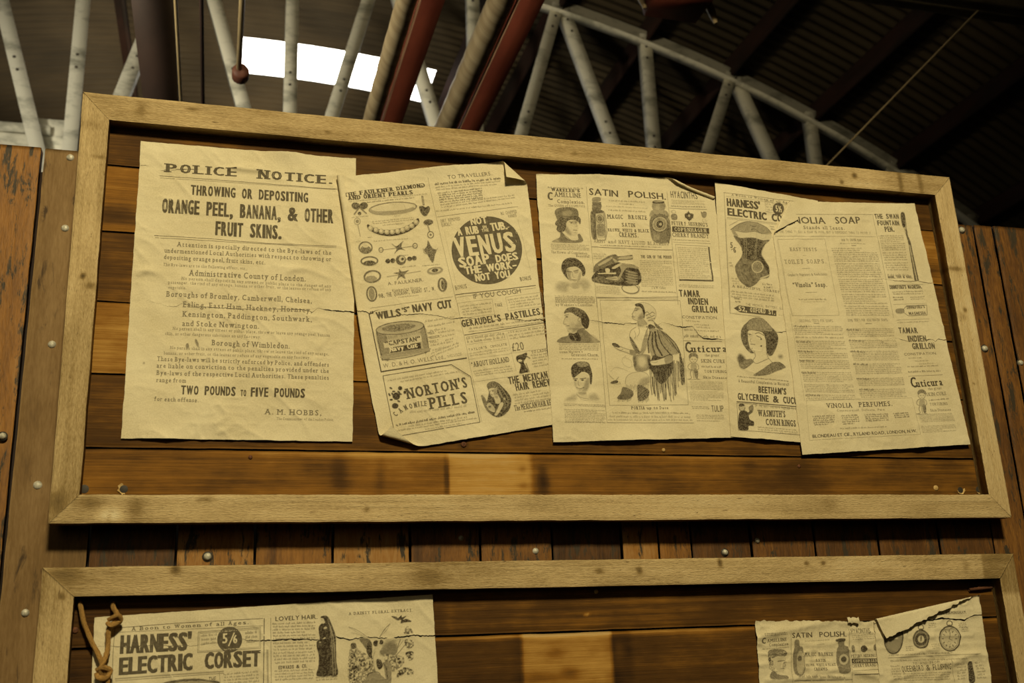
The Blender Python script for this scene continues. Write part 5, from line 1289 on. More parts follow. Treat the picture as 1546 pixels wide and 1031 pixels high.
('T', 'condl', 'QUICKLY.', 635.3, -194.5, 657.4, -189.8, 6.6, .6, 0),
('T', 'condl', 'NO CHAPPED', 751.1, -162.9, 783.1, -156.1, 6.8, .6, 0),
('T', 'condl', 'HANDS', 765.5, -167.3, 782.8, -163.5, 6.2, .6, 0),
('P',[790.2,-231.8,789.4,-239.6,787.7,-247.3,785.3,-254.9,782,-262.3,777.9,-269.3,773.2,-275.8,767.8,-281.9,761.9,-287.3,755.4,-292.1,748.5,-296.2,741.4,-299.5,733.9,-302.1,726.4,-303.8,718.8,-304.6,711.2,-304.7,703.8,-303.8,696.6,-302.2,689.7,-299.7,683.2,-296.4,677.2,-292.4,671.7,-287.7,666.8,-282.4,662.6,-276.5,659.1,-270.1,656.4,-263.3,654.5,-256.1,653.4,-248.7,653.2,-241.1,653.8,-233.4,655.2,-225.8,657.5,-218.2,660.5,-210.9,664.4,-203.9,668.9,-197.2,674.1,-191.1,680,-185.4,686.3,-180.4,693.2,-176.1,700.4,-172.6,707.8,-169.8,715.5,-167.9,723.3,-166.9,731,-166.7,738.6,-167.4,746.1,-169.1,753.2,-171.5,759.9,-174.8,766.1,-178.9,771.7,-183.7,776.7,-189.2,781,-195.3,784.5,-201.9,787.2,-209,789.1,-216.4,790.1,-224],.88,0),
('T', 'heavy', 'NOT', 691.5, -187.5, 725.7, -180.4, 13.4, .0, 1),
('T', 'heavy', 'A RUB', 665.5, -210.8, 708.3, -202.9, 15.1, .0, 1),
('T', 'cond', 'IN', 714.3, -193.1, 723.3, -191.2, 5.8, .0, 1),
('T', 'cond', 'THE', 712.1, -200.5, 727.2, -197.6, 6.1, .0, 1),
('T', 'heavy', 'TUB.', 730.4, -196.7, 764.7, -190.2, 15.3, .0, 1),
('T', 'cond', 'VENUS', 658.5, -255.2, 782.5, -232.6, 37.9, .0, 1),
('T', 'heavy', 'SOAP', 666.4, -275.3, 729.4, -260.6, 18.4, .0, 1),
('T', 'heavy', 'DOES', 738.3, -259.5, 783.2, -250.6, 14.1, .0, 1),
('T', 'heavy', 'THE WORK-', 677.4, -288.1, 779.9, -267.5, 14.2, .0, 1),
('T', 'heavy', 'NOT YOU', 697.1, -300.3, 766.7, -286.8, 13.6, .0, 1),
('T', 'condl', 'BONUS', 658.4, -319.4, 681.8, -314.1, 7.9, .8, 0),
('T', 'condl', 'BONUS', 784.3, -294.6, 807.2, -289.7, 8, .8, 0),
('L',[640.2,-202.8,659.5,-306],.5,.35,0),
('L',[784.6,-169.2,805,-272.2],.5,.35,0),
('L',[659,-328.7,813.9,-301.2],1.4,.85,0),
('L',[660.3,-333.5,813.7,-306.2],.6,.6,0),
('T', 'sans', 'IF YOU COUGH', 692.4, -334.9, 785.6, -317.9, 9.4, .85, 0),
('L',[657.8,-327,679.3,-447.4,701,-567],.6,.55,0),
('L',[501.4,-362.6,653.3,-332.7],.6,.6,0),
('L',[499.5,-373.8,521.1,-480.6],1.9,.9,0),
('L',[520.6,-480,675.8,-449.3],2.2,.9,0),
('T', 'heavy', '“', 502.8, -381.8, 510.6, -379.6, 12.2),
('T', 'heavy', 'WILLS', 513, -383.6, 559.1, -373.8, 13.4),
('T', 'heavy', "'S”", 560, -368.4, 575, -364.2, 8.8),
('T', 'heavy', 'NAVY CUT', 578.3, -367.2, 653.4, -353, 14.3),
('E',[('F',.28,[512.5,-402.1,552.8,-393,598.4,-390.9,607,-434.2,604.1,-440.1,566.2,-452.2,524.7,-457.5,520.6,-452]),('h',.65,1.7,75,[512.5,-402.1,528.2,-404.9,535.7,-455.7,524.7,-457.5,520.6,-452]),('h',.6,1.7,75,[592,-398.5,599.2,-390.9,607,-434.2,604.1,-440.1,598.5,-441.8]),('F',.3,[598.4,-390.6,595.5,-395.5,586.4,-400.7,572.5,-405.4,556.1,-408.8,539.5,-410.5,525.4,-410.1,515.8,-407.8,512.1,-404,514.9,-399.1,523.8,-393.9,537.5,-389.2,553.9,-385.8,570.6,-384.1,584.9,-384.4,594.7,-386.6]),('s',.8,1.4,[598.4,-390.6,597.2,-393.8,593.1,-397.3,586.4,-400.7,577.5,-404,567.2,-406.7,556.1,-408.8,544.9,-410.1,534.4,-410.6,525.4,-410.1,518.4,-408.8,513.9,-406.7,512.1,-404,513.3,-400.8,517.3,-397.3,523.8,-393.9,532.5,-390.7,542.8,-387.9,553.9,-385.8,565.1,-384.4,575.7,-383.9,584.9,-384.4,592,-385.7,596.7,-387.8,598.4,-390.6]),('n',.55,2.5,0,[583.5,-392.1,581.4,-395.1,574.9,-398.4,565.1,-401.4,553.4,-403.7,541.7,-405,531.7,-405,524.9,-403.8,522.3,-401.6,524.4,-398.6,530.7,-395.3,540.5,-392.3,552.1,-389.9,563.9,-388.6,574,-388.6,580.9,-389.8]),('s',.85,1.1,[512.2,-402.2,522,-453.3,528,-457.7,566.2,-452.2,604.1,-440.4,607,-434.2,598.9,-393]),('f',.1,[524.8,-426.1,593.3,-410.1,594.5,-421.7,527,-436.6]),('f',.9,[534.4,-436.3,591.7,-423.3,593,-434.8,538.5,-446.4]),('h',.5,1.4,0,[527.5,-447.4,602.8,-433,601.3,-440.2,528.9,-455.9])]),
('T', 'condl', 'MEDIUM STRENGTH', 523.5, -421.2, 593.3, -406.3, 4.9, .7, 0),
('T', 'heavy', '“CAPSTAN”', 527.6, -432.6, 593.2, -419.4, 8.1, .85, 0),
('T', 'heavy', 'Navy Cut', 536.4, -442.8, 587.4, -432.4, 8.6, .0, 1),
('M',[528.9,-447.4,594.4,-434.7,529.7,-451.6,595.2,-438.5],1,.6,.45,0),
('M',[599.4,-380.6,656,-368.4,600.1,-386.4,656.7,-374.3],1,.42,.45,0),
('M',[604.9,-389.7,656.6,-377.9,605.7,-395.6,657.4,-383.7],1,.42,.45,0),
('M',[609,-397.8,639.1,-391.1,609.8,-403.6,639.8,-396.9],1,.42,.45,0),
('M',[610,-425.4,651.4,-415.8,610.8,-431.2,652.2,-421.6],1,.42,.45,0),
('M',[612.7,-434,645.5,-426,613.4,-439.8,646.2,-431.8],1,.42,.45,0),
('M',[611.2,-439.9,662.9,-417.4,611.8,-451.4,663.4,-429.1],2,.42,.45,0),
('T', 'body', '“MILD,”', 604.6, -408.5, 621.7, -404.8, 4.4, .75, 0),
('M',[624.6,-400.6,655.4,-394.2,624.8,-405.8,655.8,-399.5],1,.45,.45,0),
('T', 'body', '“MEDIUM,”', 605.9, -416.6, 631.5, -411.4, 4.4, .75, 0),
('M',[630.8,-407.9,655.2,-401.8,630.9,-413.2,655.7,-407.1],1,.45,.45,0),
('T', 'body', '“FULL,”', 607.2, -424.7, 625.7, -420.4, 4.4, .75, 0),
('M',[636.9,-415.3,655,-409.5,637.1,-420.5,655.5,-414.8],1,.45,.45,0),
('T', 'sans', 'W. D. & H. O. WILLS, Ltd.,', 524.7, -473.1, 637.8, -451.8, 7.7, .7, 0),
('M',[639.4,-444.6,666.6,-439.1,640.4,-450.6,667.9,-444.9],2,.45,.45,0),
('L',[524.1,-487.2,647.5,-462.5,682.6,-483.5,697.6,-567.1,544.8,-596.2,524.1,-487.2],1.2,.85,0),
('L',[526.8,-486.6,646.4,-464.2,680.6,-485],.5,.6,0),
('M',[531.4,-493.2,638.8,-472,532.8,-498.2,639.9,-476.6],1,.4,.45,0),
('M',[554.8,-494.7,662.9,-472.6,555.8,-499.2,663.7,-476.9],1,.4,.45,0),
('E',[('F',.92,[554.3,-523.4,553.7,-525.9,552.3,-528.2,550.2,-529.7,547.6,-530.2,545.1,-529.8,543,-528.4,541.6,-526.3,541.1,-523.7,541.6,-521.1,543.1,-518.9,545.2,-517.4,547.7,-516.8,550.2,-517.3,552.4,-518.7,553.8,-520.8]),('F',.92,[551.1,-541,550.7,-542.9,549.4,-544.6,547.5,-545.7,545.4,-546.1,543.2,-545.8,541.3,-544.8,540.1,-543.2,539.7,-541.3,540.1,-539.4,541.4,-537.7,543.2,-536.6,545.4,-536.1,547.6,-536.5,549.5,-537.5,550.7,-539.1]),('F',.92,[558.2,-509,557.9,-510.4,557.1,-511.6,555.8,-512.4,554.3,-512.7,552.9,-512.5,551.6,-511.7,550.8,-510.6,550.5,-509.2,550.8,-507.8,551.7,-506.6,552.9,-505.7,554.4,-505.4,555.9,-505.6,557.1,-506.4,557.9,-507.6]),('F',.92,[565.6,-516,565.4,-517.2,564.8,-518.3,563.9,-518.9,562.8,-519.2,561.8,-519,560.9,-518.4,560.3,-517.4,560.1,-516.2,560.3,-515,560.9,-514,561.8,-513.3,562.9,-513,563.9,-513.2,564.8,-513.9,565.4,-514.9]),('F',.85,[546.1,-515.2,545.2,-516.4,543.1,-517,541,-516.5,540.1,-515.4,541,-514.2,543.1,-513.6,545.2,-514]),('F',.85,[554.1,-517.8,552.7,-518.2,550.8,-517.2,549.5,-515.5,549.6,-514,551,-513.6,552.9,-514.6,554.2,-516.3]),('F',.85,[540.8,-510.7,539.5,-511.3,537.4,-510.7,535.8,-509.3,535.6,-507.8,537,-507.2,539,-507.8,540.6,-509.3]),('F',.85,[536.9,-523.7,535.5,-523.6,534,-522,533.4,-519.9,533.9,-518.5,535.4,-518.6,536.8,-520.2,537.5,-522.3]),('F',.85,[541.6,-530.1,540.8,-531.3,538.6,-531.9,536.5,-531.4,535.6,-530.3,536.5,-529.1,538.6,-528.5,540.8,-529]),('F',.85,[554.3,-534.1,553,-534.7,550.9,-534.1,549.3,-532.6,549.1,-531.2,550.5,-530.6,552.6,-531.2,554.1,-532.6]),('F',.85,[557.4,-520.4,556.2,-521.3,554,-521,552.2,-519.9,551.7,-518.5,553,-517.6,555.1,-517.8,557,-519]),('F',.85,[542.4,-522.4,540.9,-522.3,539.5,-520.7,538.8,-518.6,539.4,-517.2,540.8,-517.3,542.3,-518.9,542.9,-521.1])]),
('T', 'fancy', "NORTON'S", 565.5, -528.7, 679.2, -502.8, 18.7),
('T', 'fancy', 'PILLS', 605.3, -546.1, 679.3, -531.9, 20.4),
('T', 'fancy', 'C', 546.9, -561.3, 551.1, -556.2, 8.9, .8, 0),
('T', 'fancy', 'A', 554.8, -554.8, 560, -550.6, 8.9, .8, 0),
('T', 'fancy', 'M', 563.1, -549.1, 568.9, -545.8, 8.9, .8, 0),
('T', 'fancy', 'O', 571.3, -546.1, 577.6, -543.9, 8.9, .8, 0),
('T', 'fancy', 'M', 579.1, -543.7, 585.5, -542.1, 8.9, .8, 0),
('T', 'fancy', 'I', 586, -541.5, 589.3, -541, 9, .8, 0),
('T', 'fancy', 'L', 590.7, -540.9, 597.3, -540.2, 9, .8, 0),
('T', 'fancy', 'E', 596.2, -540.2, 602.9, -540, 9, .8, 0),
('M',[570.8,-548.9,674.1,-535.1,571.2,-555.8,675.4,-541.6],1,.35,.45,0),
('M',[546,-573.5,690.8,-546.1,546.8,-578.4,691.5,-550.9],1,.8,.6,0),
('M',[567.8,-574.7,673.6,-555.8,569.1,-580.2,674.8,-561.4],1,.4,.45,0),
('M',[547.3,-583.9,693.3,-557.3,548.1,-588,693.8,-561.5],1,.45,.45,0),
('M',[597.8,-580.2,664.8,-567.7,598.6,-584.3,665.5,-571.9],1,.4,.45,0),
('L',[661.7,-344.8,728,-332.8,732,-362.2,666.2,-374.4,661.7,-344.8],.5,.5,0),
('M',[666,-349.1,725.8,-337.8,671.3,-369.7,729.2,-359.4],4,.4,.45,0),
('L',[754.1,-327.8,824,-314.1,827.5,-342.2,758.4,-354.9,754.1,-327.8],.5,.5,0),
('M',[757.8,-330.6,820.1,-318.6,761.5,-351.1,824.6,-339.3],4,.4,.45,0),
('T', 'condl', 'TAKE', 733.4, -348.6, 748.3, -345.7, 6.7, .75, 0),
('T', 'condb', "GERAUDEL'S PASTILLES.", 668.7, -390.9, 827.3, -357.5, 12.7, .9, 0),
('M',[682.3,-390,830.1,-361.9,683.6,-395.8,830.7,-368],1,.45,.45,0),
('M',[680.7,-398.1,826.6,-371.2,681.5,-401,827.4,-374.2],1,.6,.45,0),
('L',[673.2,-406.1,831,-374.3],1.3,.85,0),
('L',[677.5,-409.4,830.8,-378.6],.5,.5,0),
('M',[676,-409.5,749.4,-395.9,677.7,-422.6,751.9,-409.2],2,.45,.5,0),
('M',[755.4,-394.7,830.8,-379.2,757.6,-411.9,833.8,-398.1],3,.42,.45,0),
('L',[752.4,-395.7,768.5,-470.5],.5,.5,0),
('L',[677.1,-424.1,753.3,-409.7],.4,.4,0),
('T', 'condl', "TAYLOR'S CIMOLITE", 679.6, -436.3, 754.3, -421.5, 4.4, .75, 0),
('M',[681,-438.6,757.2,-423.8,682.8,-447.3,758.9,-432.6],2,.35,.45,0),
('L',[680.6,-451.7,758.7,-437.9],.4,.45,0),
('T', 'condl', '£20', 762.7, -433.3, 787.4, -428.5, 15.5, .75, 0),
('T', 'bodc', '“ABOUT HOLLAND', 684.5, -466.7, 757.5, -453.3, 9.9, .8, 0),
('M',[687.3,-471.8,760.2,-459,691.2,-484.6,764.1,-472.1],3,.38,.45,0),
('L',[689.5,-493.3,830.8,-468.3],.5,.5,0),
('L',[758.1,-437,833.1,-423.7],.4,.45,0),
('E',[('n',.9,2.4,0,[770.3,-442.5,781.7,-437.6,790.7,-434.3,789.7,-443.2,784,-452.3,788.1,-461,792.1,-471.1,786.1,-472.8,774.2,-474.7,777.9,-458.4,770.8,-451.3]),('l',.7,2.1,[786.1,-438.9,796.2,-444.5]),('l',.7,1.8,[788.3,-455.1,793.6,-470.2]),('F',.1,[780.9,-450,780.5,-451,779.6,-451.8,778.2,-452.3,776.6,-452.6,775.1,-452.4,773.7,-452,772.9,-451.2,772.6,-450.3,773,-449.4,773.9,-448.6,775.2,-448.1,776.8,-447.8,778.4,-448,779.7,-448.4,780.6,-449.2])]),
('T', 'body', 'TO LADIES', 799.6, -435.4, 834.3, -429, 4.8, .7, 0),
('M',[798,-437,832.7,-431.2,801.3,-463.5,834.4,-456.4],5,.4,.45,0),
('T', 'condb', 'THE MEXICAN', 753.5, -496, 830.8, -480.7, 12.9),
('T', 'condb', 'HAIR RENEWER', 766.4, -507.8, 852, -491.8, 12.9),
('M',[761,-512.8,833.7,-499.1,763,-534.3,835.5,-522.4],4,.4,.45,0),
('T', 'bodc', 'The MEXICAN HAIR RENEWER', 762.6, -545.2, 857.5, -527.9, 10.4, .8, 0),
('M',[780,-544,833.3,-535.5,780.7,-548.3,833.7,-539.8],1,.55,.45,0),
('E',[('n',.78,1.3,0,[712.6,-499.8,716.6,-493.7,725.3,-491.3,732.9,-493.8,740.2,-500,748.6,-508.4,754.8,-516.9,757.3,-525.5,754.1,-540.6,744.8,-551.5,733.8,-557.1,723.1,-555.4,712.7,-546.9,705.6,-535.4,701.3,-518.4,706,-520.2,711.1,-529.4,714.1,-519.1,715.5,-511.5]),('s',.4,1,[733.8,-497,743.2,-508.6,750.3,-521.4,750.8,-536.4]),('s',.4,1,[731.5,-502.5,737.5,-515.2,744.6,-528,745.1,-543]),('s',.4,1,[735.6,-506.7,740.6,-518.4,750,-530]),('s',.4,1,[730.1,-509,732,-518.6,737,-528.2]),('h',.88,1,10,[712.1,-499.8,716.6,-493.7,725.3,-491.3,732.3,-494.9,731.4,-503.5,716.2,-505.1]),('F',.1,[716.2,-505.6,729.8,-503.8,730.8,-509,726.6,-517.9,722.4,-520.2,718.6,-517.1,716.6,-511]),('g',.4,1.5,0,[726,-504.8,730.3,-504.7,730.1,-511.1,726.1,-517.7,724.6,-513.4]),('l',.7,.8,[720.4,-508,725.3,-507.2]),('F',.8,[724.6,-509.3,724.5,-509.7,724.1,-510,723.5,-510.2,722.9,-510.3,722.2,-510.2,721.6,-510,721.3,-509.8,721.2,-509.4,721.3,-509.1,721.7,-508.8,722.2,-508.6,722.9,-508.5,723.6,-508.6,724.1,-508.8,724.5,-509]),('F',.75,[718.9,-509.9,718.8,-510.2,718.6,-510.4,718.3,-510.6,718,-510.6,717.7,-510.6,717.4,-510.4,717.2,-510.2,717.1,-510,717.2,-509.7,717.4,-509.5,717.7,-509.4,718,-509.3,718.4,-509.4,718.6,-509.5,718.8,-509.7]),('s',.5,.5,[719.1,-508.8,717.6,-513.1,719.7,-513.9]),('l',.85,.9,[719.1,-516.2,722.7,-516.9]),('F',.12,[724.9,-519.4,731.5,-515.4,737.3,-526,735.3,-532,728.2,-532.1,726.3,-526.3]),('g',.4,1.5,0,[726.6,-518.8,731.5,-517.6,731.8,-522.9,727.5,-522]),('F',.1,[734.1,-534.1,739.7,-529.2,742.5,-533.4,734.7,-547.5,729.1,-554.2,725.2,-552,731.1,-541.7]),('s',.7,.5,[734.1,-534.5,730,-543.3,725.2,-552]),('F',.2,[746.8,-522.7,746.6,-523.5,746.1,-524.1,745.5,-524.6,744.7,-524.7,744,-524.6,743.4,-524.2,743,-523.6,742.9,-522.8,743,-522.1,743.5,-521.5,744.1,-521,744.9,-520.9,745.6,-521,746.2,-521.4,746.6,-522]),('F',.28,[710.9,-536.3,715.4,-530.9,721.7,-535,726.3,-541.8,725.5,-548.2,719.1,-547,713.4,-542.7]),('s',.15,1,[711.5,-535.8,712.9,-542.1,719.1,-546.8,724.5,-547.5]),('n',.6,1.1,0,[719.7,-538.8,719.5,-539.7,718.8,-540.5,717.8,-541,716.6,-541.2,715.5,-541,714.5,-540.6,713.9,-539.8,713.7,-538.9,714,-538,714.6,-537.2,715.6,-536.7,716.8,-536.5,717.9,-536.6,718.9,-537.1,719.5,-537.9]),('h',.8,1,55,[701.3,-518.4,706.6,-520.4,711.6,-529.9,710.9,-537.4,718,-547.9,725.4,-552,720,-553.1,710.6,-544.9,704.6,-532.2]),('F',.9,[724.2,-553.1,724,-553.5,723.7,-554,723.2,-554.3,722.6,-554.4,722.1,-554.3,721.6,-554,721.3,-553.6,721.2,-553.1,721.3,-552.6,721.6,-552.2,722.1,-551.9,722.7,-551.8,723.3,-551.9,723.8,-552.2,724.1,-552.6])])]},
{'name': 'newspaper_sheet', 'cat': 'newspaper sheet', 'label': 'newspaper sheet with four small portraits and a seated woman in a pleated cape', 'group': 'old printed sheets on the upper board', 'base': 4.8, 'seed': 3, 'q': [825, -69.8, 1204.9, -47.3, 1210.7, -586.6, 833.2, -601.9], 'bot': [(.18, .55, 5), (.8, .92, 3)], 'lip': [(.1, .6, 5), (.72, .9, 5)], 'folds': [(1099.2, -58.2, 1207.6, -93.1, 1204.9, -47.3, 3.4, 99), (813.9, -75.7, 868.8, -65.1, 842, -55.4, 2.6, 2.6)], 'tears': [[(820.7, -363.9, 0), (896.9, -365.7, 0), (927.8, -366.4, .8), (943.2, -369.6, 1.6), (965.1, -369.2, 1.9), (987, -371.3, 1.6), (990.3, -368.7, .6), (1012.5, -368.5, 1.9), (1028.1, -373.1, 1.9), (1043.7, -378, 1.9), (1050.5, -373, 1.3), (1067.4, -362.8, .1), (1092.7, -369.5, 1), (1107.1, -372, 2), (1128.6, -369.4, 1), (1134.4, -377.7, 1.6), (1140.1, -386.2, 1.6), (1149.3, -392.7, 2.3), (1173.9, -393.3, 2.7), (1188.9, -392.9, .3), (1239.1, -391.4, 0)]], 'items': [
('M',[847.4,-94.7,922.2,-90.6,847.2,-99.4,921.9,-95.3],1,.55,.45,0),
('T', 'slab', "WAKELEE'S", 853.8, -104.3, 915.3, -101.6, 6.1),
('T', 'slab', 'C', 844.6, -122.5, 859, -122.5, 15.6, .85, 0),
('T', 'body', 'AMELLINE', 859.9, -115, 916.9, -113.1, 9, .85, 0),
('M',[879.5,-117.4,890.6,-116.7,879.3,-119.7,890.5,-119],1,.4,.45,0),
('T', 'body', 'Complexion.', 865, -128.3, 923.6, -125.8, 7.5, .8, 0),
('T', 'body', 'The QUEEN of COSMETICS', 846.7, -136.7, 923.2, -133.3, 4.3, .65, 0),
('E',[('h',.78,1.5,60,[851.8,-211.4,865.9,-201.4,868.6,-189.5,876.7,-193.8,887.7,-204.2,903.4,-203.5,903,-193.6,908.3,-192,910.1,-208.2]),('g',.3,2.9,0,[850.8,-211.5,861.6,-203.9,865.4,-210.4]),('F',.1,[881.3,-168.1,897.5,-161.5,905.7,-166.3,903.6,-172.9,905.3,-179.9,902.8,-185.9,903.2,-190.2,897.6,-194.9,889.2,-195.9,882.1,-191.7,877.2,-185.6]),('g',.42,3,0,[878.8,-174.8,884.8,-180.8,889.7,-194.4,882.1,-192.2,877.2,-185.6]),('g',.3,2.1,0,[896.3,-163.1,904.7,-165.2,899,-171.5,892.8,-169.4]),('n',.72,1.3,0,[859.6,-169.8,868,-161.6,889.3,-156.7,907.4,-154.8,911.7,-161.5,909.6,-170.7,905.7,-165.4,897.5,-161.7,886.8,-163.8,881.4,-170.3,880.1,-179,875.4,-187.9,866.4,-191.1,860.5,-184.7,862.1,-179.2,858.5,-175.2]),('F',.66,[859.1,-148.2,865,-140.4,879.9,-136.1,899,-136.3,906.7,-142.3,906.8,-154.9,895.7,-156.2,878.7,-157.9,864.8,-164.2,861,-156.7]),('h',.85,1.3,10,[859.1,-148.2,865,-140.4,879.9,-136.1,899,-136.3,906.7,-142.3,900.7,-142.3,879.6,-142.7,864.6,-147.8]),('g',.42,2.5,0,[875.2,-145.9,892.7,-142.9,893.5,-150.9,877.8,-155.4]),('s',.9,1.1,[863.4,-162.6,878.8,-157.1,895.7,-155.3,906.8,-154.4]),('h',.8,1.3,70,[859.1,-148.2,865.8,-145.5,868.1,-160.5,864.1,-164]),('l',.8,1.1,[887.7,-166.8,895.5,-166.6]),('F',.85,[893.5,-168.7,893.3,-169.1,892.9,-169.5,892.3,-169.8,891.5,-169.9,890.8,-169.9,890.2,-169.7,889.8,-169.4,889.7,-169,889.8,-168.6,890.3,-168.2,890.9,-167.9,891.6,-167.8,892.4,-167.8,893,-168,893.4,-168.3]),('l',.75,.9,[898.9,-165.5,903.2,-165.6]),('F',.8,[902.6,-167.8,902.5,-168.1,902.2,-168.4,901.8,-168.6,901.3,-168.8,900.8,-168.7,900.4,-168.6,900.1,-168.3,900.1,-168,900.2,-167.6,900.5,-167.3,900.9,-167.1,901.4,-167,901.9,-167,902.3,-167.2,902.5,-167.5]),('s',.6,.6,[899.3,-166.7,903.5,-174.2,900,-176]),('l',.85,1,[894.9,-183.9,902.1,-184.2]),('s',.4,.6,[896.9,-189.6,900.5,-190]),('F',.04,[873.2,-189.1,883.8,-199.1,887,-204.2,878.1,-198.9]),('F',.05,[897.5,-198.1,902.2,-196.3,902.7,-202.2,890.4,-203.5]),('s',.85,.8,[868.6,-189.5,877.6,-196.8,888.3,-204.6])]),
('M',[847.6,-214.7,925.8,-212,848.1,-227.1,926.4,-224.6],4,.5,.45,0),
('T', 'body', 'The Flower of Complexion.', 847.2, -234.1, 922.6, -232.7, 5, .65, 0),
('T', 'body', 'Beautiful!', 897.4, -239.1, 925.8, -238.7, 5.1, .7, 0),
('E',[('g',.34,6.2,0,[886.2,-301.3,884.7,-305.3,881,-308.9,875.5,-311.5,869.1,-312.6,862.8,-312.2,857.6,-310.2,854.2,-307.1,853.2,-303.2,854.7,-299.1,858.4,-295.5,863.9,-293,870.3,-291.8,876.5,-292.2,881.8,-294.2,885.2,-297.4]),('g',.3,5.5,0,[921.9,-295,920.7,-299.5,917.7,-303.4,913.5,-306.1,908.7,-307.3,903.9,-306.7,900,-304.4,897.5,-300.8,896.9,-296.5,898.1,-292,901,-288.1,905.2,-285.4,910.1,-284.2,914.8,-284.8,918.7,-287.1,921.2,-290.7]),('g',.06,4.2,0,[906.8,-304.3,905.4,-307.9,901.8,-311.2,896.6,-313.5,890.6,-314.5,884.7,-314.1,879.8,-312.4,876.6,-309.5,875.6,-306,877,-302.4,880.6,-299.1,885.7,-296.8,891.7,-295.8,897.6,-296.1,902.6,-297.9,905.8,-300.7]),('F',.1,[875.2,-266.4,883.3,-261.7,900,-260.7,905.8,-268.7,904,-281.4,898.2,-292.3,891.7,-296,884.6,-293,878.9,-285]),('g',.45,2.5,0,[875.1,-267.5,881,-266.1,884.4,-286.8,879.9,-286]),('g',.35,2.1,0,[902.5,-271,905.7,-270.8,903.2,-283.6,897.7,-292.7,896.3,-288.2]),('g',.3,2.5,0,[885.2,-294,898.1,-292.7,898.6,-302.7,887.1,-303.3]),('n',.82,1.5,0,[866.2,-264.9,868.2,-254.3,874.9,-245.4,885.5,-241.5,899,-242.8,908.9,-251.7,914.5,-264,912.9,-275,907.8,-277.4,906.3,-267,900,-261.1,891.8,-259.5,881.2,-262.3,876,-266.4,876.6,-278.9,879.8,-287.1,874.3,-282.2,869.2,-274.1]),('l',.85,1.5,[876.2,-270.1,885.7,-270.6]),('l',.85,1.5,[890.8,-269,900.1,-266.1]),('F',.85,[883.5,-272.8,883.3,-273.3,882.8,-273.8,882,-274.1,881.2,-274.2,880.3,-274.2,879.6,-274,879.1,-273.6,878.9,-273.1,879.1,-272.6,879.7,-272.2,880.4,-271.9,881.3,-271.7,882.2,-271.8,882.9,-272,883.4,-272.4]),('F',.85,[897.6,-270.1,897.4,-270.6,896.9,-271,896.1,-271.3,895.2,-271.5,894.4,-271.4,893.6,-271.2,893.2,-270.8,893,-270.4,893.2,-269.9,893.7,-269.4,894.5,-269.1,895.4,-269,896.2,-269,897,-269.2,897.5,-269.6]),('g',.4,1.2,0,[877,-271.3,885.2,-271.7,884.2,-275.3,877.4,-275.1]),('g',.35,1.3,0,[891.6,-269.2,899.6,-267.4,898.9,-272.3,892,-273.4]),('s',.6,.8,[887.8,-270.9,888.5,-280.3,891.9,-281.3]),('l',.85,1,[885.2,-286.7,895.1,-287]),('g',.35,1,0,[887,-288.3,894.2,-288.3,892,-290.9]),('s',.35,.8,[878.2,-296.5,889.2,-304.2,901.8,-300.4])]),
('M',[850.3,-318.9,929.6,-317.2,850.6,-334.2,930,-332.2],4,.48,.45,0),
('L',[927.9,-88.6,928.7,-179.3,933.5,-340.2],.7,.6,0),
('L',[1100.3,-84.1,1101.2,-212.8,1102.5,-325.9],.8,.6,0),
('T', 'sansb', 'SATIN', 932, -104.9, 995.1, -105.1, 13.5),
('T', 'sansb', 'POLISH.', 1014.1, -104.1, 1097.8, -102.7, 13.7),
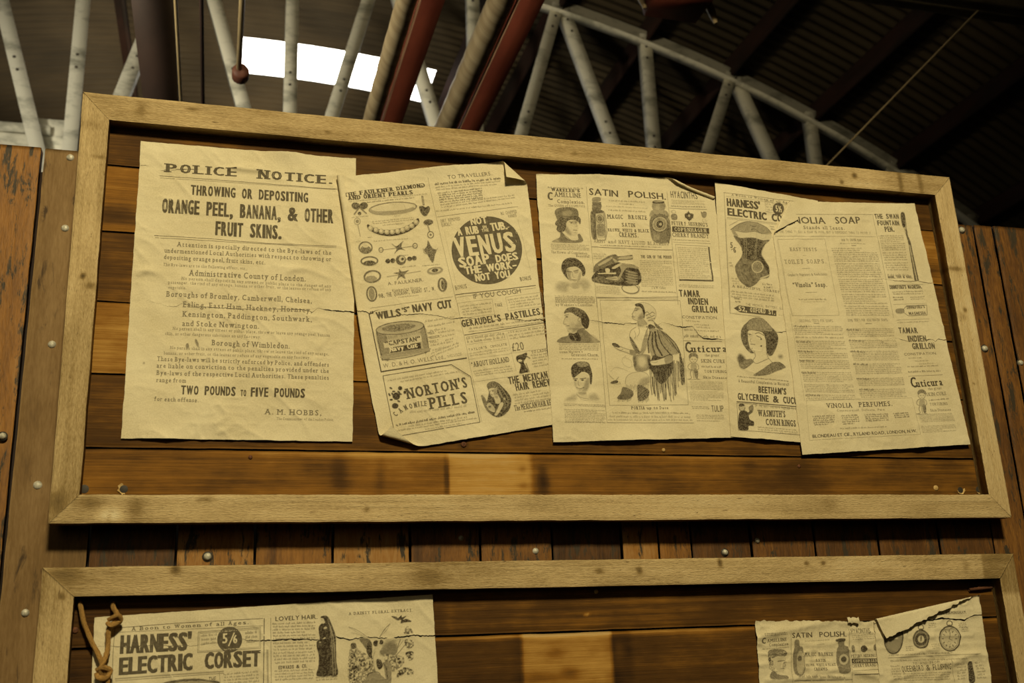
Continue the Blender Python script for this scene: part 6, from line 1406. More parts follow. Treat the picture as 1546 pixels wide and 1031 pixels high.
('E',[('F',.5,[939.8,-111.8,955,-109.9,954.9,-117.6,939.9,-120]),('s',.8,1.1,[939.8,-111.8,947.5,-109.9,955,-110.1]),('f',.65,[938.2,-120.3,957.2,-119.2,956.6,-122.4,938.4,-124.3]),('h',.85,1.5,85,[939,-124.2,956.1,-122.4,954.4,-135.3,938.6,-140.1]),('F',.72,[933.5,-143.6,939.1,-139.2,954.4,-135.3,963,-142.1,945.2,-144.4]),('f',.82,[933.2,-144,943,-145,942.2,-196.8,932.4,-193.7]),('h',.9,1.3,5,[933.2,-144,943,-145,942.2,-196.8,932.4,-193.7]),('f',.24,[943,-145,963,-141.7,962.4,-194.7,942.2,-196.8]),('s',.85,.9,[943,-145,942.2,-196.8,962.4,-194.7,963,-141.7,943,-145]),('h',.5,1.1,85,[959.8,-144.8,963,-142.1,962.4,-194.7,959.5,-194.3]),('s',.8,1.1,[959.1,-154.7,958.4,-157.9,956.6,-160.8,954.1,-162.8,951.2,-163.6,948.5,-163.2,946.2,-161.6,944.8,-159,944.5,-155.8,945.2,-152.6,947,-149.8,949.5,-147.8,952.3,-146.9,955.1,-147.3,957.4,-149,958.8,-151.5,959.1,-154.7]),('n',.62,1.3,0,[957,-154.9,956.4,-157.3,955.2,-159.3,953.4,-160.8,951.4,-161.4,949.4,-161.1,947.8,-159.9,946.9,-158,946.6,-155.7,947.2,-153.3,948.4,-151.2,950.2,-149.7,952.2,-149.1,954.2,-149.4,955.7,-150.6,956.7,-152.5]),('n',.5,1.5,0,[945.3,-168.9,959.8,-166.9,959.4,-188.5,944.8,-190.6]),('s',.6,.6,[945.1,-172.1,951.9,-173.2,959.6,-170.4]),('s',.6,.6,[944.8,-183,952.2,-184,959.9,-181.3]),('h',.55,1.6,5,[1067.7,-111.7,1091.9,-110.4,1089.9,-126.3,1067.5,-128.1]),('F',.88,[1092.5,-108.6,1091.4,-110,1088.3,-111.5,1083.9,-112.6,1078.7,-113.3,1073.6,-113.4,1069.3,-113,1066.5,-112.1,1065.6,-110.8,1066.7,-109.3,1069.7,-107.9,1074.1,-106.8,1079.3,-106.1,1084.5,-105.9,1088.8,-106.3,1091.6,-107.3]),('F',.4,[1089.4,-107.9,1088.6,-108.7,1086.3,-109.4,1082.9,-110.1,1078.9,-110.6,1075,-110.8,1071.7,-110.6,1069.5,-110.2,1068.8,-109.6,1069.6,-108.9,1071.9,-108.1,1075.3,-107.4,1079.2,-107,1083.2,-106.8,1086.5,-106.9,1088.7,-107.3]),('g',.3,2.2,0,[1074.2,-114.6,1080.9,-114,1079.8,-126.4,1073.6,-126.9]),('h',.5,1.6,20,[1060.4,-133.1,1067.5,-127.2,1089.9,-125.9,1097.4,-129.7,1097.5,-140.7,1060.2,-143.6]),('h',.82,1.6,12,[1060.3,-142.5,1097.9,-139.5,1096.3,-192,1061,-193.2]),('g',.45,3.1,0,[1062.1,-179.9,1075.3,-180.1,1074.3,-191.1,1063.3,-190.8]),('F',.16,[1095.1,-155.8,1094.1,-160.1,1092.1,-164.2,1089.2,-167.9,1085.6,-170.7,1081.5,-172.7,1077.1,-173.5,1072.9,-173.3,1069.1,-171.9,1065.9,-169.6,1063.6,-166.4,1062.3,-162.5,1062.1,-158.3,1063,-154,1065,-149.9,1067.9,-146.2,1071.5,-143.4,1075.6,-141.4,1080,-140.5,1084.2,-140.7,1088.1,-142.1,1091.3,-144.4,1093.6,-147.7,1094.9,-151.6]),('s',.85,1.3,[1095.1,-155.8,1094.1,-160.1,1092.1,-164.2,1089.2,-167.9,1085.6,-170.7,1081.5,-172.7,1077.1,-173.5,1072.9,-173.3,1069.1,-171.9,1065.9,-169.6,1063.6,-166.4,1062.3,-162.5,1062.1,-158.3,1063,-154,1065,-149.9,1067.9,-146.2,1071.5,-143.4,1075.6,-141.4,1080,-140.5,1084.2,-140.7,1088.1,-142.1,1091.3,-144.4,1093.6,-147.7,1094.9,-151.6,1095.1,-155.8]),('n',.45,1.6,0,[1092.9,-156,1091.8,-160.4,1089.4,-164.6,1085.9,-168,1081.8,-170.3,1077.3,-171.3,1073,-170.9,1069.2,-169.2,1066.3,-166.3,1064.6,-162.5,1064.3,-158.1,1065.4,-153.7,1067.7,-149.5,1071.1,-146.1,1075.3,-143.8,1079.8,-142.7,1084.1,-143.1,1088,-144.8,1090.8,-147.8,1092.5,-151.6]),('F',.2,[1088.8,-156.3,1087.9,-159.8,1085.8,-163.1,1082.9,-165.6,1079.5,-167,1075.9,-167.3,1072.7,-166.3,1070.1,-164.2,1068.6,-161.3,1068.3,-157.8,1069.2,-154.3,1071.3,-151,1074.2,-148.5,1077.6,-147.1,1081.2,-146.8,1084.4,-147.8,1087,-149.8,1088.5,-152.8]),('s',.8,.9,[1088.4,-156.3,1087.5,-159.7,1085.5,-162.8,1082.7,-165.2,1079.4,-166.6,1076,-166.8,1072.9,-165.9,1070.5,-163.9,1069.1,-161.1,1068.8,-157.8,1069.6,-154.4,1071.6,-151.3,1074.4,-148.9,1077.7,-147.5,1081.1,-147.2,1084.2,-148.2,1086.6,-150.2,1088.1,-153,1088.4,-156.3]),('F',.85,[1086.1,-156.5,1085.3,-159.6,1083.4,-162.3,1080.8,-164.3,1077.9,-165.1,1075,-164.7,1072.7,-163.1,1071.3,-160.7,1071,-157.6,1071.8,-154.5,1073.7,-151.8,1076.3,-149.8,1079.2,-149,1082.1,-149.4,1084.4,-151,1085.8,-153.4]),('F',.3,[1083,-156.7,1082.7,-157.9,1081.9,-159,1080.8,-159.7,1079.6,-160.1,1078.4,-159.9,1077.5,-159.3,1076.9,-158.4,1076.8,-157.2,1077.1,-156,1077.9,-154.9,1078.9,-154.2,1080.2,-153.8,1081.3,-154,1082.3,-154.6,1082.9,-155.5]),('h',.88,1.4,85,[1095.4,-131.9,1097.8,-140.7,1096.3,-192,1090.9,-191.5])]),
('M',[973.5,-111.9,1050.4,-109.6,973.1,-116.5,1050,-114.3],1,.42,.45,0),
('M',[995.1,-117.1,1026.7,-116.2,994.7,-121.8,1026.4,-120.9],1,.42,.45,0),
('M',[966.9,-124.6,1055.2,-122.7,966.6,-128.7,1054.8,-126.9],1,.35,.45,0),
('M',[971.2,-132.4,1050.8,-130.1,970.9,-137.3,1050.4,-135.1],1,.5,.45,0),
('T', 'slabl', 'MAGIC', 967.2, -152.9, 1002, -151.4, 8.4),
('T', 'slabl', 'BRONZE', 1011.2, -150.9, 1053.3, -149.4, 8.5),
('T', 'slabl', 'SATIN', 996.2, -167.9, 1026, -167.2, 7.6),
('T', 'slabl', 'BROWN, WHITE & BLACK', 966.5, -180.8, 1054.6, -176.3, 6.4),
('T', 'slabl', 'CREAMS.', 988.9, -190.3, 1031.7, -188.9, 9.2),
('T', 'slabl', 'ARMY and NAVY LIQUID BLACKING', 935.3, -206.3, 1094.1, -201.8, 7.2, .6, 0),
('M',[949.1,-209.5,1078.8,-204.6,948.8,-213.2,1078.5,-208],1,.6,.45,0),
('L',[930.5,-216.2,1101.4,-211.1],1.1,.75,0),
('M',[932.5,-228.4,961.8,-227.9,932.2,-242.4,948.4,-240],3,.35,.45,0),
('E',[('F',.62,[935.6,-252.3,973.8,-228.5,986.4,-237.3,976.7,-246.9,935,-268.7]),('h',.85,1.5,-28,[935.1,-259.8,975.2,-238,976.7,-246.9,935,-268.7]),('F',.25,[942.5,-251.2,968,-235.3,970.9,-238.3,946.5,-253.7]),('F',.7,[983.3,-233.2,982.7,-235.4,981.3,-237.3,979.4,-238.6,977.3,-239.2,975.2,-238.9,973.5,-237.8,972.4,-236.1,972.1,-233.9,972.7,-231.8,974,-229.9,975.9,-228.5,978.1,-228,980.2,-228.3,981.9,-229.3,983,-231.1]),('F',.25,[974.2,-237,983.4,-243.9,980.6,-246.7,972.9,-240.3]),('f',.78,[984.2,-232.1,1014.7,-227.3,1014.6,-236.5,985.8,-240.1]),('h',.3,1.1,-4,[987.3,-233.4,1012.8,-229.5,1012.8,-234.5,987.6,-238.1]),('n',.86,1.7,0,[935,-268.2,976.8,-246.5,990.7,-245.6,1023.5,-252.5,1022,-288.9,933.6,-289.4]),('h',.9,1.5,5,[934.3,-278.8,981.2,-273.9,989,-284,933.6,-289.4]),('h',.45,1.7,60,[987.5,-245.8,1023.6,-251,1022.9,-255.3,1001.8,-254.5,991.3,-266.9,985.2,-277.9,977.4,-282.6,988.4,-262.8]),('F',.15,[969.7,-256.5,987.5,-245.8,990.5,-248.2,975.9,-258.3]),('f',.05,[939.1,-270.1,977.5,-265.6,977.9,-269,940,-272]),('F',.06,[955.6,-260.6,961.1,-257.7,965.5,-261.1,963.6,-266.9,957.2,-267.9]),('F',.08,[954.3,-279.8,966.1,-276.5,979.1,-274,978.1,-280.9,962.6,-281.8]),('h',.5,1.1,80,[959.7,-278.4,977.9,-275.8,976.5,-279.5,960.5,-281.5]),('s',.6,.8,[948.6,-280.1,947.4,-282.4,944.5,-284,941.1,-284.2,938.5,-282.9,937.6,-280.8,938.8,-278.5,941.6,-276.9,945,-276.7,947.7,-277.9,948.6,-280.1]),('f',.8,[997.7,-258,1023.1,-262.8,1022,-288.1,994.8,-286.3]),('l',.22,1.1,[998.8,-260.5,1022.6,-264.6]),('l',.22,1.1,[998.4,-266.1,1022.2,-269.7]),('l',.22,1.1,[998,-271.6,1021.8,-274.9]),('l',.22,1.1,[997.6,-277.2,1021.4,-280]),('l',.22,1.1,[997.2,-282.7,1021,-285.1]),('h',.6,1.1,80,[1003.4,-262.3,1018.3,-264.4,1018.1,-266.6,1003.2,-264.5]),('h',.6,1.1,80,[1003,-267.9,1017.9,-269.8,1017.7,-271.9,1002.8,-270]),('h',.6,1.1,80,[1002.6,-273.5,1017.5,-275.1,1017.3,-277.3,1002.4,-275.6]),('h',.6,1.1,80,[1002.2,-279,1017,-280.5,1016.9,-282.6,1002,-281.2]),('h',.6,1.1,80,[1001.7,-284.6,1016.6,-285.8,1016.5,-288,1001.6,-286.7]),('s',.8,1.5,[1022.3,-299,1020.8,-301.8,1017.8,-304.2,1013.5,-305.9,1008.4,-306.8,1003,-306.8,997.8,-305.9,993.3,-304.2,989.9,-301.8,988.1,-299,987.8,-296.1,989.3,-293.3,992.3,-290.9,996.5,-289.1,1001.6,-288.2,1007,-288.2,1012.3,-289.1,1016.8,-290.8,1020.2,-293.2,1022.1,-296,1022.5,-298]),('s',.6,.9,[989.6,-304.1,1004.2,-308.5,1020.5,-304.5,1024.6,-293.6,1020.7,-288.6])]),
('T', 'condb', 'THE GUN OF THE PERIOD', 1032, -232.3, 1098.3, -229.3, 6.3, .75, 0),
('M',[1028.9,-236.1,1097.9,-233.6,1027.2,-292.4,1097.2,-290.4],15,.38,.45,0),
('T', 'body', 'J. & W. Tolley', 1049.7, -294.8, 1079.7, -293.6, 4, .6, 0),
('M',[1028.1,-299.3,1100.8,-298,1028.3,-303.5,1101,-302.2],1,.5,.45,0),
('M',[933.7,-295,983.6,-294.9,934,-311.5,983.8,-311.5],5,.38,.45,0),
('L',[933.6,-318.9,1102.2,-313.9],.8,.7,0),
('L',[933.4,-321.7,1102,-316.5],.4,.5,0),
('T', 'condl', 'HYACINTHS', 1107.1, -96.9, 1168.3, -95.1, 14.5, .85, 0),
('M',[1108.3,-100.7,1181.5,-97.6,1108,-110.8,1181.5,-107.2],4,.42,.45,0),
('M',[1107.2,-113.2,1183.4,-109.4,1107.1,-117.4,1183.2,-113.6],1,.65,.45,0),
('L',[1102.1,-120.1,1185.6,-116.7],.9,.65,0),
('E',[('s',.6,.7,[1115.6,-127.3,1114.8,-129.2,1113,-130.6,1110.7,-131.3,1108.4,-131,1106.8,-129.8,1106.3,-128.1,1107.1,-126.2,1108.9,-124.8,1111.3,-124.1,1113.6,-124.4,1115.2,-125.6,1115.6,-127.3]),('n',.55,1.3,0,[1105.1,-134.4,1116.7,-133.1,1116.6,-144.1,1105.9,-144.9]),('s',.5,.5,[1105.5,-139.7,1116.1,-139.2]),('n',.85,1.1,0,[1144.3,-123.3,1147.5,-127.5,1153.7,-128.8,1154.1,-134.1,1149.9,-139.8,1144.2,-144.1,1138.3,-139.8,1135.1,-135.6,1136.6,-129.2,1141.2,-128]),('l',.8,.9,[1134.9,-132,1154.1,-137.7]),('l',.8,.9,[1134.8,-139.2,1154.5,-129.6]),('l',.8,.9,[1140.6,-125.4,1148.9,-141.6]),('l',.8,.9,[1144.8,-122.4,1143.7,-145.6]),('F',.3,[1147.4,-132.8,1147.1,-134,1146.4,-134.9,1145.6,-135.6,1144.6,-135.9,1143.6,-135.8,1142.9,-135.2,1142.4,-134.3,1142.3,-133.2,1142.6,-132.1,1143.3,-131.2,1144.1,-130.5,1145.1,-130.2,1146.1,-130.3,1146.8,-130.9,1147.3,-131.8]),('n',.6,1.1,0,[1171.4,-122,1174.8,-123.9,1178.7,-121.4,1183.9,-123.2,1182.1,-131.9,1177.2,-135.9,1173.1,-132.6]),('h',.6,1.1,85,[1174.3,-125.4,1182.9,-124.3,1181.1,-133.8,1174.7,-134.6]),('s',.5,.5,[1174.3,-137.9,1173,-142.4,1176.5,-143.4]),('s',.5,.5,[1179.7,-138.4,1180.2,-142.8,1183,-141.7])]),
('T', 'bodc', "PETER F. HEERING'S", 1103.9, -157, 1184.8, -154.4, 8.3, .85, 0),
('P',[1104.5,-159.5,1186,-157.3,1185.7,-169.4,1103.7,-171.8],.92,0),
('T', 'slabl', 'COPENHAGEN', 1108, -169.8, 1180.5, -167.4, 8, .0, 1),
('T', 'bodc', 'CHERRY BRANDY', 1102.5, -182.1, 1184.4, -179.7, 8.9, .8, 0),
('M',[1103.5,-186.7,1184.8,-184.4,1103.2,-190.2,1184.4,-187.9],1,.5,.45,0),
('L',[1104.4,-193.8,1185.6,-191.1],.6,.5,0),
('L',[1108.3,-198.5,1179.6,-197.6,1180.1,-268.5,1109.7,-272.2,1108.3,-198.5],.6,.6,0),
('L',[1181.2,-199.2,1182.8,-270.1],2.7,.9,0),
('L',[1110.2,-273.8,1183.4,-270.6],2.6,.9,0),
('M',[1112.4,-201.9,1178.1,-200.3,1111.9,-270.6,1177.9,-266.7],16,.3,.45,0),
('M',[1108,-282.2,1185.4,-279.9,1107.6,-289.2,1184.9,-287.1],2,.5,.45,0),
('T', 'condb', 'TAMAR', 1105.8, -308, 1152.8, -306.7, 13.6),
('T', 'condb', 'INDIEN', 1123.2, -323, 1168.6, -322.2, 13),
('T', 'condb', 'GRILLON', 1129.9, -338.6, 1186.6, -338, 12.9),
('T', 'sans', 'CONSTIPATION.', 1107.2, -353.7, 1185.6, -351.2, 5.8, .8, 0),
('M',[1115.2,-355.8,1146.4,-355,1114.7,-360.9,1145.9,-360.1],1,.45,.45,0),
('M',[1132.6,-362,1167.3,-361.6,1132.2,-366.4,1166.8,-366.1],1,.45,.45,0),
('M',[1137,-367.4,1168.3,-367.3,1136.6,-371.9,1167.9,-371.7],1,.45,.45,0),
('M',[1110.2,-374.4,1185.9,-373.4,1109.7,-379.4,1185.4,-378.5],1,.5,.45,0),
('M',[1109.1,-386,1187.1,-384.8,1108.8,-392.6,1186.7,-391.5],1,.55,.6,0),
('L',[1107.9,-398.6,1188.4,-397.1],1,.6,0),
('T', 'fancy', 'C', 1107.4, -421.9, 1125.6, -421.2, 20.7),
('T', 'fancy', 'uticura', 1120.4, -420.8, 1199.5, -417.7, 13.3, .95, 0),
('T', 'body', 'the great', 1149.1, -428.1, 1180.3, -427.5, 5, .75, 0),
('T', 'body', 'SKIN CURE', 1139.6, -440.8, 1192.1, -440.2, 6.9, .75, 0),
('M',[1140.8,-446.1,1183.3,-445.5,1140.5,-451.6,1183.1,-451.1],1,.6,.45,0),
('T', 'body', 'TORTURING', 1144.8, -460.7, 1193.3, -460, 5.3, .75, 0),
('T', 'body', 'Skin Diseases', 1141.4, -472.5, 1197, -472, 5, .75, 0),
('E',[('n',.55,1.6,0,[1116,-427.2,1122.3,-422,1130.7,-422.3,1135.4,-427.7,1134.2,-433.3,1129.3,-429.8,1122.2,-430,1116.6,-434]),('s',.6,1.1,[1116.8,-431.5,1117,-437,1121.7,-441.8,1127.5,-441.6,1132.6,-436.5,1133.7,-431.5]),('l',.75,1,[1121,-435,1123.7,-434.6]),('l',.75,1,[1127.6,-434.5,1129.8,-434.7]),('l',.6,1,[1123.6,-439.3,1126.5,-439.2]),('s',.6,1.1,[1120.3,-442.5,1114.2,-445.8,1111.6,-452.6,1116.4,-456.8,1120.5,-454.2]),('s',.6,1.1,[1128.1,-442.2,1133.6,-445.7,1134.2,-453.1,1128.6,-457,1125.6,-454.6]),('h',.4,2,60,[1119.6,-443.7,1129.3,-443.4,1129.4,-456.3,1117.6,-457.4]),('s',.65,1.1,[1117.7,-456.7,1115.6,-464.8,1117.5,-472.1,1112.7,-474.7]),('s',.65,1.1,[1122.7,-458.4,1122,-465.8,1122.6,-473.1]),('s',.65,1.1,[1129.3,-457,1129.9,-464.3,1127.2,-471.8,1132.2,-474.1]),('n',.55,1.6,0,[1124.3,-455.3,1131.3,-456.3,1131.2,-470.4,1125.3,-471.8]),('s',.55,1,[1108.9,-474.8,1117.8,-475.7,1127.6,-474.5,1135.3,-474.9])]),
('M',[1113.3,-478.6,1183.3,-477.4,1113.4,-495.4,1183,-494.9],6,.42,.45,0),
('M',[1111.5,-498.5,1169.7,-497.4,1111.3,-500,1169.6,-499],1,.5,.45,0),
('M',[1111,-503,1182.2,-502.6,1110.6,-517.3,1181.7,-516.6],5,.42,.45,0),
('L',[1109.6,-501.6,1182.4,-500.7],.5,.4,0),
('T', 'condl', 'TULIP', 1152.6, -537.7, 1179.2, -537.3, 12.2, .85, 0),
('M',[1111.9,-527.2,1148.8,-527.2,1112.9,-533.2,1149.9,-533.2],2,.5,.45,0),
('M',[1119.9,-543.5,1178,-542.8,1120.6,-553.1,1177.9,-552.5],3,.45,.45,0),
('M',[1120.4,-554.9,1168.6,-554.5,1120.2,-557.3,1168.4,-556.9],1,.65,.45,0),
('T', 'body', "by Wakelee's Camelline.", 850.7, -341, 927.2, -337.6, 5.3, .65, 0),
('M',[850.2,-322.5,930.8,-319.7,850.1,-334.9,930.7,-332.2],4,.45,.45,0),
('E',[('h',.72,1.5,40,[853.9,-413.1,858.1,-403.1,870.2,-399.4,875.8,-394.8,894.4,-392.9,905.7,-385.9,918.2,-396.2,928.6,-403.3,930.8,-409.9]),('g',.35,4.4,0,[916,-396.3,931.2,-404.3,930.8,-409.9,921.6,-410.3]),('F',.12,[867.9,-355.2,875,-352.7,890,-357.4,897.3,-362.5,899,-370,902,-381.8,890.3,-388.8,880.2,-393.5,877.1,-391.5,872.8,-390.9,872,-386.6,869.5,-381.1,871,-376.7,864.6,-374.9,868.1,-367.1]),('g',.42,3.5,0,[884.4,-378.3,899,-370,902,-381.8,890.3,-388.8,881.4,-392.4]),('g',.3,3,0,[874.7,-376.6,885.8,-371.7,885.2,-382.5,875.2,-387.3]),('n',.72,1.5,0,[866.6,-355.3,871,-346.4,882.1,-341.9,895.2,-342.9,908,-348.9,914.9,-361.6,914.2,-372.5,903.9,-379.5,901.3,-368.8,898.4,-362.4,889.9,-358,881.5,-352.8,872.8,-353.2]),('n',.95,1.5,0,[901.4,-356.8,909.9,-353.1,916.3,-363.7,914.6,-376.9,909.1,-384.1,902.3,-377.9,899.8,-367.8]),('s',.6,.9,[898.8,-366.1,897.5,-368.7,895.5,-369.7,894.1,-368.3,894.1,-365.5,895.4,-362.8,897.4,-361.9,898.8,-363.2]),('l',.8,1.1,[867.7,-358.7,875.2,-357]),('F',.85,[874.3,-361.4,874.1,-361.9,873.5,-362.4,872.7,-362.7,871.8,-362.8,870.9,-362.8,870.1,-362.5,869.6,-362.1,869.5,-361.7,869.7,-361.1,870.2,-360.7,871,-360.4,871.9,-360.2,872.9,-360.3,873.6,-360.5,874.1,-360.9]),('s',.65,.8,[868.8,-362.8,864.4,-374.9,871,-376.7]),('l',.85,1.1,[869.1,-379.6,875.2,-379.1]),('s',.6,.7,[872,-386.6,873.2,-390.8,880.2,-393.5]),('h',.85,1.3,-40,[890.3,-388.8,902.7,-381.7,906.1,-385.9,893.2,-394.3]),('n',.98,1.3,0,[873.7,-393.8,883.4,-394.5,890.1,-391.4,895.9,-397.2,896.1,-407.9,883.7,-408.4,876.7,-405.7]),('l',.3,.9,[882.2,-397.8,887.1,-406.6])]),
('M',[852.9,-414.5,932.5,-413,853.1,-427.4,932.6,-425.7],4,.5,.45,0),
('T', 'body', "some Nature's", 853.4, -433.3, 899.7, -430.6, 4.8, .6, 0),
('T', 'body', 'Greatest Charm,', 875.8, -438.2, 931.6, -436.6, 5.7, .7, 0),
('M',[857.4,-442.2,929.2,-440.4,857.2,-445.7,928.9,-444],1,.55,.45,0),
('E',[('g',.32,4.7,0,[860,-523.9,867.8,-516.4,881.9,-511.9,878,-523.4]),('g',.32,4.7,0,[906.4,-513.3,917.4,-508.8,925.5,-516.9,923,-522.2,908,-521.6]),('F',.1,[877.4,-479.7,885.2,-474.6,898.4,-469.5,907.7,-475.5,908.9,-488.1,905.5,-500.8,898.2,-507.3,889.6,-507.9,883.5,-502.7,879.8,-493.2]),('g',.42,3,0,[901.8,-484.1,908.5,-479.7,908.2,-492.3,904.6,-501.9,896,-507.7,894.1,-504.3]),('g',.25,1.7,0,[879.1,-486.9,883.1,-491,884.6,-502.4,880.7,-496.3]),('n',.85,1.5,0,[874.4,-468.2,876.5,-457.6,884.4,-451,895.4,-448,908.2,-450.1,913.2,-460.6,915.4,-473.2,913,-490.5,909.7,-489.1,909.8,-475.9,904.8,-469.7,896.3,-467.9,885.1,-475.4,877.4,-480.1]),('n',.5,1.7,0,[886.6,-450.9,899.7,-448.7,910.1,-454.3,899,-458.9,888.4,-457.2]),('l',.85,1.5,[877.7,-482,886.1,-481.5]),('l',.85,1.5,[891.2,-481.5,902.5,-479.9]),('F',.88,[884.6,-484.5,884.4,-485,883.8,-485.5,882.9,-485.9,881.9,-486,881,-485.9,880.1,-485.6,879.6,-485.2,879.5,-484.6,879.7,-484.1,880.3,-483.6,881.1,-483.2,882.1,-483.1,883.1,-483.2,883.9,-483.5,884.4,-483.9]),('F',.88,[898.6,-483.6,898.3,-484.2,897.7,-484.7,896.8,-485,895.7,-485.2,894.6,-485.1,893.8,-484.8,893.2,-484.3,893,-483.8,893.2,-483.2,893.9,-482.7,894.8,-482.4,895.9,-482.2,897,-482.3,897.8,-482.6,898.4,-483]),('s',.55,.9,[887.1,-485,887.1,-493,890,-494.3]),('s',.88,1,[883.3,-498.5,890.1,-500.2,897.9,-497.9]),('g',.35,1.1,0,[885.7,-501.8,894.7,-501.5,889.8,-504.4]),('F',.12,[884.4,-505.6,900.4,-506.8,901.9,-517.6,891.1,-518.9,882.9,-512.9]),('g',.4,1.7,0,[886.5,-507.2,900.4,-506.8,898,-511.4,889.4,-511.3]),('s',.6,.9,[882.6,-511.4,890.1,-517.5,904.9,-519.6]),('s',.4,.6,[883.3,-513.9,893.1,-521.5,905.9,-522])]),
('M',[856.5,-529.1,937,-529.4,856.8,-534.3,937.5,-534.7],2,.6,.45,0),
('M',[856.6,-539.3,936.9,-539.4,856.4,-563.8,936.2,-564],8,.45,.45,0),
('M',[856.4,-563.3,936.3,-562.2,856.3,-566.1,936.1,-565.1],1,.65,.45,0),
('L',[934,-319.5,938.6,-563.6],.8,.6,0),
('L',[938.6,-563.6,1113.5,-560.7],.9,.65,0),
('L',[935.5,-320.4,1104.1,-309.3],1,.7,0),
('L',[940.6,-324.5,1107.3,-316.8,1105.7,-525.2,946.1,-530.7,940.6,-324.5],.8,.6,0),
('T', 'slabl', 'PORTIA up to Date', 988.6, -537, 1064.5, -535.2, 5.7),
('M',[949.8,-542,1106,-539.3,951,-547.3,1108.7,-544.7],1,.4,.45,0),
('M',[943.3,-548.9,1110.1,-546.7,943.5,-554.8,1110.5,-552.1],1,.35,.45,0),
('M',[941.3,-555.7,1112.7,-552.6,941.2,-560.7,1112.5,-557.7],1,.35,.45,0),
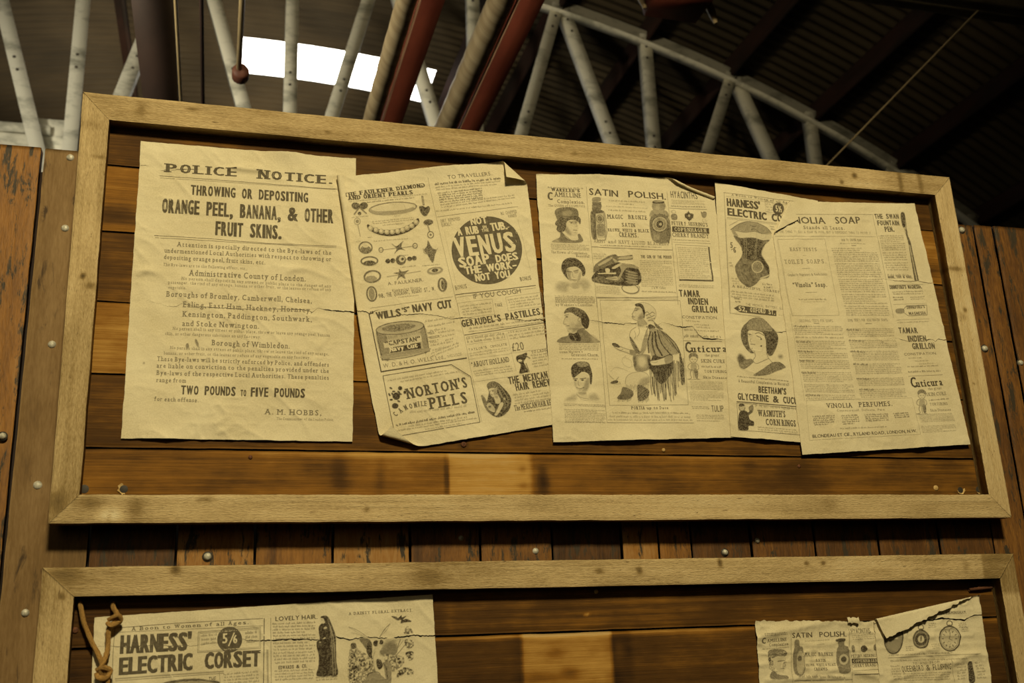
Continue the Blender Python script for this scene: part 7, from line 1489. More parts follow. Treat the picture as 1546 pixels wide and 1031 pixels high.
('E',[('F',.1,[1020.2,-327,1029.8,-324.2,1043.5,-328.1,1053.3,-337.9,1054,-349.4,1047.8,-361.1,1036.1,-361.6,1030.2,-348.2]),('s',.6,.7,[1020.2,-327,1029.8,-324.2,1043.5,-328.1,1053.3,-337.9,1054,-349.4,1049.1,-359.9]),('s',.75,1.2,[1031.6,-345.9,1036.4,-343.4,1040.8,-347.3,1047,-343.3,1051.9,-346.7]),('s',.75,1.2,[1032.7,-351.5,1039,-348.9,1043.9,-352.6,1050.7,-349.5]),('s',.75,1.2,[1034.1,-357.2,1040.9,-354.6,1045.8,-358,1050.7,-355.5]),('s',.75,1.2,[1036.1,-361.6,1043.2,-360.2,1047.7,-363.4]),('n',.95,1.2,0,[1011.8,-329.7,1020.2,-326.5,1028.1,-330,1031.2,-341.3,1029.1,-356.3,1025.1,-353.1,1025.1,-339.3,1018.5,-334,1013.9,-333.5]),('F',.12,[1013.1,-334.9,1009.7,-342.4,1004.9,-350,1005.7,-352.2,1004.1,-354.8,1006.5,-359.4,1015.1,-362.2,1025.1,-359.9,1027.7,-350.7,1025.1,-339.3,1019.7,-333.9]),('g',.5,3.3,0,[1017,-353.5,1026.9,-346.1,1027,-358.7,1016.3,-361.7]),('g',.4,1.9,0,[1012.5,-336.6,1018.4,-334.6,1019.2,-339.6,1013.3,-341.1]),('s',.8,.8,[1013.1,-334.9,1009.2,-342.4,1004.7,-349.7,1005.9,-352,1004.1,-354.8,1006.5,-359.4,1014.6,-362.7]),('l',.85,1.2,[1010.9,-342.4,1015.4,-341.2]),('l',.8,.9,[1005.3,-354.9,1009.1,-355.7]),('l',.6,.9,[1010,-339,1015.7,-337.5]),('g',.35,2.3,0,[1015.1,-362.7,1027,-359.4,1034.3,-369.7,1016.5,-374.4]),('s',.7,.7,[1014.6,-362.7,1015.6,-374]),('s',.7,.7,[1027,-359.4,1033.3,-368.2]),('n',.85,1.4,0,[1034.7,-373.1,1040.2,-368.3,1050.2,-374.6,1039.2,-380.8]),('n',.6,1.9,0,[1047.6,-364.5,1058.6,-372,1066.3,-378,1053.6,-376.8]),('s',.7,.9,[1010.6,-375.3,999.7,-382.6,996,-394,998.9,-408.5,1006.7,-426,1012.9,-434.7]),('h',.75,2.1,50,[996.3,-397.4,1001.2,-399.4,1011.3,-416.9,1016.4,-427.9,1007.8,-427.1,1000.1,-412.9]),('s',.8,1.6,[996.8,-396.2,1002.5,-406.1,1013.5,-427.6]),('s',.75,1.2,[1035,-375.3,1028.1,-389.2,1022,-407.5,1015.9,-425.7]),('s',.6,.9,[1016.3,-376.2,1016.8,-385.2,1011.4,-394.5]),('s',.5,.9,[1006.5,-383.4,1008.6,-392.4,1005.3,-399.2]),('h',.5,1.9,70,[1023.8,-398.4,1033.3,-382.2,1029.5,-413.9,1019,-430,1017.4,-421.1]),('h',.62,1.8,75,[1002.3,-431.8,1032.9,-429.5,1035.3,-442.8,1031.8,-457.3,1016.4,-463.4,1003.2,-461.6,999.9,-446.3]),('g',.12,5.1,0,[1010.6,-434.8,1023.4,-433.2,1027,-445.3,1019.4,-454.5,1010.5,-450.3]),('g',.85,2.3,0,[1030.2,-434.1,1036.9,-442.7,1036.5,-456.1,1031.7,-458.5,1030.3,-447.4]),('g',.7,2.3,0,[1001.4,-435.1,1005.3,-435,1005.3,-452.7,1001.2,-452.9]),('F',.06,[976.6,-415,987.8,-419,1003.5,-422.8,1001.7,-431.8,982.7,-425.9,972.6,-422.9,968.4,-418.7]),('s',.75,.9,[973.2,-414.4,983.2,-418.1,990,-420,1004.6,-422.8]),('s',.75,.9,[968.3,-419.8,974.9,-423.5,985,-425.8,999.4,-431.4]),('n',.85,1.4,0,[959.4,-410.1,966.1,-409.4,974,-414,974.6,-417.3,966.2,-417,961.2,-414.9]),('s',.7,.9,[962.8,-416.7,969.4,-420.8,976.1,-422.8,980.8,-420.4]),('h',.6,1.6,30,[994.5,-420.9,1004.6,-422.8,1006.3,-431.6,996,-430.9]),('h',.5,2.1,72,[1037,-379.8,1053.5,-377.9,1071.6,-385.1,1084.3,-400.4,1096.9,-422.5,1079.5,-428.8,1057.7,-437.5,1043.6,-440.2,1037.5,-429.3,1034.1,-409.3]),('s',.85,2.4,[1053.6,-381.3,1060.4,-405.9,1077.7,-427.8]),('s',.9,3.3,[1048.3,-383.8,1049.9,-408.6,1059.8,-429.6]),('s',.85,2.8,[1042.9,-386.3,1041.5,-409,1046.4,-429]),('s',.85,2.1,[1062.5,-382.1,1079.6,-400.6,1094.6,-422.6]),('s',.85,2.1,[1071.4,-387.3,1089.1,-404.7,1098.9,-427]),('s',.7,1.4,[1058.1,-378.8,1070.6,-396.5,1084.6,-412.8]),('s',.8,2.8,[1038.9,-384.2,1032.8,-402.6,1033.3,-425]),('s',.6,1.4,[1067,-384.1,1081.6,-405,1090.4,-423.9]),('s',.55,1.2,[1056.6,-382.3,1065.3,-403.5,1080.1,-422]),('F',.88,[1042.1,-430.3,1058.1,-433.4,1079.7,-426.6,1081.5,-445.6,1077.5,-463.6,1065.9,-477.3,1053.5,-486.5,1044.8,-480.1,1036,-461.6,1033.4,-451.7]),('F',.08,[1036.1,-441.6,1050.7,-438.2,1067.4,-432.6,1079,-428.8,1080.7,-441.1,1066.2,-446.6,1040.4,-450.8,1034.9,-447.7]),('s',.8,1.2,[1036.1,-441,1050.7,-438.2,1067.5,-432.2,1079,-428.4]),('s',.8,1.2,[1034.9,-447.2,1040.4,-450.8,1066.2,-447,1080.7,-441.6]),('h',.55,1.6,60,[1065.1,-433.2,1079,-429.1,1080.2,-441.1,1066.3,-446.1]),('s',.6,.7,[1036.3,-443.9,1044.4,-444.7,1050.4,-442.2]),('s',.7109865499644238,1.6,[1032.7,-460.4,1032.1,-484.1,1032.9,-507.6]),('s',.851240724628938,1.2,[1035.3,-457.3,1035.2,-474.6,1035.4,-491.8]),('s',.8509384353823166,1.7,[1036.3,-473.7,1036.3,-489.5,1037.4,-505.3]),('s',.860413592142989,1.8,[1039.9,-458.6,1039.1,-484.5,1039.4,-510.1]),('s',.8274690738860452,1.3,[1041.5,-467.8,1041.8,-480.5,1043.4,-493.1]),('s',.74182472659964,1.9,[1044.8,-456.3,1043.6,-486.7,1044.2,-516.7]),('s',.7184890212002232,1.4,[1046.1,-468.4,1045.4,-493.5,1046.7,-518.3]),('s',.6292362929192632,1.2,[1048.1,-472.3,1047.6,-494.7,1046.9,-517.1]),('s',.7879944872600412,1.5,[1050.5,-472.7,1050.5,-488.3,1050.9,-503.9]),('s',.7755222322216091,2,[1053.7,-462.3,1053.4,-481.9,1054.5,-501.3]),('s',.8569201699190268,1.7,[1055.6,-467.5,1054.8,-493,1056.7,-518.3]),('s',.8893898841927184,1.6,[1058.8,-458.2,1057.6,-487.4,1059,-516.2]),('s',.8494823790820063,1.3,[1060.3,-467.9,1060.4,-482.5,1061.9,-496.9]),('s',.8969418044764744,1.9,[1063.7,-456.3,1062.5,-486.2,1060.9,-516]),('s',.6881673740457186,1.9,[1065.5,-462.4,1065.5,-478.7,1067.4,-494.9]),('s',.6134820730488109,1.3,[1068.5,-455.7,1067.5,-482.3,1068.4,-508.7]),('s',.7516261120944132,1.3,[1069.5,-470.6,1068.7,-495.1,1070.8,-519.4]),('s',.6094133286525953,1.4,[1073.2,-456.2,1072.2,-482.3,1071.3,-508.2]),('s',.6127307474163612,1.3,[1074.7,-465.6,1074.8,-480.3,1077.2,-494.8]),('s',.7133367718236547,1.5,[1078.9,-445.1,1077.1,-481.2,1076.2,-516.8]),('s',.7677783186046172,2,[1081.7,-440.8,1080,-474.5,1079.9,-507.8]),('s',.8160933756432416,1.3,[1084.2,-438.8,1082.7,-471,1081.4,-502.9]),('s',.7645291403060587,1.4,[1086,-445.1,1084.7,-475.4,1082.7,-505.5]),('s',.784739382391877,1,[1088.9,-439.6,1088,-465.2,1088.6,-490.4]),('s',.8037844194114325,1.8,[1091.3,-440.2,1090.9,-459.7,1091.1,-479.1]),('s',.6181730410937392,2.1,[1093.5,-441.6,1093.6,-455.9,1095.4,-470.1]),('s',.7778015626999467,1.4,[1096.5,-434.9,1095.9,-456.9,1095.7,-478.8]),('s',.7786864517572609,1.4,[1098.9,-435.7,1098.4,-456.4,1098.2,-476.9]),('s',.7707774006211747,1.3,[1100.7,-441.8,1100.8,-455.9,1102.8,-469.9]),('s',.6716085530693525,1.5,[1103.8,-434.3,1102.8,-460,1101.8,-485.5]),('n',.7,2.4,0,[1096.4,-422.5,1101.9,-440.3,1103.3,-462.7,1100.1,-485.1,1094.4,-483,1094.9,-451.8]),('F',.08,[980.4,-486.5,983.5,-475.5,995.6,-466.7,1016.4,-463.4,1027.8,-469.6,1029,-482.8,1023.6,-487.4,1002.6,-493.5,990.8,-499.3,982.1,-495.2]),('s',.6,.8,[980.3,-488.7,983.5,-475.5,995.6,-466.7,1016.4,-463.4,1028.4,-470.1,1028.8,-485]),('g',.4,3.7,0,[1012.8,-478.9,1029.3,-474,1028.2,-487.2,1007.2,-492.3]),('h',.92,1.8,65,[975.8,-494.3,993,-500.3,995,-510,982.6,-518.6,962,-517.4,970,-506.4]),('h',.95,1.8,80,[1006.3,-489,1023,-495.1,1028.1,-502.6,1021.3,-515.9,1005,-520.6,1003.5,-505.5]),('l',.6,.8,[982.5,-489.7,980.8,-499.6]),('l',.6,.8,[985.3,-491.4,983.5,-502.5]),('l',.6,.8,[988.1,-493,986.7,-499.4]),('l',.6,.8,[991.3,-489.5,989.4,-502.4]),('l',.6,.8,[994.1,-491.1,992.6,-499.2]),('l',.6,.8,[997,-492.8,995.3,-502.2]),('l',.6,.8,[1000.2,-489.2,998.5,-499.1]),('l',.6,.8,[1003,-490.9,1001.2,-502]),('l',.6,.8,[1005.8,-492.5,1004.4,-498.9]),('l',.6,.8,[1009.1,-488.9,1007.2,-501.9]),('l',.6,.8,[1011.9,-490.6,1010.4,-498.7]),('l',.6,.8,[1014.7,-492.2,1013.1,-501.7]),('l',.6,.8,[1018,-488.6,1016.3,-498.5]),('l',.6,.8,[1020.8,-490.3,1019,-501.5]),('l',.6,.8,[1023.7,-492,1022.2,-498.4]),('l',.6,.8,[1026.9,-488.4,1025,-501.4]),('l',.75,.9,[966.3,-510.8,963.2,-522.8]),('l',.75,.9,[969.4,-510.7,966.4,-521.4]),('l',.75,.9,[972.6,-510.7,969.6,-520]),('l',.75,.9,[975.7,-510.6,972.6,-522.5]),('l',.75,.9,[978.9,-510.5,975.8,-521.2]),('l',.75,.9,[982.1,-510.4,979.1,-519.8]),('l',.75,.9,[985.2,-510.3,982.1,-522.3]),('l',.75,.9,[988.4,-510.2,985.3,-520.9]),('l',.75,.9,[991.6,-510.1,988.6,-519.5]),('l',.75,.9,[1004.7,-509.8,1005,-523.2]),('l',.75,.9,[1007.2,-509.7,1007.7,-521.2]),('l',.75,.9,[1009.7,-509.6,1010.3,-519.2]),('l',.75,.9,[1012.2,-509.6,1012.5,-523]),('l',.75,.9,[1014.7,-509.5,1015.2,-521]),('l',.75,.9,[1017.2,-509.4,1017.8,-519]),('l',.75,.9,[1019.8,-509.4,1020,-522.8]),('l',.75,.9,[1022.3,-509.3,1022.7,-520.8]),('l',.75,.9,[1024.8,-509.2,1025.4,-518.8]),('n',.9,1.4,0,[951.2,-486.3,959.3,-482.4,966,-483,964.6,-487,953.2,-488.9]),('s',.6,.7,[950,-487.5,957.7,-489.2,970.2,-487.9,968.2,-484.7]),('s',.6,.7,[947.8,-469.6,953,-476.5,957.9,-479.8]),('l',.6,.9,[961.5,-482.7,968.1,-475.5]),('s',.35,.7,[986.8,-432.4,978.3,-439.3,978.7,-449.3,989.6,-455.5,998.9,-453]),('s',.3,.7,[952.6,-465.6,964.6,-456.4,986.8,-462.2]),('s',.3,.7,[981.9,-435.9,995.2,-442,996.6,-453])])]},
{'name': 'newspaper_sheet', 'cat': 'newspaper sheet', 'label': 'newspaper page showing an hourglass corset and a curly haired woman, partly under its neighbour', 'group': 'old printed sheets on the upper board', 'base': 6.6, 'seed': 4, 'q': [1208.6, -54.5, 1443.9, -76.6, 1395.4, -598.1, 1187.1, -585.7], 'bot': [(.2, .5, 3)], 'lip': [], 'tears': [[(1194.6, -370.6, 0), (1230.6, -373.1, 0), (1245.2, -373.8, 1.1), (1267.4, -371.4, 1.1), (1304.3, -371.9, 1.1), (1319.1, -372.9, 1.5), (1334.3, -370.5, 1.1), (1363.5, -376.9, 1.1), (1417, -374.6, 0)]], 'items': [
('L',[1226,-76.3,1309.5,-79.8,1441.8,-84.9],1,.6,0),
('L',[1226.8,-76.3,1211.1,-337.6],1,.6,0),
('L',[1224.2,-136,1212.6,-334],1.9,.3,0),
('T', 'slabl', 'A Boon to Women of all Ages.', 1242.5, -81.7, 1385.9, -90.2, 4.6, .7, 0),
('L',[1230.9,-84.2,1393.3,-93.4],.6,.45,0),
('T', 'heavy', "HARNESS'", 1229.3, -105.6, 1306.1, -108.4, 16.7),
('T', 'heavy', 'ELECTRIC CORSET', 1228.2, -126.8, 1403.6, -134.6, 16),
('L',[1318.2,-87.4,1337.4,-88.9,1335.7,-112.4,1317.2,-112,1318.2,-87.4],.6,.5,0),
('M',[1319.7,-91.1,1335.1,-91.7,1319,-110,1334.3,-110.6],3,.4,.45,0),
('P',[1361.4,-101.7,1360.7,-104.9,1359.3,-107.9,1357.4,-110.7,1355,-113.1,1352.3,-115,1349.3,-116.2,1346.3,-116.8,1343.4,-116.7,1340.7,-115.9,1338.4,-114.4,1336.6,-112.4,1335.3,-109.8,1334.7,-106.9,1334.8,-103.8,1335.5,-100.7,1336.8,-97.6,1338.8,-94.8,1341.1,-92.4,1343.9,-90.5,1346.8,-89.2,1349.8,-88.6,1352.7,-88.7,1355.4,-89.6,1357.8,-91,1359.6,-93.1,1360.9,-95.7,1361.5,-98.6],.9,0),
('T', 'fancy', '5½', 1339.9, -109.1, 1356.9, -110, 13.8, .0, 1),
('L',[1226.9,-132.1,1341.2,-136.3],.8,.6,0),
('L',[1226.6,-134.7,1340.9,-139],1.1,.3,0),
('E',[('F',.45,[1233.5,-157.8,1251.4,-145,1270.5,-138.6,1292.9,-138.9,1314.5,-147.2,1324.4,-159.1,1304.6,-161.7,1286.6,-158.3,1265.8,-161.8,1247.8,-159.9]),('h',.55,1.4,80,[1236,-156.6,1253.4,-145.4,1272.3,-140,1276.2,-159.6,1265.8,-161.8,1247.8,-159.9]),('s',.85,1,[1233,-158.2,1251.4,-145,1270.5,-138.4,1292.9,-138.7,1314.5,-147,1324.9,-160]),('s',.8,1,[1277.8,-145.6,1285.7,-148,1292.1,-145.5]),('s',.8,1,[1278.7,-155.5,1287.2,-152.8,1296.7,-159.1,1303.5,-161.8]),('F',.12,[1234.6,-158.7,1247.7,-160.3,1265.8,-162,1286.5,-158.7,1304.5,-162.1,1324.3,-160.1,1319,-174.8,1300.8,-176.3,1280.8,-172.6,1258.2,-175.2,1240.5,-170.5]),('s',.75,.7,[1233.8,-158.2,1247.7,-160.3,1265.8,-162,1286.5,-158.7,1304.5,-162.1,1323.2,-160.8]),('n',.4,1.6,0,[1234.6,-158.7,1241.7,-160.2,1248.4,-172.5,1239.6,-170.2]),('F',.78,[1238.5,-170.5,1248.3,-173.5,1258.2,-175,1280.8,-172.4,1300.8,-176.5,1319,-174.6,1306.1,-186.2,1297.6,-196.7,1294.9,-208.6,1300.3,-218.1,1308.9,-231.2,1310.3,-244.8,1306.2,-256.7,1286.5,-262.9,1277.4,-271.9,1262.4,-280.3,1250.7,-277.7,1238.2,-265,1233.5,-241.8,1237.8,-231.9,1249.4,-217.5,1254,-205.5,1252.1,-193.9,1243.4,-180.7]),('h',.85,1.6,88,[1238.5,-170.5,1248.3,-173.5,1258.2,-175,1280.8,-172.4,1300.8,-176.5,1319,-174.6,1306.1,-186.2,1297.6,-196.7,1294.9,-208.6,1300.3,-218.1,1308.9,-231.2,1310.3,-244.8,1306.2,-256.7,1286.5,-262.9,1277.4,-271.9,1262.4,-280.3,1250.7,-277.7,1238.2,-265,1233.5,-241.8,1237.8,-231.9,1249.4,-217.5,1254,-205.5,1252.1,-193.9,1243.4,-180.7]),('n',.78,1.6,0,[1256.2,-174.9,1302.8,-176.5,1294.5,-194.9,1292.2,-214.7,1272.9,-223.8,1255.9,-213.2,1253.1,-193.8]),('g',.92,2.5,0,[1295.3,-196.8,1305.7,-186.2,1296.4,-204.6,1301.8,-219,1309.3,-233.2,1308.4,-248.8,1301.6,-237.5,1293.3,-222.5]),('g',.6,3.2,0,[1237.2,-237.7,1248.6,-225.3,1247.5,-252.5,1255.2,-273.2,1242,-266.3]),('s',.45,1,[1260.6,-175.6,1259.8,-197.3,1255.5,-221]),('s',.45,1,[1265.2,-175.6,1264,-198.9,1258.7,-224.7]),('s',.45,1,[1288.6,-175.6,1283,-197.7,1280.5,-219.4]),('s',.45,1,[1291,-175.8,1285.7,-197.5,1283.4,-217.2]),('s',.45,1,[1243.7,-233.4,1245.5,-252.6,1253.4,-271.4]),('s',.45,1,[1266.8,-224.2,1261.6,-251.7,1262.8,-276.6]),('F',.22,[1297.5,-234.9,1296.3,-239,1294,-242.9,1290.7,-246,1286.7,-248.1,1282.5,-249,1278.4,-248.6,1274.9,-247,1272.3,-244.2,1270.8,-240.6,1270.6,-236.6,1271.7,-232.4,1274.1,-228.6,1277.4,-225.4,1281.4,-223.3,1285.6,-222.4,1289.7,-222.7,1293.2,-224.4,1295.8,-227.2,1297.3,-230.8]),('n',.5,1.6,0,[1295,-235,1293.9,-238.8,1291.6,-242.2,1288.4,-244.9,1284.7,-246.4,1280.9,-246.6,1277.4,-245.6,1274.8,-243.3,1273.3,-240.1,1273,-236.4,1274.1,-232.6,1276.4,-229.2,1279.6,-226.6,1283.4,-225,1287.2,-224.8,1290.7,-225.8,1293.3,-228.1,1294.8,-231.3]),('s',.4,.8,[1291.4,-235.3,1290.5,-238.1,1288.6,-240.7,1286,-242.4,1283.2,-243.2,1280.4,-242.8,1278.2,-241.3,1276.9,-239,1276.7,-236.2,1277.6,-233.3,1279.5,-230.8,1282,-229,1284.9,-228.3,1287.6,-228.7,1289.8,-230.1,1291.1,-232.4,1291.4,-235.3]),('F',.2,[1287.6,-258.2,1308.7,-249.9,1307.8,-253.5,1290.2,-261.9]),('s',.85,.8,[1287.6,-258.2,1308.3,-250]),('s',.5,1,[1230.8,-149.1,1241.5,-143.3,1252.4,-136.6])]),
('T', 'fancy', '5', 1226.6, -197.3, 1234.7, -198.2, 12.5, .8, 0),
('L',[1229.4,-202.2,1241.2,-196.3],1.1,.8,0),
('T', 'fancy', '6', 1232.5, -207.7, 1241.1, -207.9, 12.5, .8, 0),
('M',[1221.1,-227.3,1230.4,-227.4,1220.5,-239.9,1229.8,-240],2,.45,.45,0),
('M',[1323.3,-141.4,1334.7,-142.4,1323.1,-152.6,1334.4,-153.6],2,.5,.45,0),
('M',[1223,-261.2,1235.8,-262.2,1223.1,-277.2,1241.5,-277.9],3,.35,.45,0),
('M',[1290.9,-268.9,1313.4,-269.1,1290.1,-282.2,1312.6,-282],2,.65,.45,0),
('T', 'slabl', 'A BEAUTIFUL CORSET', 1221.8, -282.6, 1329.9, -288.9, 4.7, .75, 0),
('M',[1218.2,-288.8,1314.2,-293.4,1217.1,-305.8,1314.1,-309.4],3,.42,.45,0),
('M',[1223.9,-303.6,1240.4,-304.5,1224.4,-315.9,1240.8,-316.8],2,.65,.45,0),
('T', 'condl', 'THE MEDICAL BATTERY CO.', 1247.8, -320, 1333, -323.7, 5, .75, 0),
('P',[1220.6,-327.3,1232.3,-320.8,1315.7,-327.1,1314.3,-338.8,1233.3,-335.1],.9,0),
('T', 'cond', '52, OXFORD ST. LONDON', 1230, -332.1, 1353.9, -337.6, 9.3, .0, 1),
('L',[1211,-338.3,1278.5,-342],.7,.6,0),
('E',[('n',.7,1.6,0,[1245.7,-356.5,1255.1,-348.6,1268.2,-343.9,1282.1,-345.1,1293.6,-354.2,1301.8,-364.2,1310.3,-374.2,1311.6,-388.8,1304.7,-406.7,1293.2,-421.8,1284.5,-419.2,1282.5,-404.7,1281.8,-387.2,1278.3,-377,1263.4,-371.5,1247.7,-372.8,1244.7,-380,1245.2,-394.6,1248.2,-409,1255.7,-417.7,1247.2,-417.7,1237.6,-408,1231.3,-395.2,1230,-379.2,1236.6,-364.2]),('n',.48,2,0,[1246.8,-360.8,1255,-350.1,1268.1,-344.8,1282,-346.2,1293.4,-355.7,1301,-370.1,1263.5,-370.9,1246.4,-370.4]),('n',.8,1.6,0,[1284.6,-376.8,1308.2,-375.7,1308,-390.5,1301.2,-406.9,1288.8,-419,1284,-407.6]),('n',.7,1.4,0,[1232.1,-374.7,1244.2,-369.8,1244,-391.7,1246.8,-407.6,1237.9,-405.1,1231.6,-392.2]),('F',.03,[1246.3,-374.1,1263.3,-372.1,1278.6,-374.4,1283.3,-387.1,1283.5,-401.7,1274.3,-410.9,1261.5,-414.3,1255.5,-413.1,1248.4,-407.5,1245.2,-394.6]),('s',.75,.8,[1246,-374.1,1244.8,-388.8,1248.3,-408.7,1258.4,-414.1,1269.5,-411.9]),('s',.85,1.3,[1262.3,-378,1270.7,-375.6,1281.3,-380.7]),('s',.85,1.4,[1265,-382,1270.4,-384.7,1273.6,-385.5]),('F',.9,[1275.8,-388.6,1275.6,-389.2,1275.1,-389.8,1274.4,-390.2,1273.6,-390.3,1272.9,-390.2,1272.2,-389.9,1271.9,-389.4,1271.8,-388.8,1272,-388.1,1272.5,-387.6,1273.2,-387.2,1274,-387.1,1274.8,-387.2,1275.4,-387.5,1275.8,-388]),('s',.8,1.1,[1245.7,-380,1249.8,-378.9,1253.7,-381.1]),('F',.8,[1251.6,-380.9,1251.4,-381.3,1250.9,-381.7,1250.2,-382,1249.4,-382.1,1248.7,-382.1,1248.1,-381.8,1247.7,-381.5,1247.6,-381,1247.8,-380.6,1248.2,-380.2,1248.9,-379.9,1249.7,-379.8,1250.5,-379.8,1251.1,-380.1,1251.5,-380.4]),('s',.6,.8,[1251.8,-388.5,1249.9,-394.4,1252.2,-395.7]),('l',.9,1.2,[1250.6,-399.3,1259.7,-400.4]),('F',.8,[1253.4,-408.5,1253.2,-408.9,1253,-409.2,1252.6,-409.5,1252.2,-409.6,1251.8,-409.5,1251.4,-409.3,1251.2,-409,1251.2,-408.6,1251.3,-408.2,1251.6,-407.9,1252,-407.6,1252.4,-407.5,1252.8,-407.6,1253.1,-407.8,1253.3,-408.1]),('F',.92,[1274.6,-402.8,1274.4,-403.5,1273.9,-404.1,1273.3,-404.5,1272.5,-404.7,1271.8,-404.6,1271.3,-404.2,1270.9,-403.7,1270.9,-403,1271.1,-402.3,1271.6,-401.7,1272.2,-401.3,1273,-401.2,1273.7,-401.3,1274.2,-401.6,1274.6,-402.2]),('F',.03,[1256.8,-414.5,1271.2,-411,1281.6,-414.9,1287.8,-427.8,1292.9,-437,1269.6,-450.1,1246.5,-464.1,1229.4,-452.9,1248.1,-436.5,1257.2,-424.6]),('s',.8,.9,[1256.5,-414.5,1257.5,-424.6,1251.2,-434.2,1258.6,-439,1271.5,-434.2,1286.5,-427.8]),('s',.75,.9,[1282.3,-416.4,1286.2,-427.8,1293.2,-436.6]),('n',.58,1.5,0,[1248,-464,1269.6,-450.4,1290.1,-437.3,1305.5,-435.3,1320.4,-444,1313.2,-448.9,1300.2,-453.7,1277.4,-462.2]),('s',.8,1.1,[1291.3,-437.1,1305.5,-435.3,1315.2,-439.6,1320.3,-444.9]),('n',.55,1.4,0,[1219.6,-439,1228.8,-431.4,1239.6,-431,1247.3,-430,1252.6,-435.2,1239.3,-446.9,1228.8,-451.5,1220.9,-447.5]),('s',.7,.9,[1229.8,-450.1,1241.2,-443.9,1252.9,-435.2]),('g',.8,4,0,[1220.4,-424.5,1226.8,-421.4,1234.9,-431.2,1221.8,-438.9,1217.9,-433.3]),('g',.55,4.1,0,[1317.2,-423,1316.7,-424.5,1315.5,-425.8,1313.9,-426.7,1312,-427,1310.3,-426.8,1308.8,-426,1308,-424.8,1307.8,-423.4,1308.3,-421.9,1309.5,-420.7,1311.1,-419.8,1313,-419.4,1314.8,-419.6,1316.2,-420.4,1317.1,-421.6])]),
('M',[1213.3,-464.5,1323.4,-471.1,1213.5,-468.5,1323.6,-475.2],1,.6,.45,0),
('T', 'slabl', 'A Beautiful Complexion is Natural!', 1214.7, -477.9, 1324.5, -482.3, 5.5, .75, 0),
('T', 'condb', "BEETHAM'S", 1255.2, -497.5, 1317.1, -500.5, 12.3),
('T', 'condb', 'GLYCERINE & CUCUMBER', 1209, -512.7, 1372.3, -520.6, 12.9),
('L',[1206.8,-517.1,1347.8,-524.6],1.8,.85,0),
('L',[1207.2,-519.4,1343.5,-528.7,1344,-580.4,1204.1,-573,1207.2,-519.4],.9,.7,0),
('T', 'condl', 'OF THE BEST CHEMISTS PREPARE TO SEE', 1244, -526.1, 1339.5, -531.2, 4.4, .7, 0),
('T', 'fancy', "WASMUTH'S", 1248.3, -544.6, 1309.5, -545.6, 12.1, .85, 0),
('T', 'fancy', 'CORN RINGS', 1263.1, -561.7, 1330.6, -563.4, 12.1, .85, 0),
('M',[1244.9,-564.1,1331,-568.4,1245.2,-577.2,1331.1,-581.6],3,.42,.45,0),
('E',[('F',.88,[1210.4,-538.5,1218.1,-533.4,1228.3,-538.1,1230.3,-551.2,1238.7,-556,1237,-564.2,1227.1,-564.4,1224.3,-572.7,1205.7,-572,1206.5,-551.7]),('F',.2,[1223.3,-528.3,1222.5,-530.8,1220.9,-533,1218.7,-534.5,1216.2,-535.1,1213.8,-534.6,1211.8,-533.2,1210.7,-531.1,1210.5,-528.6,1211.2,-526,1212.9,-523.9,1215.1,-522.4,1217.6,-521.8,1220,-522.2,1222,-523.6,1223.1,-525.8]),('s',.7,1.4,[1223.3,-528.3,1222.1,-531.6,1219.5,-534.1,1216.2,-535.1,1213,-534.2,1211,-531.9,1210.5,-528.6,1211.7,-525.3,1214.3,-522.8,1217.6,-521.8,1220.8,-522.6,1222.8,-525]),('n',.8,2.1,0,[1221.7,-523.7,1221.1,-524.8,1219.8,-525.8,1217.9,-526.5,1215.7,-526.8,1213.5,-526.6,1211.7,-526,1210.6,-525.1,1210.3,-524,1210.8,-522.8,1212.2,-521.8,1214.1,-521.1,1216.3,-520.8,1218.5,-521,1220.3,-521.6,1221.4,-522.6]),('n',.55,2.2,0,[1231.2,-528.1,1239.7,-522.9,1240.7,-532.8,1233.5,-539.6]),('l',.8,5,[1225.9,-543.1,1235.6,-536.3])])]},
{'name': 'newspaper_sheet', 'cat': 'newspaper sheet', 'label': 'newspaper sheet of dense small print with a fountain pen drawing and folded corner, upper board', 'group': 'old printed sheets on the upper board', 'base': 8.4, 'seed': 5, 'q': [1325.9, -87.8, 1681.2, -64.1, 1721.6, -593.4, 1335.2, -619.1], 'bot': [(.65, .75, 4)], 'lip': [], 'folds': [(1377.4, -82.1, 1315.1, -189.1, 1334.6, -91.6, 3, 3.2)], 'tears': [[(1301.4, -243.8, 0), (1546.7, -239.9, 0), (1585.9, -246.1, .4), (1606, -247.5, 1.2), (1634.6, -246.6, .8), (1655.4, -244.6, 1.2), (1683.8, -247.5, 1.3), (1696.4, -246.7, .8), (1725.2, -248.1, 0)], [(1303.4, -379.6, 0), (1533.1, -374.9, 0), (1588.6, -374.3, .4), (1596.2, -376.9, 1.2), (1615.9, -378.6, .4), (1645.1, -372.6, .4), (1659, -374.2, 1.6), (1671.5, -372.6, .8), (1677.6, -377.1, .8), (1684, -371, 1.2), (1698, -372.6, 1.7)]], 'items': [
('L',[1355.4,-115.4,1570.9,-98.5],.8,.5,0),
('L',[1572.3,-97.6,1577.7,-196.7,1584.3,-330],.9,.5,0),
('T', 'sansb', 'VINOLIA', 1352.8, -135.8, 1456.4, -128.8, 14.6, .85, 0),
('T', 'sansb', 'SOAP', 1477.8, -126.4, 1540.8, -121.6, 14.9, .85, 0),
('T', 'slabl', 'Stands all Tests.', 1399.4, -145.1, 1498.7, -139.3, 7.7, .7, 0),
('T', 'condl', 'IT IS ONE THING TO SAY A SOAP IS PURE, BUT A DIFFERENT THING TO PROVE IT.', 1325, -159.1, 1563.7, -144.4, 5.4, .6, 0),
('L',[1331.8,-166.1,1571,-149.6],.8,.45,0),
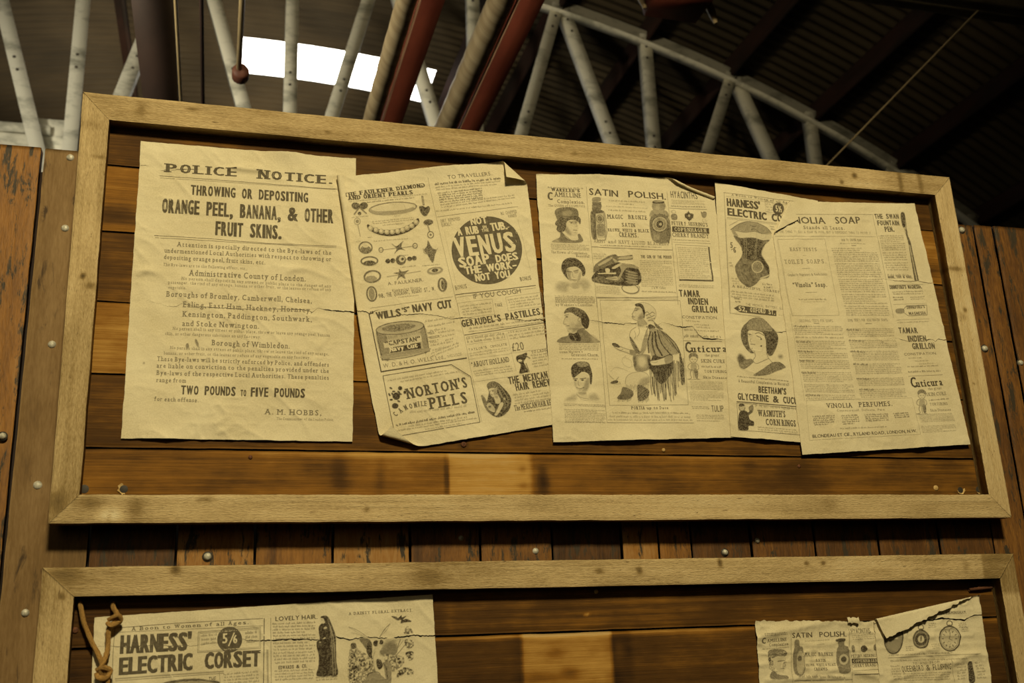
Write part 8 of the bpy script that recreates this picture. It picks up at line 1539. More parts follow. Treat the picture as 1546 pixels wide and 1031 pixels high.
('L',[1336.7,-172.7,1446.7,-164.2,1456.2,-330.8,1348.3,-337.1,1336.7,-172.7],.8,.42,0),
('L',[1334.6,-174.4,1335.2,-185,1346.7,-334.4],.6,.4,0),
('T', 'slabl', 'EASY TESTS', 1361.3, -196.9, 1425.5, -192.6, 7.5, .6, 0),
('M',[1390.6,-203.4,1398.4,-202.9,1390.2,-206,1398,-205.5],1,.5,.45,0),
('T', 'slabl', 'TOILET SOAPS.', 1344.6, -225.9, 1443.8, -218.4, 9, .55, 0),
('L',[1384.7,-233.2,1402.2,-232.5],.8,.5,0),
('T', 'condl', 'Compiled by Proprietors & Manufacturers', 1350.5, -251.7, 1441.2, -245.1, 5.2, .65, 0),
('M',[1395.3,-254.5,1400,-254.2,1395.1,-256.3,1399.8,-256],1,.5,.45,0),
('T', 'fancy', '“Vinolia” Soap.', 1358.2, -274.8, 1438.1, -270.2, 9.6, .8, 0),
('L',[1386.6,-285.1,1411.5,-283.3],.8,.6,0),
('M',[1368.5,-298.3,1432.3,-294.9,1368.9,-304,1432.6,-300.6],1,.45,.45,0),
('M',[1373.4,-304.5,1427.4,-301.6,1373,-307.4,1427,-304.5],1,.3,.45,0),
('T', 'condl', 'HOW TO CHOOSE SOAP.', 1485.9, -166.7, 1536.6, -162.7, 5.4, .65, 0),
('M',[1481.5,-170,1544.2,-165.6,1481.3,-173.8,1544,-169.4],1,.42,.45,0),
('L',[1507.8,-175,1518.8,-174.2],1.2,.7,0),
('M',[1459.1,-182.1,1569.9,-174.5,1462.1,-214.7,1571.4,-207.6],7,.42,.45,0),
('M',[1462.2,-216.1,1571.5,-209.1,1465.2,-248.5,1573,-242],7,.42,.45,0),
('M',[1465.3,-250.3,1573.1,-243.9,1468.2,-281.3,1574.5,-275.4],7,.42,.45,0),
('M',[1468.3,-283.1,1574.6,-277.2,1470.5,-306.6,1575.7,-301.1],5,.42,.45,0),
('M',[1470.6,-308.4,1575.8,-302.9,1472.7,-331.8,1576.8,-326.7],5,.42,.45,0),
('T', 'condb', 'THE SWAN', 1575.6, -107.8, 1637.4, -103, 10.8, .85, 0),
('T', 'condb', 'FOUNTAIN', 1580.2, -122.5, 1635.6, -118.7, 10.7, .85, 0),
('T', 'condb', 'PEN.', 1595.6, -136.4, 1620.5, -134.5, 11.5, .85, 0),
('E',[('f',.75,[1642,-92.9,1651.9,-90.6,1650.6,-140.1,1654.1,-161,1661,-243.5,1650.3,-245.7,1647.9,-163.4,1646.1,-142.3]),('h',.5,2.1,5,[1644.1,-92.8,1651.9,-90.6,1651.5,-122.6,1643.1,-123.2]),('l',.15,2.1,[1650.5,-165.1,1656,-241.6]),('l',.15,1.7,[1646.9,-95.7,1646.2,-134.6]),('n',.8,3,0,[1642.2,-91.4,1652.2,-89,1648.8,-118.9,1641.7,-119.4])]),
('M',[1578.6,-145.3,1640.2,-140.8,1581.3,-181.3,1640,-177.3],8,.4,.45,0),
('M',[1581.4,-183.2,1640,-179.2,1582.9,-203.9,1639.9,-200.2],4,.4,.45,0),
('M',[1583.1,-205.8,1639.9,-202.1,1584.6,-226.3,1639.8,-222.9],4,.4,.45,0),
('M',[1585,-231.9,1639.7,-228.6,1585.6,-239.4,1639.7,-236.1],1,.4,.45,0),
('T', 'condb', 'MABIE, TODD & BARD,', 1585.6, -243.1, 1646.3, -238.4, 5.4, .8, 0),
('L',[1584.8,-258.1,1668.7,-251.4],.8,.45,0),
('T', 'condb', "DINNEFORD'S MAGNESIA.", 1585.8, -266.6, 1665.9, -260.2, 7.7, .85, 0),
('M',[1590,-270.8,1668.6,-263.4,1590.9,-280,1668.8,-273.9],2,.5,.45,0),
('M',[1590.1,-282.6,1616.7,-280.4,1590.4,-293,1617,-290.8],2,.6,.45,0),
('M',[1633,-280.3,1670.6,-275.6,1632.7,-288.9,1670.2,-285],2,.42,.45,0),
('L',[1589.2,-300.4,1671.6,-293.1],.7,.4,0),
('L',[1610.9,-310.3,1620.4,-301.7,1670.9,-296.9,1667.8,-319.3,1621.5,-323.8,1611.4,-316.9,1610.9,-310.3],1.1,.7,0),
('E',[('h',.6,2,80,[1593.5,-310.5,1611.2,-308.5,1611.2,-317.7,1593.3,-319.3])]),
('T', 'condb', "DINNEFORD'S", 1620.1, -308.4, 1666.4, -303.8, 6.8, .8, 0),
('T', 'condb', 'MAGNESIA', 1622.7, -321.5, 1666.4, -317.9, 6.4, .8, 0),
('L',[1343.2,-330.2,1353.2,-511.7],.6,.4,0),
('T', 'condl', 'DECEIVING TESTS FOR SOAPS.', 1363.3, -349.8, 1442.1, -345.7, 5.4, .6, 0),
('T', 'condl', 'SOME TESTS FOR ADULTERATED SOAPS.', 1474.6, -343.5, 1570.9, -337.1, 5.5, .6, 0),
('L',[1395.5,-350.8,1407,-350.2],1.2,.6,0),
('L',[1516.1,-345.8,1530,-344.8],1.2,.6,0),
('M',[1347.3,-357.3,1460.3,-353.5,1348.6,-377.6,1461.6,-373.4],5,.42,.45,0),
('M',[1348.7,-379.3,1461.6,-375.9,1349.1,-385.3,1462,-381.2],1,.42,.45,0),
('M',[1349.3,-388.1,1462.1,-384.7,1350.6,-407.2,1463.3,-403.4],5,.42,.45,0),
('M',[1350.7,-408.9,1463.3,-405.9,1351.8,-425.5,1464.3,-422],4,.42,.45,0),
('M',[1351.9,-427.9,1464.4,-425.2,1353.2,-447.6,1465.6,-444.4],5,.42,.45,0),
('M',[1353.5,-452,1465.7,-449.6,1355,-474.2,1467.1,-471.5],6,.42,.45,0),
('M',[1355.2,-477.6,1467.2,-475.6,1356.4,-495.3,1468.3,-492.9],5,.42,.45,0),
('M',[1356.5,-498,1468.4,-496.3,1357.3,-509.9,1469.1,-507.6],3,.42,.45,0),
('M',[1468.6,-357.7,1580.5,-351.2,1470.5,-377.6,1582.1,-370.6],5,.42,.45,0),
('M',[1470.6,-382.6,1581.9,-376.4,1472.4,-401.3,1583.4,-394.7],5,.42,.45,0),
('M',[1472.5,-405.5,1583.2,-399.7,1474.5,-426.9,1584.9,-420.7],6,.42,.45,0),
('M',[1474.6,-431.8,1584.7,-426.4,1476.7,-454.8,1586.5,-449.1],6,.42,.45,0),
('M',[1476.9,-461.4,1586.4,-456.5,1478.7,-479.1,1587.9,-473.7],5,.42,.45,0),
('M',[1478.7,-483.9,1587.7,-479.3,1480.6,-503.2,1589.2,-498.2],5,.42,.45,0),
('M',[1351.2,-356.4,1385.3,-355.9,1350.5,-361.3,1384.6,-360.5],1,.7,.6,0),
('M',[1350,-388.7,1383.9,-388.4,1349.3,-393.6,1383.3,-392.9],1,.7,.6,0),
('M',[1351.8,-408.9,1385.7,-408.6,1351.2,-413.8,1385.1,-413.1],1,.7,.6,0),
('M',[1352.3,-427.9,1386.1,-427.7,1351.7,-432.8,1385.5,-432.2],1,.7,.6,0),
('M',[1353.6,-452.4,1387.3,-452.3,1353,-457.2,1386.7,-456.8],1,.7,.6,0),
('M',[1356.8,-498,1390.3,-498.1,1356.2,-502.8,1389.7,-502.5],1,.7,.6,0),
('M',[1468.6,-358.1,1503.7,-357.6,1467.8,-363.1,1503,-362.3],1,.7,.6,0),
('M',[1471.7,-381.5,1506.7,-381,1471,-386.5,1506,-385.7],1,.7,.6,0),
('M',[1471,-404.5,1505.9,-404.2,1470.2,-409.5,1505.2,-408.8],1,.7,.6,0),
('M',[1474,-430.8,1508.8,-430.6,1473.2,-435.7,1508.1,-435.2],1,.7,.6,0),
('M',[1477.2,-460.7,1511.9,-460.7,1476.4,-465.6,1511.2,-465.2],1,.7,.6,0),
('M',[1479.6,-482.9,1514.2,-482.9,1478.8,-487.7,1513.5,-487.4],1,.7,.6,0),
('L',[1591.3,-334.3,1671.4,-327.5],.7,.45,0),
('M',[1592.7,-337.9,1670.7,-331.2,1592.5,-341.5,1670.4,-334.9],1,.45,.45,0),
('T', 'condb', 'TAMAR', 1591.8, -362.3, 1639.1, -360.5, 11.9, .85, 0),
('T', 'condb', 'INDIEN', 1611.7, -379.9, 1657.2, -377.6, 12.6, .85, 0),
('T', 'condb', 'GRILLON', 1619, -395.8, 1675.2, -392.5, 12.6, .85, 0),
('T', 'sans', 'CONSTIPATION.', 1596.6, -410.3, 1676.7, -404.7, 5.2, .8, 0),
('M',[1606,-413.2,1638.4,-411.2,1605.7,-417.5,1638,-415.6],1,.42,.45,0),
('M',[1621,-419.1,1655.6,-416.3,1620.6,-423.4,1655.2,-420.7],1,.42,.45,0),
('M',[1630,-424.8,1667.9,-421.6,1629.6,-429.1,1667.6,-426],1,.42,.45,0),
('M',[1600.9,-431.9,1675.9,-426.8,1600.5,-436.2,1675.5,-431.1],1,.5,.45,0),
('M',[1600.2,-442.6,1678.8,-437.4,1599.8,-447.6,1678.3,-442.5],1,.55,.6,0),
('L',[1599,-454.3,1682.2,-448.1],1,.55,0),
('T', 'fancy', 'C', 1599.8, -477.9, 1618.2, -476.7, 20.9, .95, 0),
('T', 'fancy', 'uticura', 1613, -476.8, 1680.9, -470.2, 14.5, .95, 0),
('T', 'body', 'the great', 1641.1, -482, 1675.4, -478.6, 5.1, .7, 0),
('T', 'body', 'SKIN CURE', 1634.5, -494.9, 1684.4, -490.7, 6.8, .65, 0),
('M',[1639.4,-500.7,1689.5,-495.9,1638.9,-506,1688.9,-501.2],1,.6,.45,0),
('T', 'body', 'TORTURING', 1639.3, -514.7, 1683.7, -511.9, 5.7, .65, 0),
('T', 'body', 'Skin Diseases', 1637.8, -527.3, 1688.7, -524.1, 5.4, .65, 0),
('E',[('n',.55,1.7,0,[1615.1,-486.4,1622,-481.4,1630.8,-481.8,1635.3,-487,1633.6,-492.4,1628.8,-489,1621.4,-489.2,1615.3,-492.9]),('s',.6,1.2,[1615.7,-490.5,1615.5,-495.9,1620.1,-500.6,1626.1,-500.4,1631.7,-495.5,1633.3,-490.7]),('l',.75,1,[1619.8,-494,1622.6,-493.6]),('l',.75,1,[1626.7,-493.5,1629,-493.8]),('l',.6,1,[1622.2,-498.1,1625.2,-498]),('s',.6,1.2,[1618.6,-501.2,1612,-504.3,1608.8,-511,1613.5,-515,1618,-512.5]),('s',.6,1.2,[1626.7,-501,1632.2,-504.4,1632.3,-511.6,1626.2,-515.3,1623.3,-513]),('h',.4,2,60,[1617.7,-502.4,1627.9,-502.1,1627,-514.7,1614.8,-515.6]),('s',.65,1.2,[1614.9,-515,1612.2,-522.7,1613.6,-529.8,1608.5,-532.2]),('s',.65,1.2,[1619.9,-516.6,1618.7,-523.7,1618.8,-530.8]),('s',.65,1.2,[1626.9,-515.3,1627,-522.4,1623.7,-529.5,1628.7,-531.8]),('n',.55,1.7,0,[1621.8,-513.6,1629,-514.6,1628,-528.3,1621.7,-529.6]),('s',.55,1,[1604.5,-532.3,1613.7,-533.3,1623.9,-532.2,1631.9,-532.6])]),
('M',[1609.2,-532.9,1689.5,-528.3,1610,-550.8,1693.5,-545.7],6,.42,.45,0),
('M',[1610.9,-557,1693.1,-551.9,1610.2,-572.5,1693.6,-566.5],5,.4,.45,0),
('L',[1356.9,-511.6,1600,-499.3,1606.7,-574.3,1354.4,-590.5,1356.9,-511.6],.7,.38,0),
('T', 'body', 'VINOLIA', 1399.6, -525.4, 1459.4, -523.3, 9.3, .9, 0),
('T', 'body', 'PERFUMES.', 1472.9, -521.6, 1553.2, -517.2, 9.5, .9, 0),
('T', 'body', 'Concentrated.  Delicate.  Pure.', 1421.1, -532.3, 1535, -527, 4.2, .6, 0),
('M',[1366.9,-541.3,1416.5,-538.2,1367.1,-561.7,1415,-558.8],5,.62,.55,0),
('M',[1429.5,-538.9,1471.5,-535.9,1429.5,-559.5,1469.9,-556.7],5,.62,.55,0),
('M',[1484.1,-535.3,1539.2,-532,1484.7,-551.6,1538,-548.5],4,.62,.55,0),
('M',[1550.1,-531.4,1588.4,-528.5,1551.2,-543.4,1587.9,-540.6],3,.62,.55,0),
('M',[1424,-564,1531.1,-557.9,1424,-569,1531.1,-563],1,.42,.45,0),
('T', 'sansb', 'BLONDEAU ET CIE., RYLAND ROAD, LONDON, N.W.', 1361.6, -585.8, 1599.5, -570.6, 6.2, .85, 0)]},
{'name': 'newspaper_sheet', 'cat': 'newspaper sheet', 'label': 'newspaper sheet with huge two-line corset headline and dark price disc, beside the twine', 'group': 'old printed sheets on the lower board', 'base': 1.4, 'seed': 6, 'q': [76.8, -886.8, 606.6, -864.6, 621.7, -1206.7, 83.1, -1167.4], 'bot': [], 'lip': [], 'folds': [(74.2, -890.6, 98.3, -877.4, 76.7, -884.8, 3, 2.6)], 'tears': [[(58.2, -931.1, 0), (99.4, -929.7, .3), (130.9, -932.9, 1.1), (162.4, -931.9, .7), (223.1, -934, .4), (255.6, -930.8, .4), (284.8, -931.1, 1.1), (299.4, -926.8, .7), (306.9, -928.9, 1.1), (344.2, -930.2, 1.5), (374.2, -929.3, 1.9), (423.8, -932.1, 1.5), (446.9, -928, 1.6), (466.3, -932.8, 1.6), (497.6, -930.1, 1.6), (533.1, -933.5, 1.6), (573.1, -929.5, 1.6), (597.3, -931.8, 2), (617.6, -931, 2.4)]], 'items': [
('L',[107.3,-903.6,196.3,-899.1,330.1,-895.6],.8,.8,0),
('L',[107.3,-903.6,107.2,-943.4,110.5,-1033.9],.8,.8,0),
('L',[332,-895.7,334.4,-1045.4],1.3,.85,0),
('L',[342.1,-894.8,347.3,-1046.1],.9,.6,0),
('L',[338.2,-944.7,340.3,-993.9],3,.4,0),
('T', 'slabl', 'A Boon to Women of all Ages.', 131.1, -908.3, 309, -903.5, 5.5, .85, 0),
('L',[108.5,-910.1,330.4,-906.8],.6,.6,0),
('T', 'heavy', "HARNESS'", 115.8, -941.6, 223.4, -939.8, 25.9),
('T', 'heavy', 'ELECTRIC', 116.1, -972.9, 226.6, -969.7, 24.2),
('T', 'heavy', 'CORSET', 241.6, -968.9, 329.2, -968.1, 23.2),
('L',[231.2,-913.6,326.7,-908.9,327.7,-941.4,231.6,-944.8,231.2,-913.6],.7,.7,0),
('L',[233.1,-915.5,324.9,-911.1,325.8,-939.5,233.3,-942.7,233.1,-915.5],1.5,.3,0),
('M',[235,-916.3,260.4,-915.3,235.8,-934.5,259.3,-933.5],3,.5,.45,0),
('M',[302.7,-914.1,323.1,-913.2,303.4,-934.3,323.7,-933.2],3,.5,.45,0),
('P',[298.7,-927.2,298.5,-931,297.5,-934.7,295.8,-938,293.6,-940.9,290.8,-943.3,287.5,-945,284,-946,280.3,-946.2,276.5,-945.7,272.9,-944.5,269.6,-942.5,266.6,-940,264.1,-936.9,262.2,-933.5,261,-929.7,260.5,-925.9,260.7,-922,261.6,-918.4,263.2,-915,265.5,-912.1,268.3,-909.7,271.5,-908,275.1,-906.9,278.8,-906.7,282.5,-907.2,286.2,-908.4,289.6,-910.4,292.6,-912.9,295.1,-916,297,-919.5,298.2,-923.3],.9,0),
('T', 'fancy', '5', 266.6, -931.9, 278.3, -931.6, 14.6, .0, 1),
('L',[278.4,-936,286.1,-916.5],1.8,.0,1),
('T', 'fancy', '6', 283.4, -932.5, 293, -932.1, 12.5, .0, 1),
('L',[113,-978.7,165,-976.7,271.9,-974.1],2.1,.45,0),
('L',[113.2,-981.5,272,-976.9],.7,.7,0),
('E',[('F',.75,[176.4,-992,200.6,-984.3,229,-983,250.7,-986.4,269,-992.6,274,-1028.2,181.6,-1023.7]),('h',.5,2.1,10,[183.4,-992.3,207.9,-987,236.4,-986.9,261.7,-992.2,259,-1013.4,187.9,-1010])]),
('T', 'condl', 'THE', 249.7, -988.9, 261.6, -988.7, 7.2, .85, 0),
('M',[272,-976.6,326.8,-974.1,272.7,-994.5,327.4,-993.3],4,.5,.45,0),
('L',[265.7,-974.5,268.5,-999.7],.7,.6,0),
('T', 'sansb', 'LOVELY HAIR.', 349, -900.3, 416.8, -898.5, 6.8, .9, 0),
('M',[344.5,-902.4,413.8,-901.8,346.4,-930.2,414.2,-930.7],6,.55,.45,0),
('M',[346.5,-932.1,414.2,-932.5,348.9,-967,414,-966.6],7,.5,.45,0),
('T', 'condb', 'EDWARDS & CO.', 355.8, -974.6, 401.6, -973.5, 5.1, .85, 0),
('M',[349.8,-975.1,413,-975.1,350.3,-992.5,413.2,-992.3],4,.5,.45,0),
('E',[('F',.93,[421.8,-907.3,426.4,-905.5,436.3,-907.7,437.8,-923.2,438.1,-948.8,437.7,-974.1,438.5,-987.5,416.6,-987.1,418.8,-973.4,419.2,-955.7,416,-944.2,415.8,-934,420.5,-930.3,419.1,-922.6,418.5,-912.3]),('n',.8,.9,0,[421.6,-895.7,428.9,-894.1,434.2,-897.3,439.6,-909.1,445.7,-926,446.6,-945.3,447.5,-966.9,450,-986,438.5,-987.5,437.6,-961.5,437.9,-936,435.7,-918,431.7,-907.6,429.6,-899.8]),('s',.35,.9,[436.3,-910.3,439.9,-936.1,441.5,-961.6,442.4,-985.7]),('s',.35,.9,[437.7,-912.9,443.2,-936.2,444.8,-961.8,446.3,-985.8]),('s',.35,.9,[434.3,-905.1,441.8,-927.2,444,-949]),('n',.92,.8,0,[421.6,-895.7,428.9,-894.1,433.5,-897.3,431.6,-903.7,429.7,-907.5,427.6,-902.3,423,-898.3]),('F',.1,[421.9,-898.5,425.9,-898.6,427.8,-903.6,426.4,-906.4,423.3,-905.8,421.7,-903.4]),('l',.8,.5,[423,-900.9,424.3,-900.7]),('F',.15,[431.8,-912.4,431.9,-913.1,431.5,-913.9,430.7,-914.5,429.7,-915,428.7,-915.2,427.6,-915.1,426.8,-914.8,426.4,-914.2,426.3,-913.5,426.7,-912.7,427.4,-912.1,428.4,-911.6,429.5,-911.4,430.5,-911.5,431.4,-911.8]),('F',.15,[429.6,-928.9,429.6,-929.4,429.3,-929.9,428.7,-930.3,428,-930.6,427.2,-930.8,426.5,-930.8,425.9,-930.6,425.6,-930.2,425.6,-929.7,425.9,-929.2,426.4,-928.8,427.2,-928.5,428,-928.3,428.7,-928.3,429.2,-928.5]),('F',.3,[422.9,-935.5,422.8,-936,422.4,-936.3,421.8,-936.5,421.1,-936.6,420.4,-936.5,419.8,-936.2,419.4,-935.8,419.3,-935.4,419.4,-935,419.8,-934.6,420.4,-934.4,421.1,-934.3,421.8,-934.4,422.4,-934.7,422.8,-935.1])]),
('M',[415.1,-988,449.4,-987.6,415.2,-995.3,449.4,-995],2,.55,.45,0),
('T', 'slabl', 'A DAINTY FLORAL EXTRACT.', 466.1, -894.2, 574.3, -891, 4.2, .85, 0),
('E',[('n',.85,.9,0,[536.4,-898,545.3,-899.2,548.1,-901.4,553.9,-896.7,554.6,-900.2,562.5,-897.9,558.1,-902.3,556.7,-904.4,562.5,-903.1,570.8,-907.5,559.5,-908.6,552.3,-909.7,553.1,-904.3,546.6,-904.8]),('n',.42,4.2,0,[468.4,-947.7,474.6,-941.2,485.8,-951,495.6,-956.7,508.2,-969.2,508.1,-1002,468.7,-1000.2]),('n',.72,4.2,0,[468.5,-966.4,476.1,-969.3,483.1,-980.2,483.1,-992.2,469.4,-1000.3]),('n',.62,4.2,0,[483,-964.3,495.6,-962.1,505.4,-973.1,502.6,-983.7,491.4,-983.2]),('n',.75,4.2,0,[469.1,-955.7,477.4,-953.4,477.5,-961.4,469.8,-962.4]),('n',.75,.8,0,[470.4,-939.7,477.4,-938.6,479.5,-945.4,472.5,-947.8]),('g',.55,5.7,0,[523.7,-941.5,533.6,-936.5,543.6,-939.5,544.9,-953.1,539.2,-962.4,525,-960.5,516.6,-954.8]),('h',.72,1.1,-25,[516.6,-952.1,529.3,-949.9,542.1,-942.2,544.9,-954.5,539.1,-963.7,525,-961.8]),('n',.5,4.2,0,[525,-957.8,539.2,-959.7,556.2,-963,556.1,-975.1,539,-985.2,527.8,-975.4]),('n',.75,4.2,0,[539.1,-963.7,551.9,-962.8,555.4,-969.7,546.1,-976.1]),('n',.75,4.3,0,[560.5,-956.4,571.9,-955.5,573.3,-965,567.5,-970.2,561.9,-964.6]),('n',.6,4.2,0,[546.1,-985.5,556,-979.8,568.8,-982.4,573,-990.6,555.9,-991.2,546,-994.8]),('n',.55,4.3,0,[559.3,-936,570.7,-937.7,573.5,-946,564.8,-951.1,559.2,-944.1]),('n',.5,4.3,0,[557.2,-926.3,562.3,-915.5,569.5,-918.5,572.3,-926.8]),('s',.8,.6,[466.8,-913,477.3,-917,487.1,-922.7,496.9,-930.1]),('s',.7,.4,[466.8,-913.3,480.1,-921.1,494.1,-930.4]),('s',.6,.4,[471.7,-922.2,482.9,-925.3,494.1,-931.1]),('s',.8,.9,[534.6,-910.3,526.6,-917.2,520.9,-925.2,517.4,-930.8]),('s',.6,.4,[533.7,-910.8,528.7,-920,521.6,-926.6]),('h',.8,1.1,50,[484.3,-932.1,499.7,-933.3,504.7,-943.6,504,-951.6,496.9,-950,489.9,-941.7]),('n',.85,1,0,[499.7,-935.3,504.7,-940.9,504.7,-957,505.4,-965.1,498.4,-958.2,495.5,-948.6]),('n',.95,1.1,0,[516.2,-940.6,515.8,-942.5,514.8,-944,513.2,-945,511.4,-945.3,509.6,-944.9,508,-943.8,507,-942.2,506.6,-940.3,507,-938.4,508,-936.9,509.6,-935.9,511.4,-935.6,513.3,-936,514.8,-937.1,515.8,-938.7]),('n',.92,1.1,0,[523.4,-938.8,523.1,-940.3,522.3,-941.5,521.1,-942.3,519.7,-942.5,518.3,-942.2,517.1,-941.3,516.3,-940,516.1,-938.6,516.4,-937.1,517.1,-935.9,518.3,-935.2,519.7,-934.9,521.2,-935.2,522.3,-936.1,523.1,-937.4]),('F',.1,[515.2,-935.8,518.1,-935.3,515.2,-944,513.1,-945.2]),('F',.08,[512.4,-945.2,519.4,-944.1,520.8,-946.9,516.6,-954.8,514.5,-962.8,511,-968,511.6,-976.1,515.1,-982.2,509.5,-981.3,506.5,-970.5,506.8,-959.8,509.6,-953.2]),('s',.7,.6,[509.6,-953.2,506.8,-961.1,506.5,-970.5,509.5,-981.3]),('F',.08,[513.1,-962.7,519.4,-963,529.3,-960.6,529.5,-962.5,519.4,-965.7,513.8,-965.2]),('F',.15,[505.4,-953,511,-945.2,512.4,-946.6,506.8,-957.1]),('n',.85,1,0,[512.4,-965.4,519.4,-967,522.2,-976.5,516.5,-981.6,512.4,-974.8]),('h',.6,1.3,80,[522.2,-971.1,533.5,-970.9,536.2,-977,536.1,-1003.2,529.1,-1002.9,525,-981.9]),('s',.85,1.1,[522.9,-971.2,527.8,-979.4,530.5,-996.8]),('s',.85,1.1,[494.9,-995.3,499.8,-987.6,509.5,-984.6,516.5,-986.9,519.3,-992.4]),('h',.6,1.3,-25,[497,-991.4,508.1,-985.2,517.9,-989.6,527.7,-996.7,533.3,-1003.1,495.6,-1001.4]),('s',.8,1,[551.4,-935.7,547.8,-945.1,544.9,-955.8]),('s',.8,.9,[562.1,-941.5,553.4,-950.7,546.3,-958.6,533.5,-970.2]),('s',.7,.6,[545,-942.3,546.3,-949.1,556.4,-937.2]),('F',.06,[529.3,-963.3,529.1,-963.8,528.8,-964.2,528.4,-964.4,527.8,-964.5,527.3,-964.4,526.8,-964.1,526.5,-963.7,526.4,-963.2,526.5,-962.8,526.8,-962.4,527.3,-962.1,527.8,-962.1,528.4,-962.2,528.8,-962.5,529.1,-962.9]),('F',.06,[534.9,-960.9,534.8,-961.3,534.5,-961.7,534,-961.9,533.5,-962,533,-961.9,532.5,-961.6,532.2,-961.2,532.1,-960.8,532.2,-960.3,532.5,-959.9,533,-959.7,533.5,-959.6,534,-959.7,534.5,-960,534.8,-960.4]),('F',.06,[540.5,-965.1,540.4,-965.6,540.1,-966,539.7,-966.2,539.1,-966.3,538.6,-966.2,538.1,-965.9,537.8,-965.5,537.7,-965,537.8,-964.5,538.1,-964.2,538.6,-963.9,539.1,-963.8,539.7,-964,540.1,-964.2,540.4,-964.6]),('F',.06,[532.8,-967.5,532.7,-968,532.3,-968.3,531.9,-968.6,531.3,-968.7,530.8,-968.5,530.4,-968.3,530,-967.9,529.9,-967.4,530.1,-966.9,530.4,-966.6,530.8,-966.3,531.4,-966.2,531.9,-966.4,532.4,-966.6,532.7,-967]),('F',.06,[549,-969.5,548.9,-969.9,548.6,-970.3,548.1,-970.6,547.6,-970.6,547.1,-970.5,546.6,-970.2,546.3,-969.8,546.2,-969.4,546.3,-968.9,546.6,-968.5,547.1,-968.3,547.6,-968.2,548.2,-968.3,548.6,-968.6,548.9,-969])])]},
{'name': 'newspaper_sheet', 'cat': 'newspaper sheet', 'label': 'wrinkled newspaper sheet with two engraved bottles and a capped head, on the lower board', 'group': 'old printed sheets on the lower board', 'base': 1.4, 'seed': 7, 'q': [1200.8, -924.5, 1492.2, -934.2, 1453.4, -1267.3, 1189.7, -1248.1], 'bot': [], 'lip': [], 'crumple': 2.6, 'ragtop': 2.5, 'creases': [([1203.1, -955.7, 1269.3, -942.6, 1348.5, -930.5, 1387.4, -934.2], 3.5, 7), ([1213.2, -1028.3, 1277.3, -1027.5, 1379.1, -1030.2], 2.5, 5), ([1291, -1010.2, 1382.7, -1018.9, 1440.3, -1034.4], 3, 6), ([1195.9, -1001.6, 1216.8, -998.4], 2, 5), ([1296.3, -971.2, 1354.4, -971.6], 1.6, 4), ([1215.1, -950.4, 1250.5, -940], 2, 6), ([1304.8, -1022.2, 1355.8, -1016.1], 1.8, 5)], 'items': [
('M',[1215.5,-946.6,1262.1,-945.7,1214.8,-952.5,1261.4,-951.4],2,.65,.45,0),
('T', 'slab', 'C', 1207.5, -965, 1219.1, -964.7, 10, .85, 0),
('T', 'body', 'AMELLINE', 1220, -963.4, 1260.1, -961.4, 5.4, .85, 0),
('T', 'body', 'Complexion', 1223, -970.1, 1262.2, -969.2, 5, .7, 0),
('M',[1210.4,-973,1263.6,-970.9,1210.4,-976.3,1263.5,-974.6],1,.5,.45,0),
('T', 'sansb', 'SATIN', 1270.4, -957.1, 1314.4, -957.2, 8.8, .9, 0),
('T', 'sansb', 'POLISH.', 1327.5, -957.3, 1384.2, -958.1, 8.9, .9, 0),
('T', 'condl', 'HYACINTHS', 1392.9, -953.6, 1436, -954, 9, .8, 0),
('L',[1268.8,-948.3,1262.5,-1033.8],.8,.6,0),
('L',[1390.2,-944.6,1383.3,-1039],.8,.6,0),
('M',[1297.2,-962,1348.9,-961,1297.2,-965.4,1348.8,-964.4],1,.42,.45,0),
('M',[1320,-968.8,1337.9,-968.5,1319.6,-971.5,1337.5,-971.1],1,.42,.45,0),
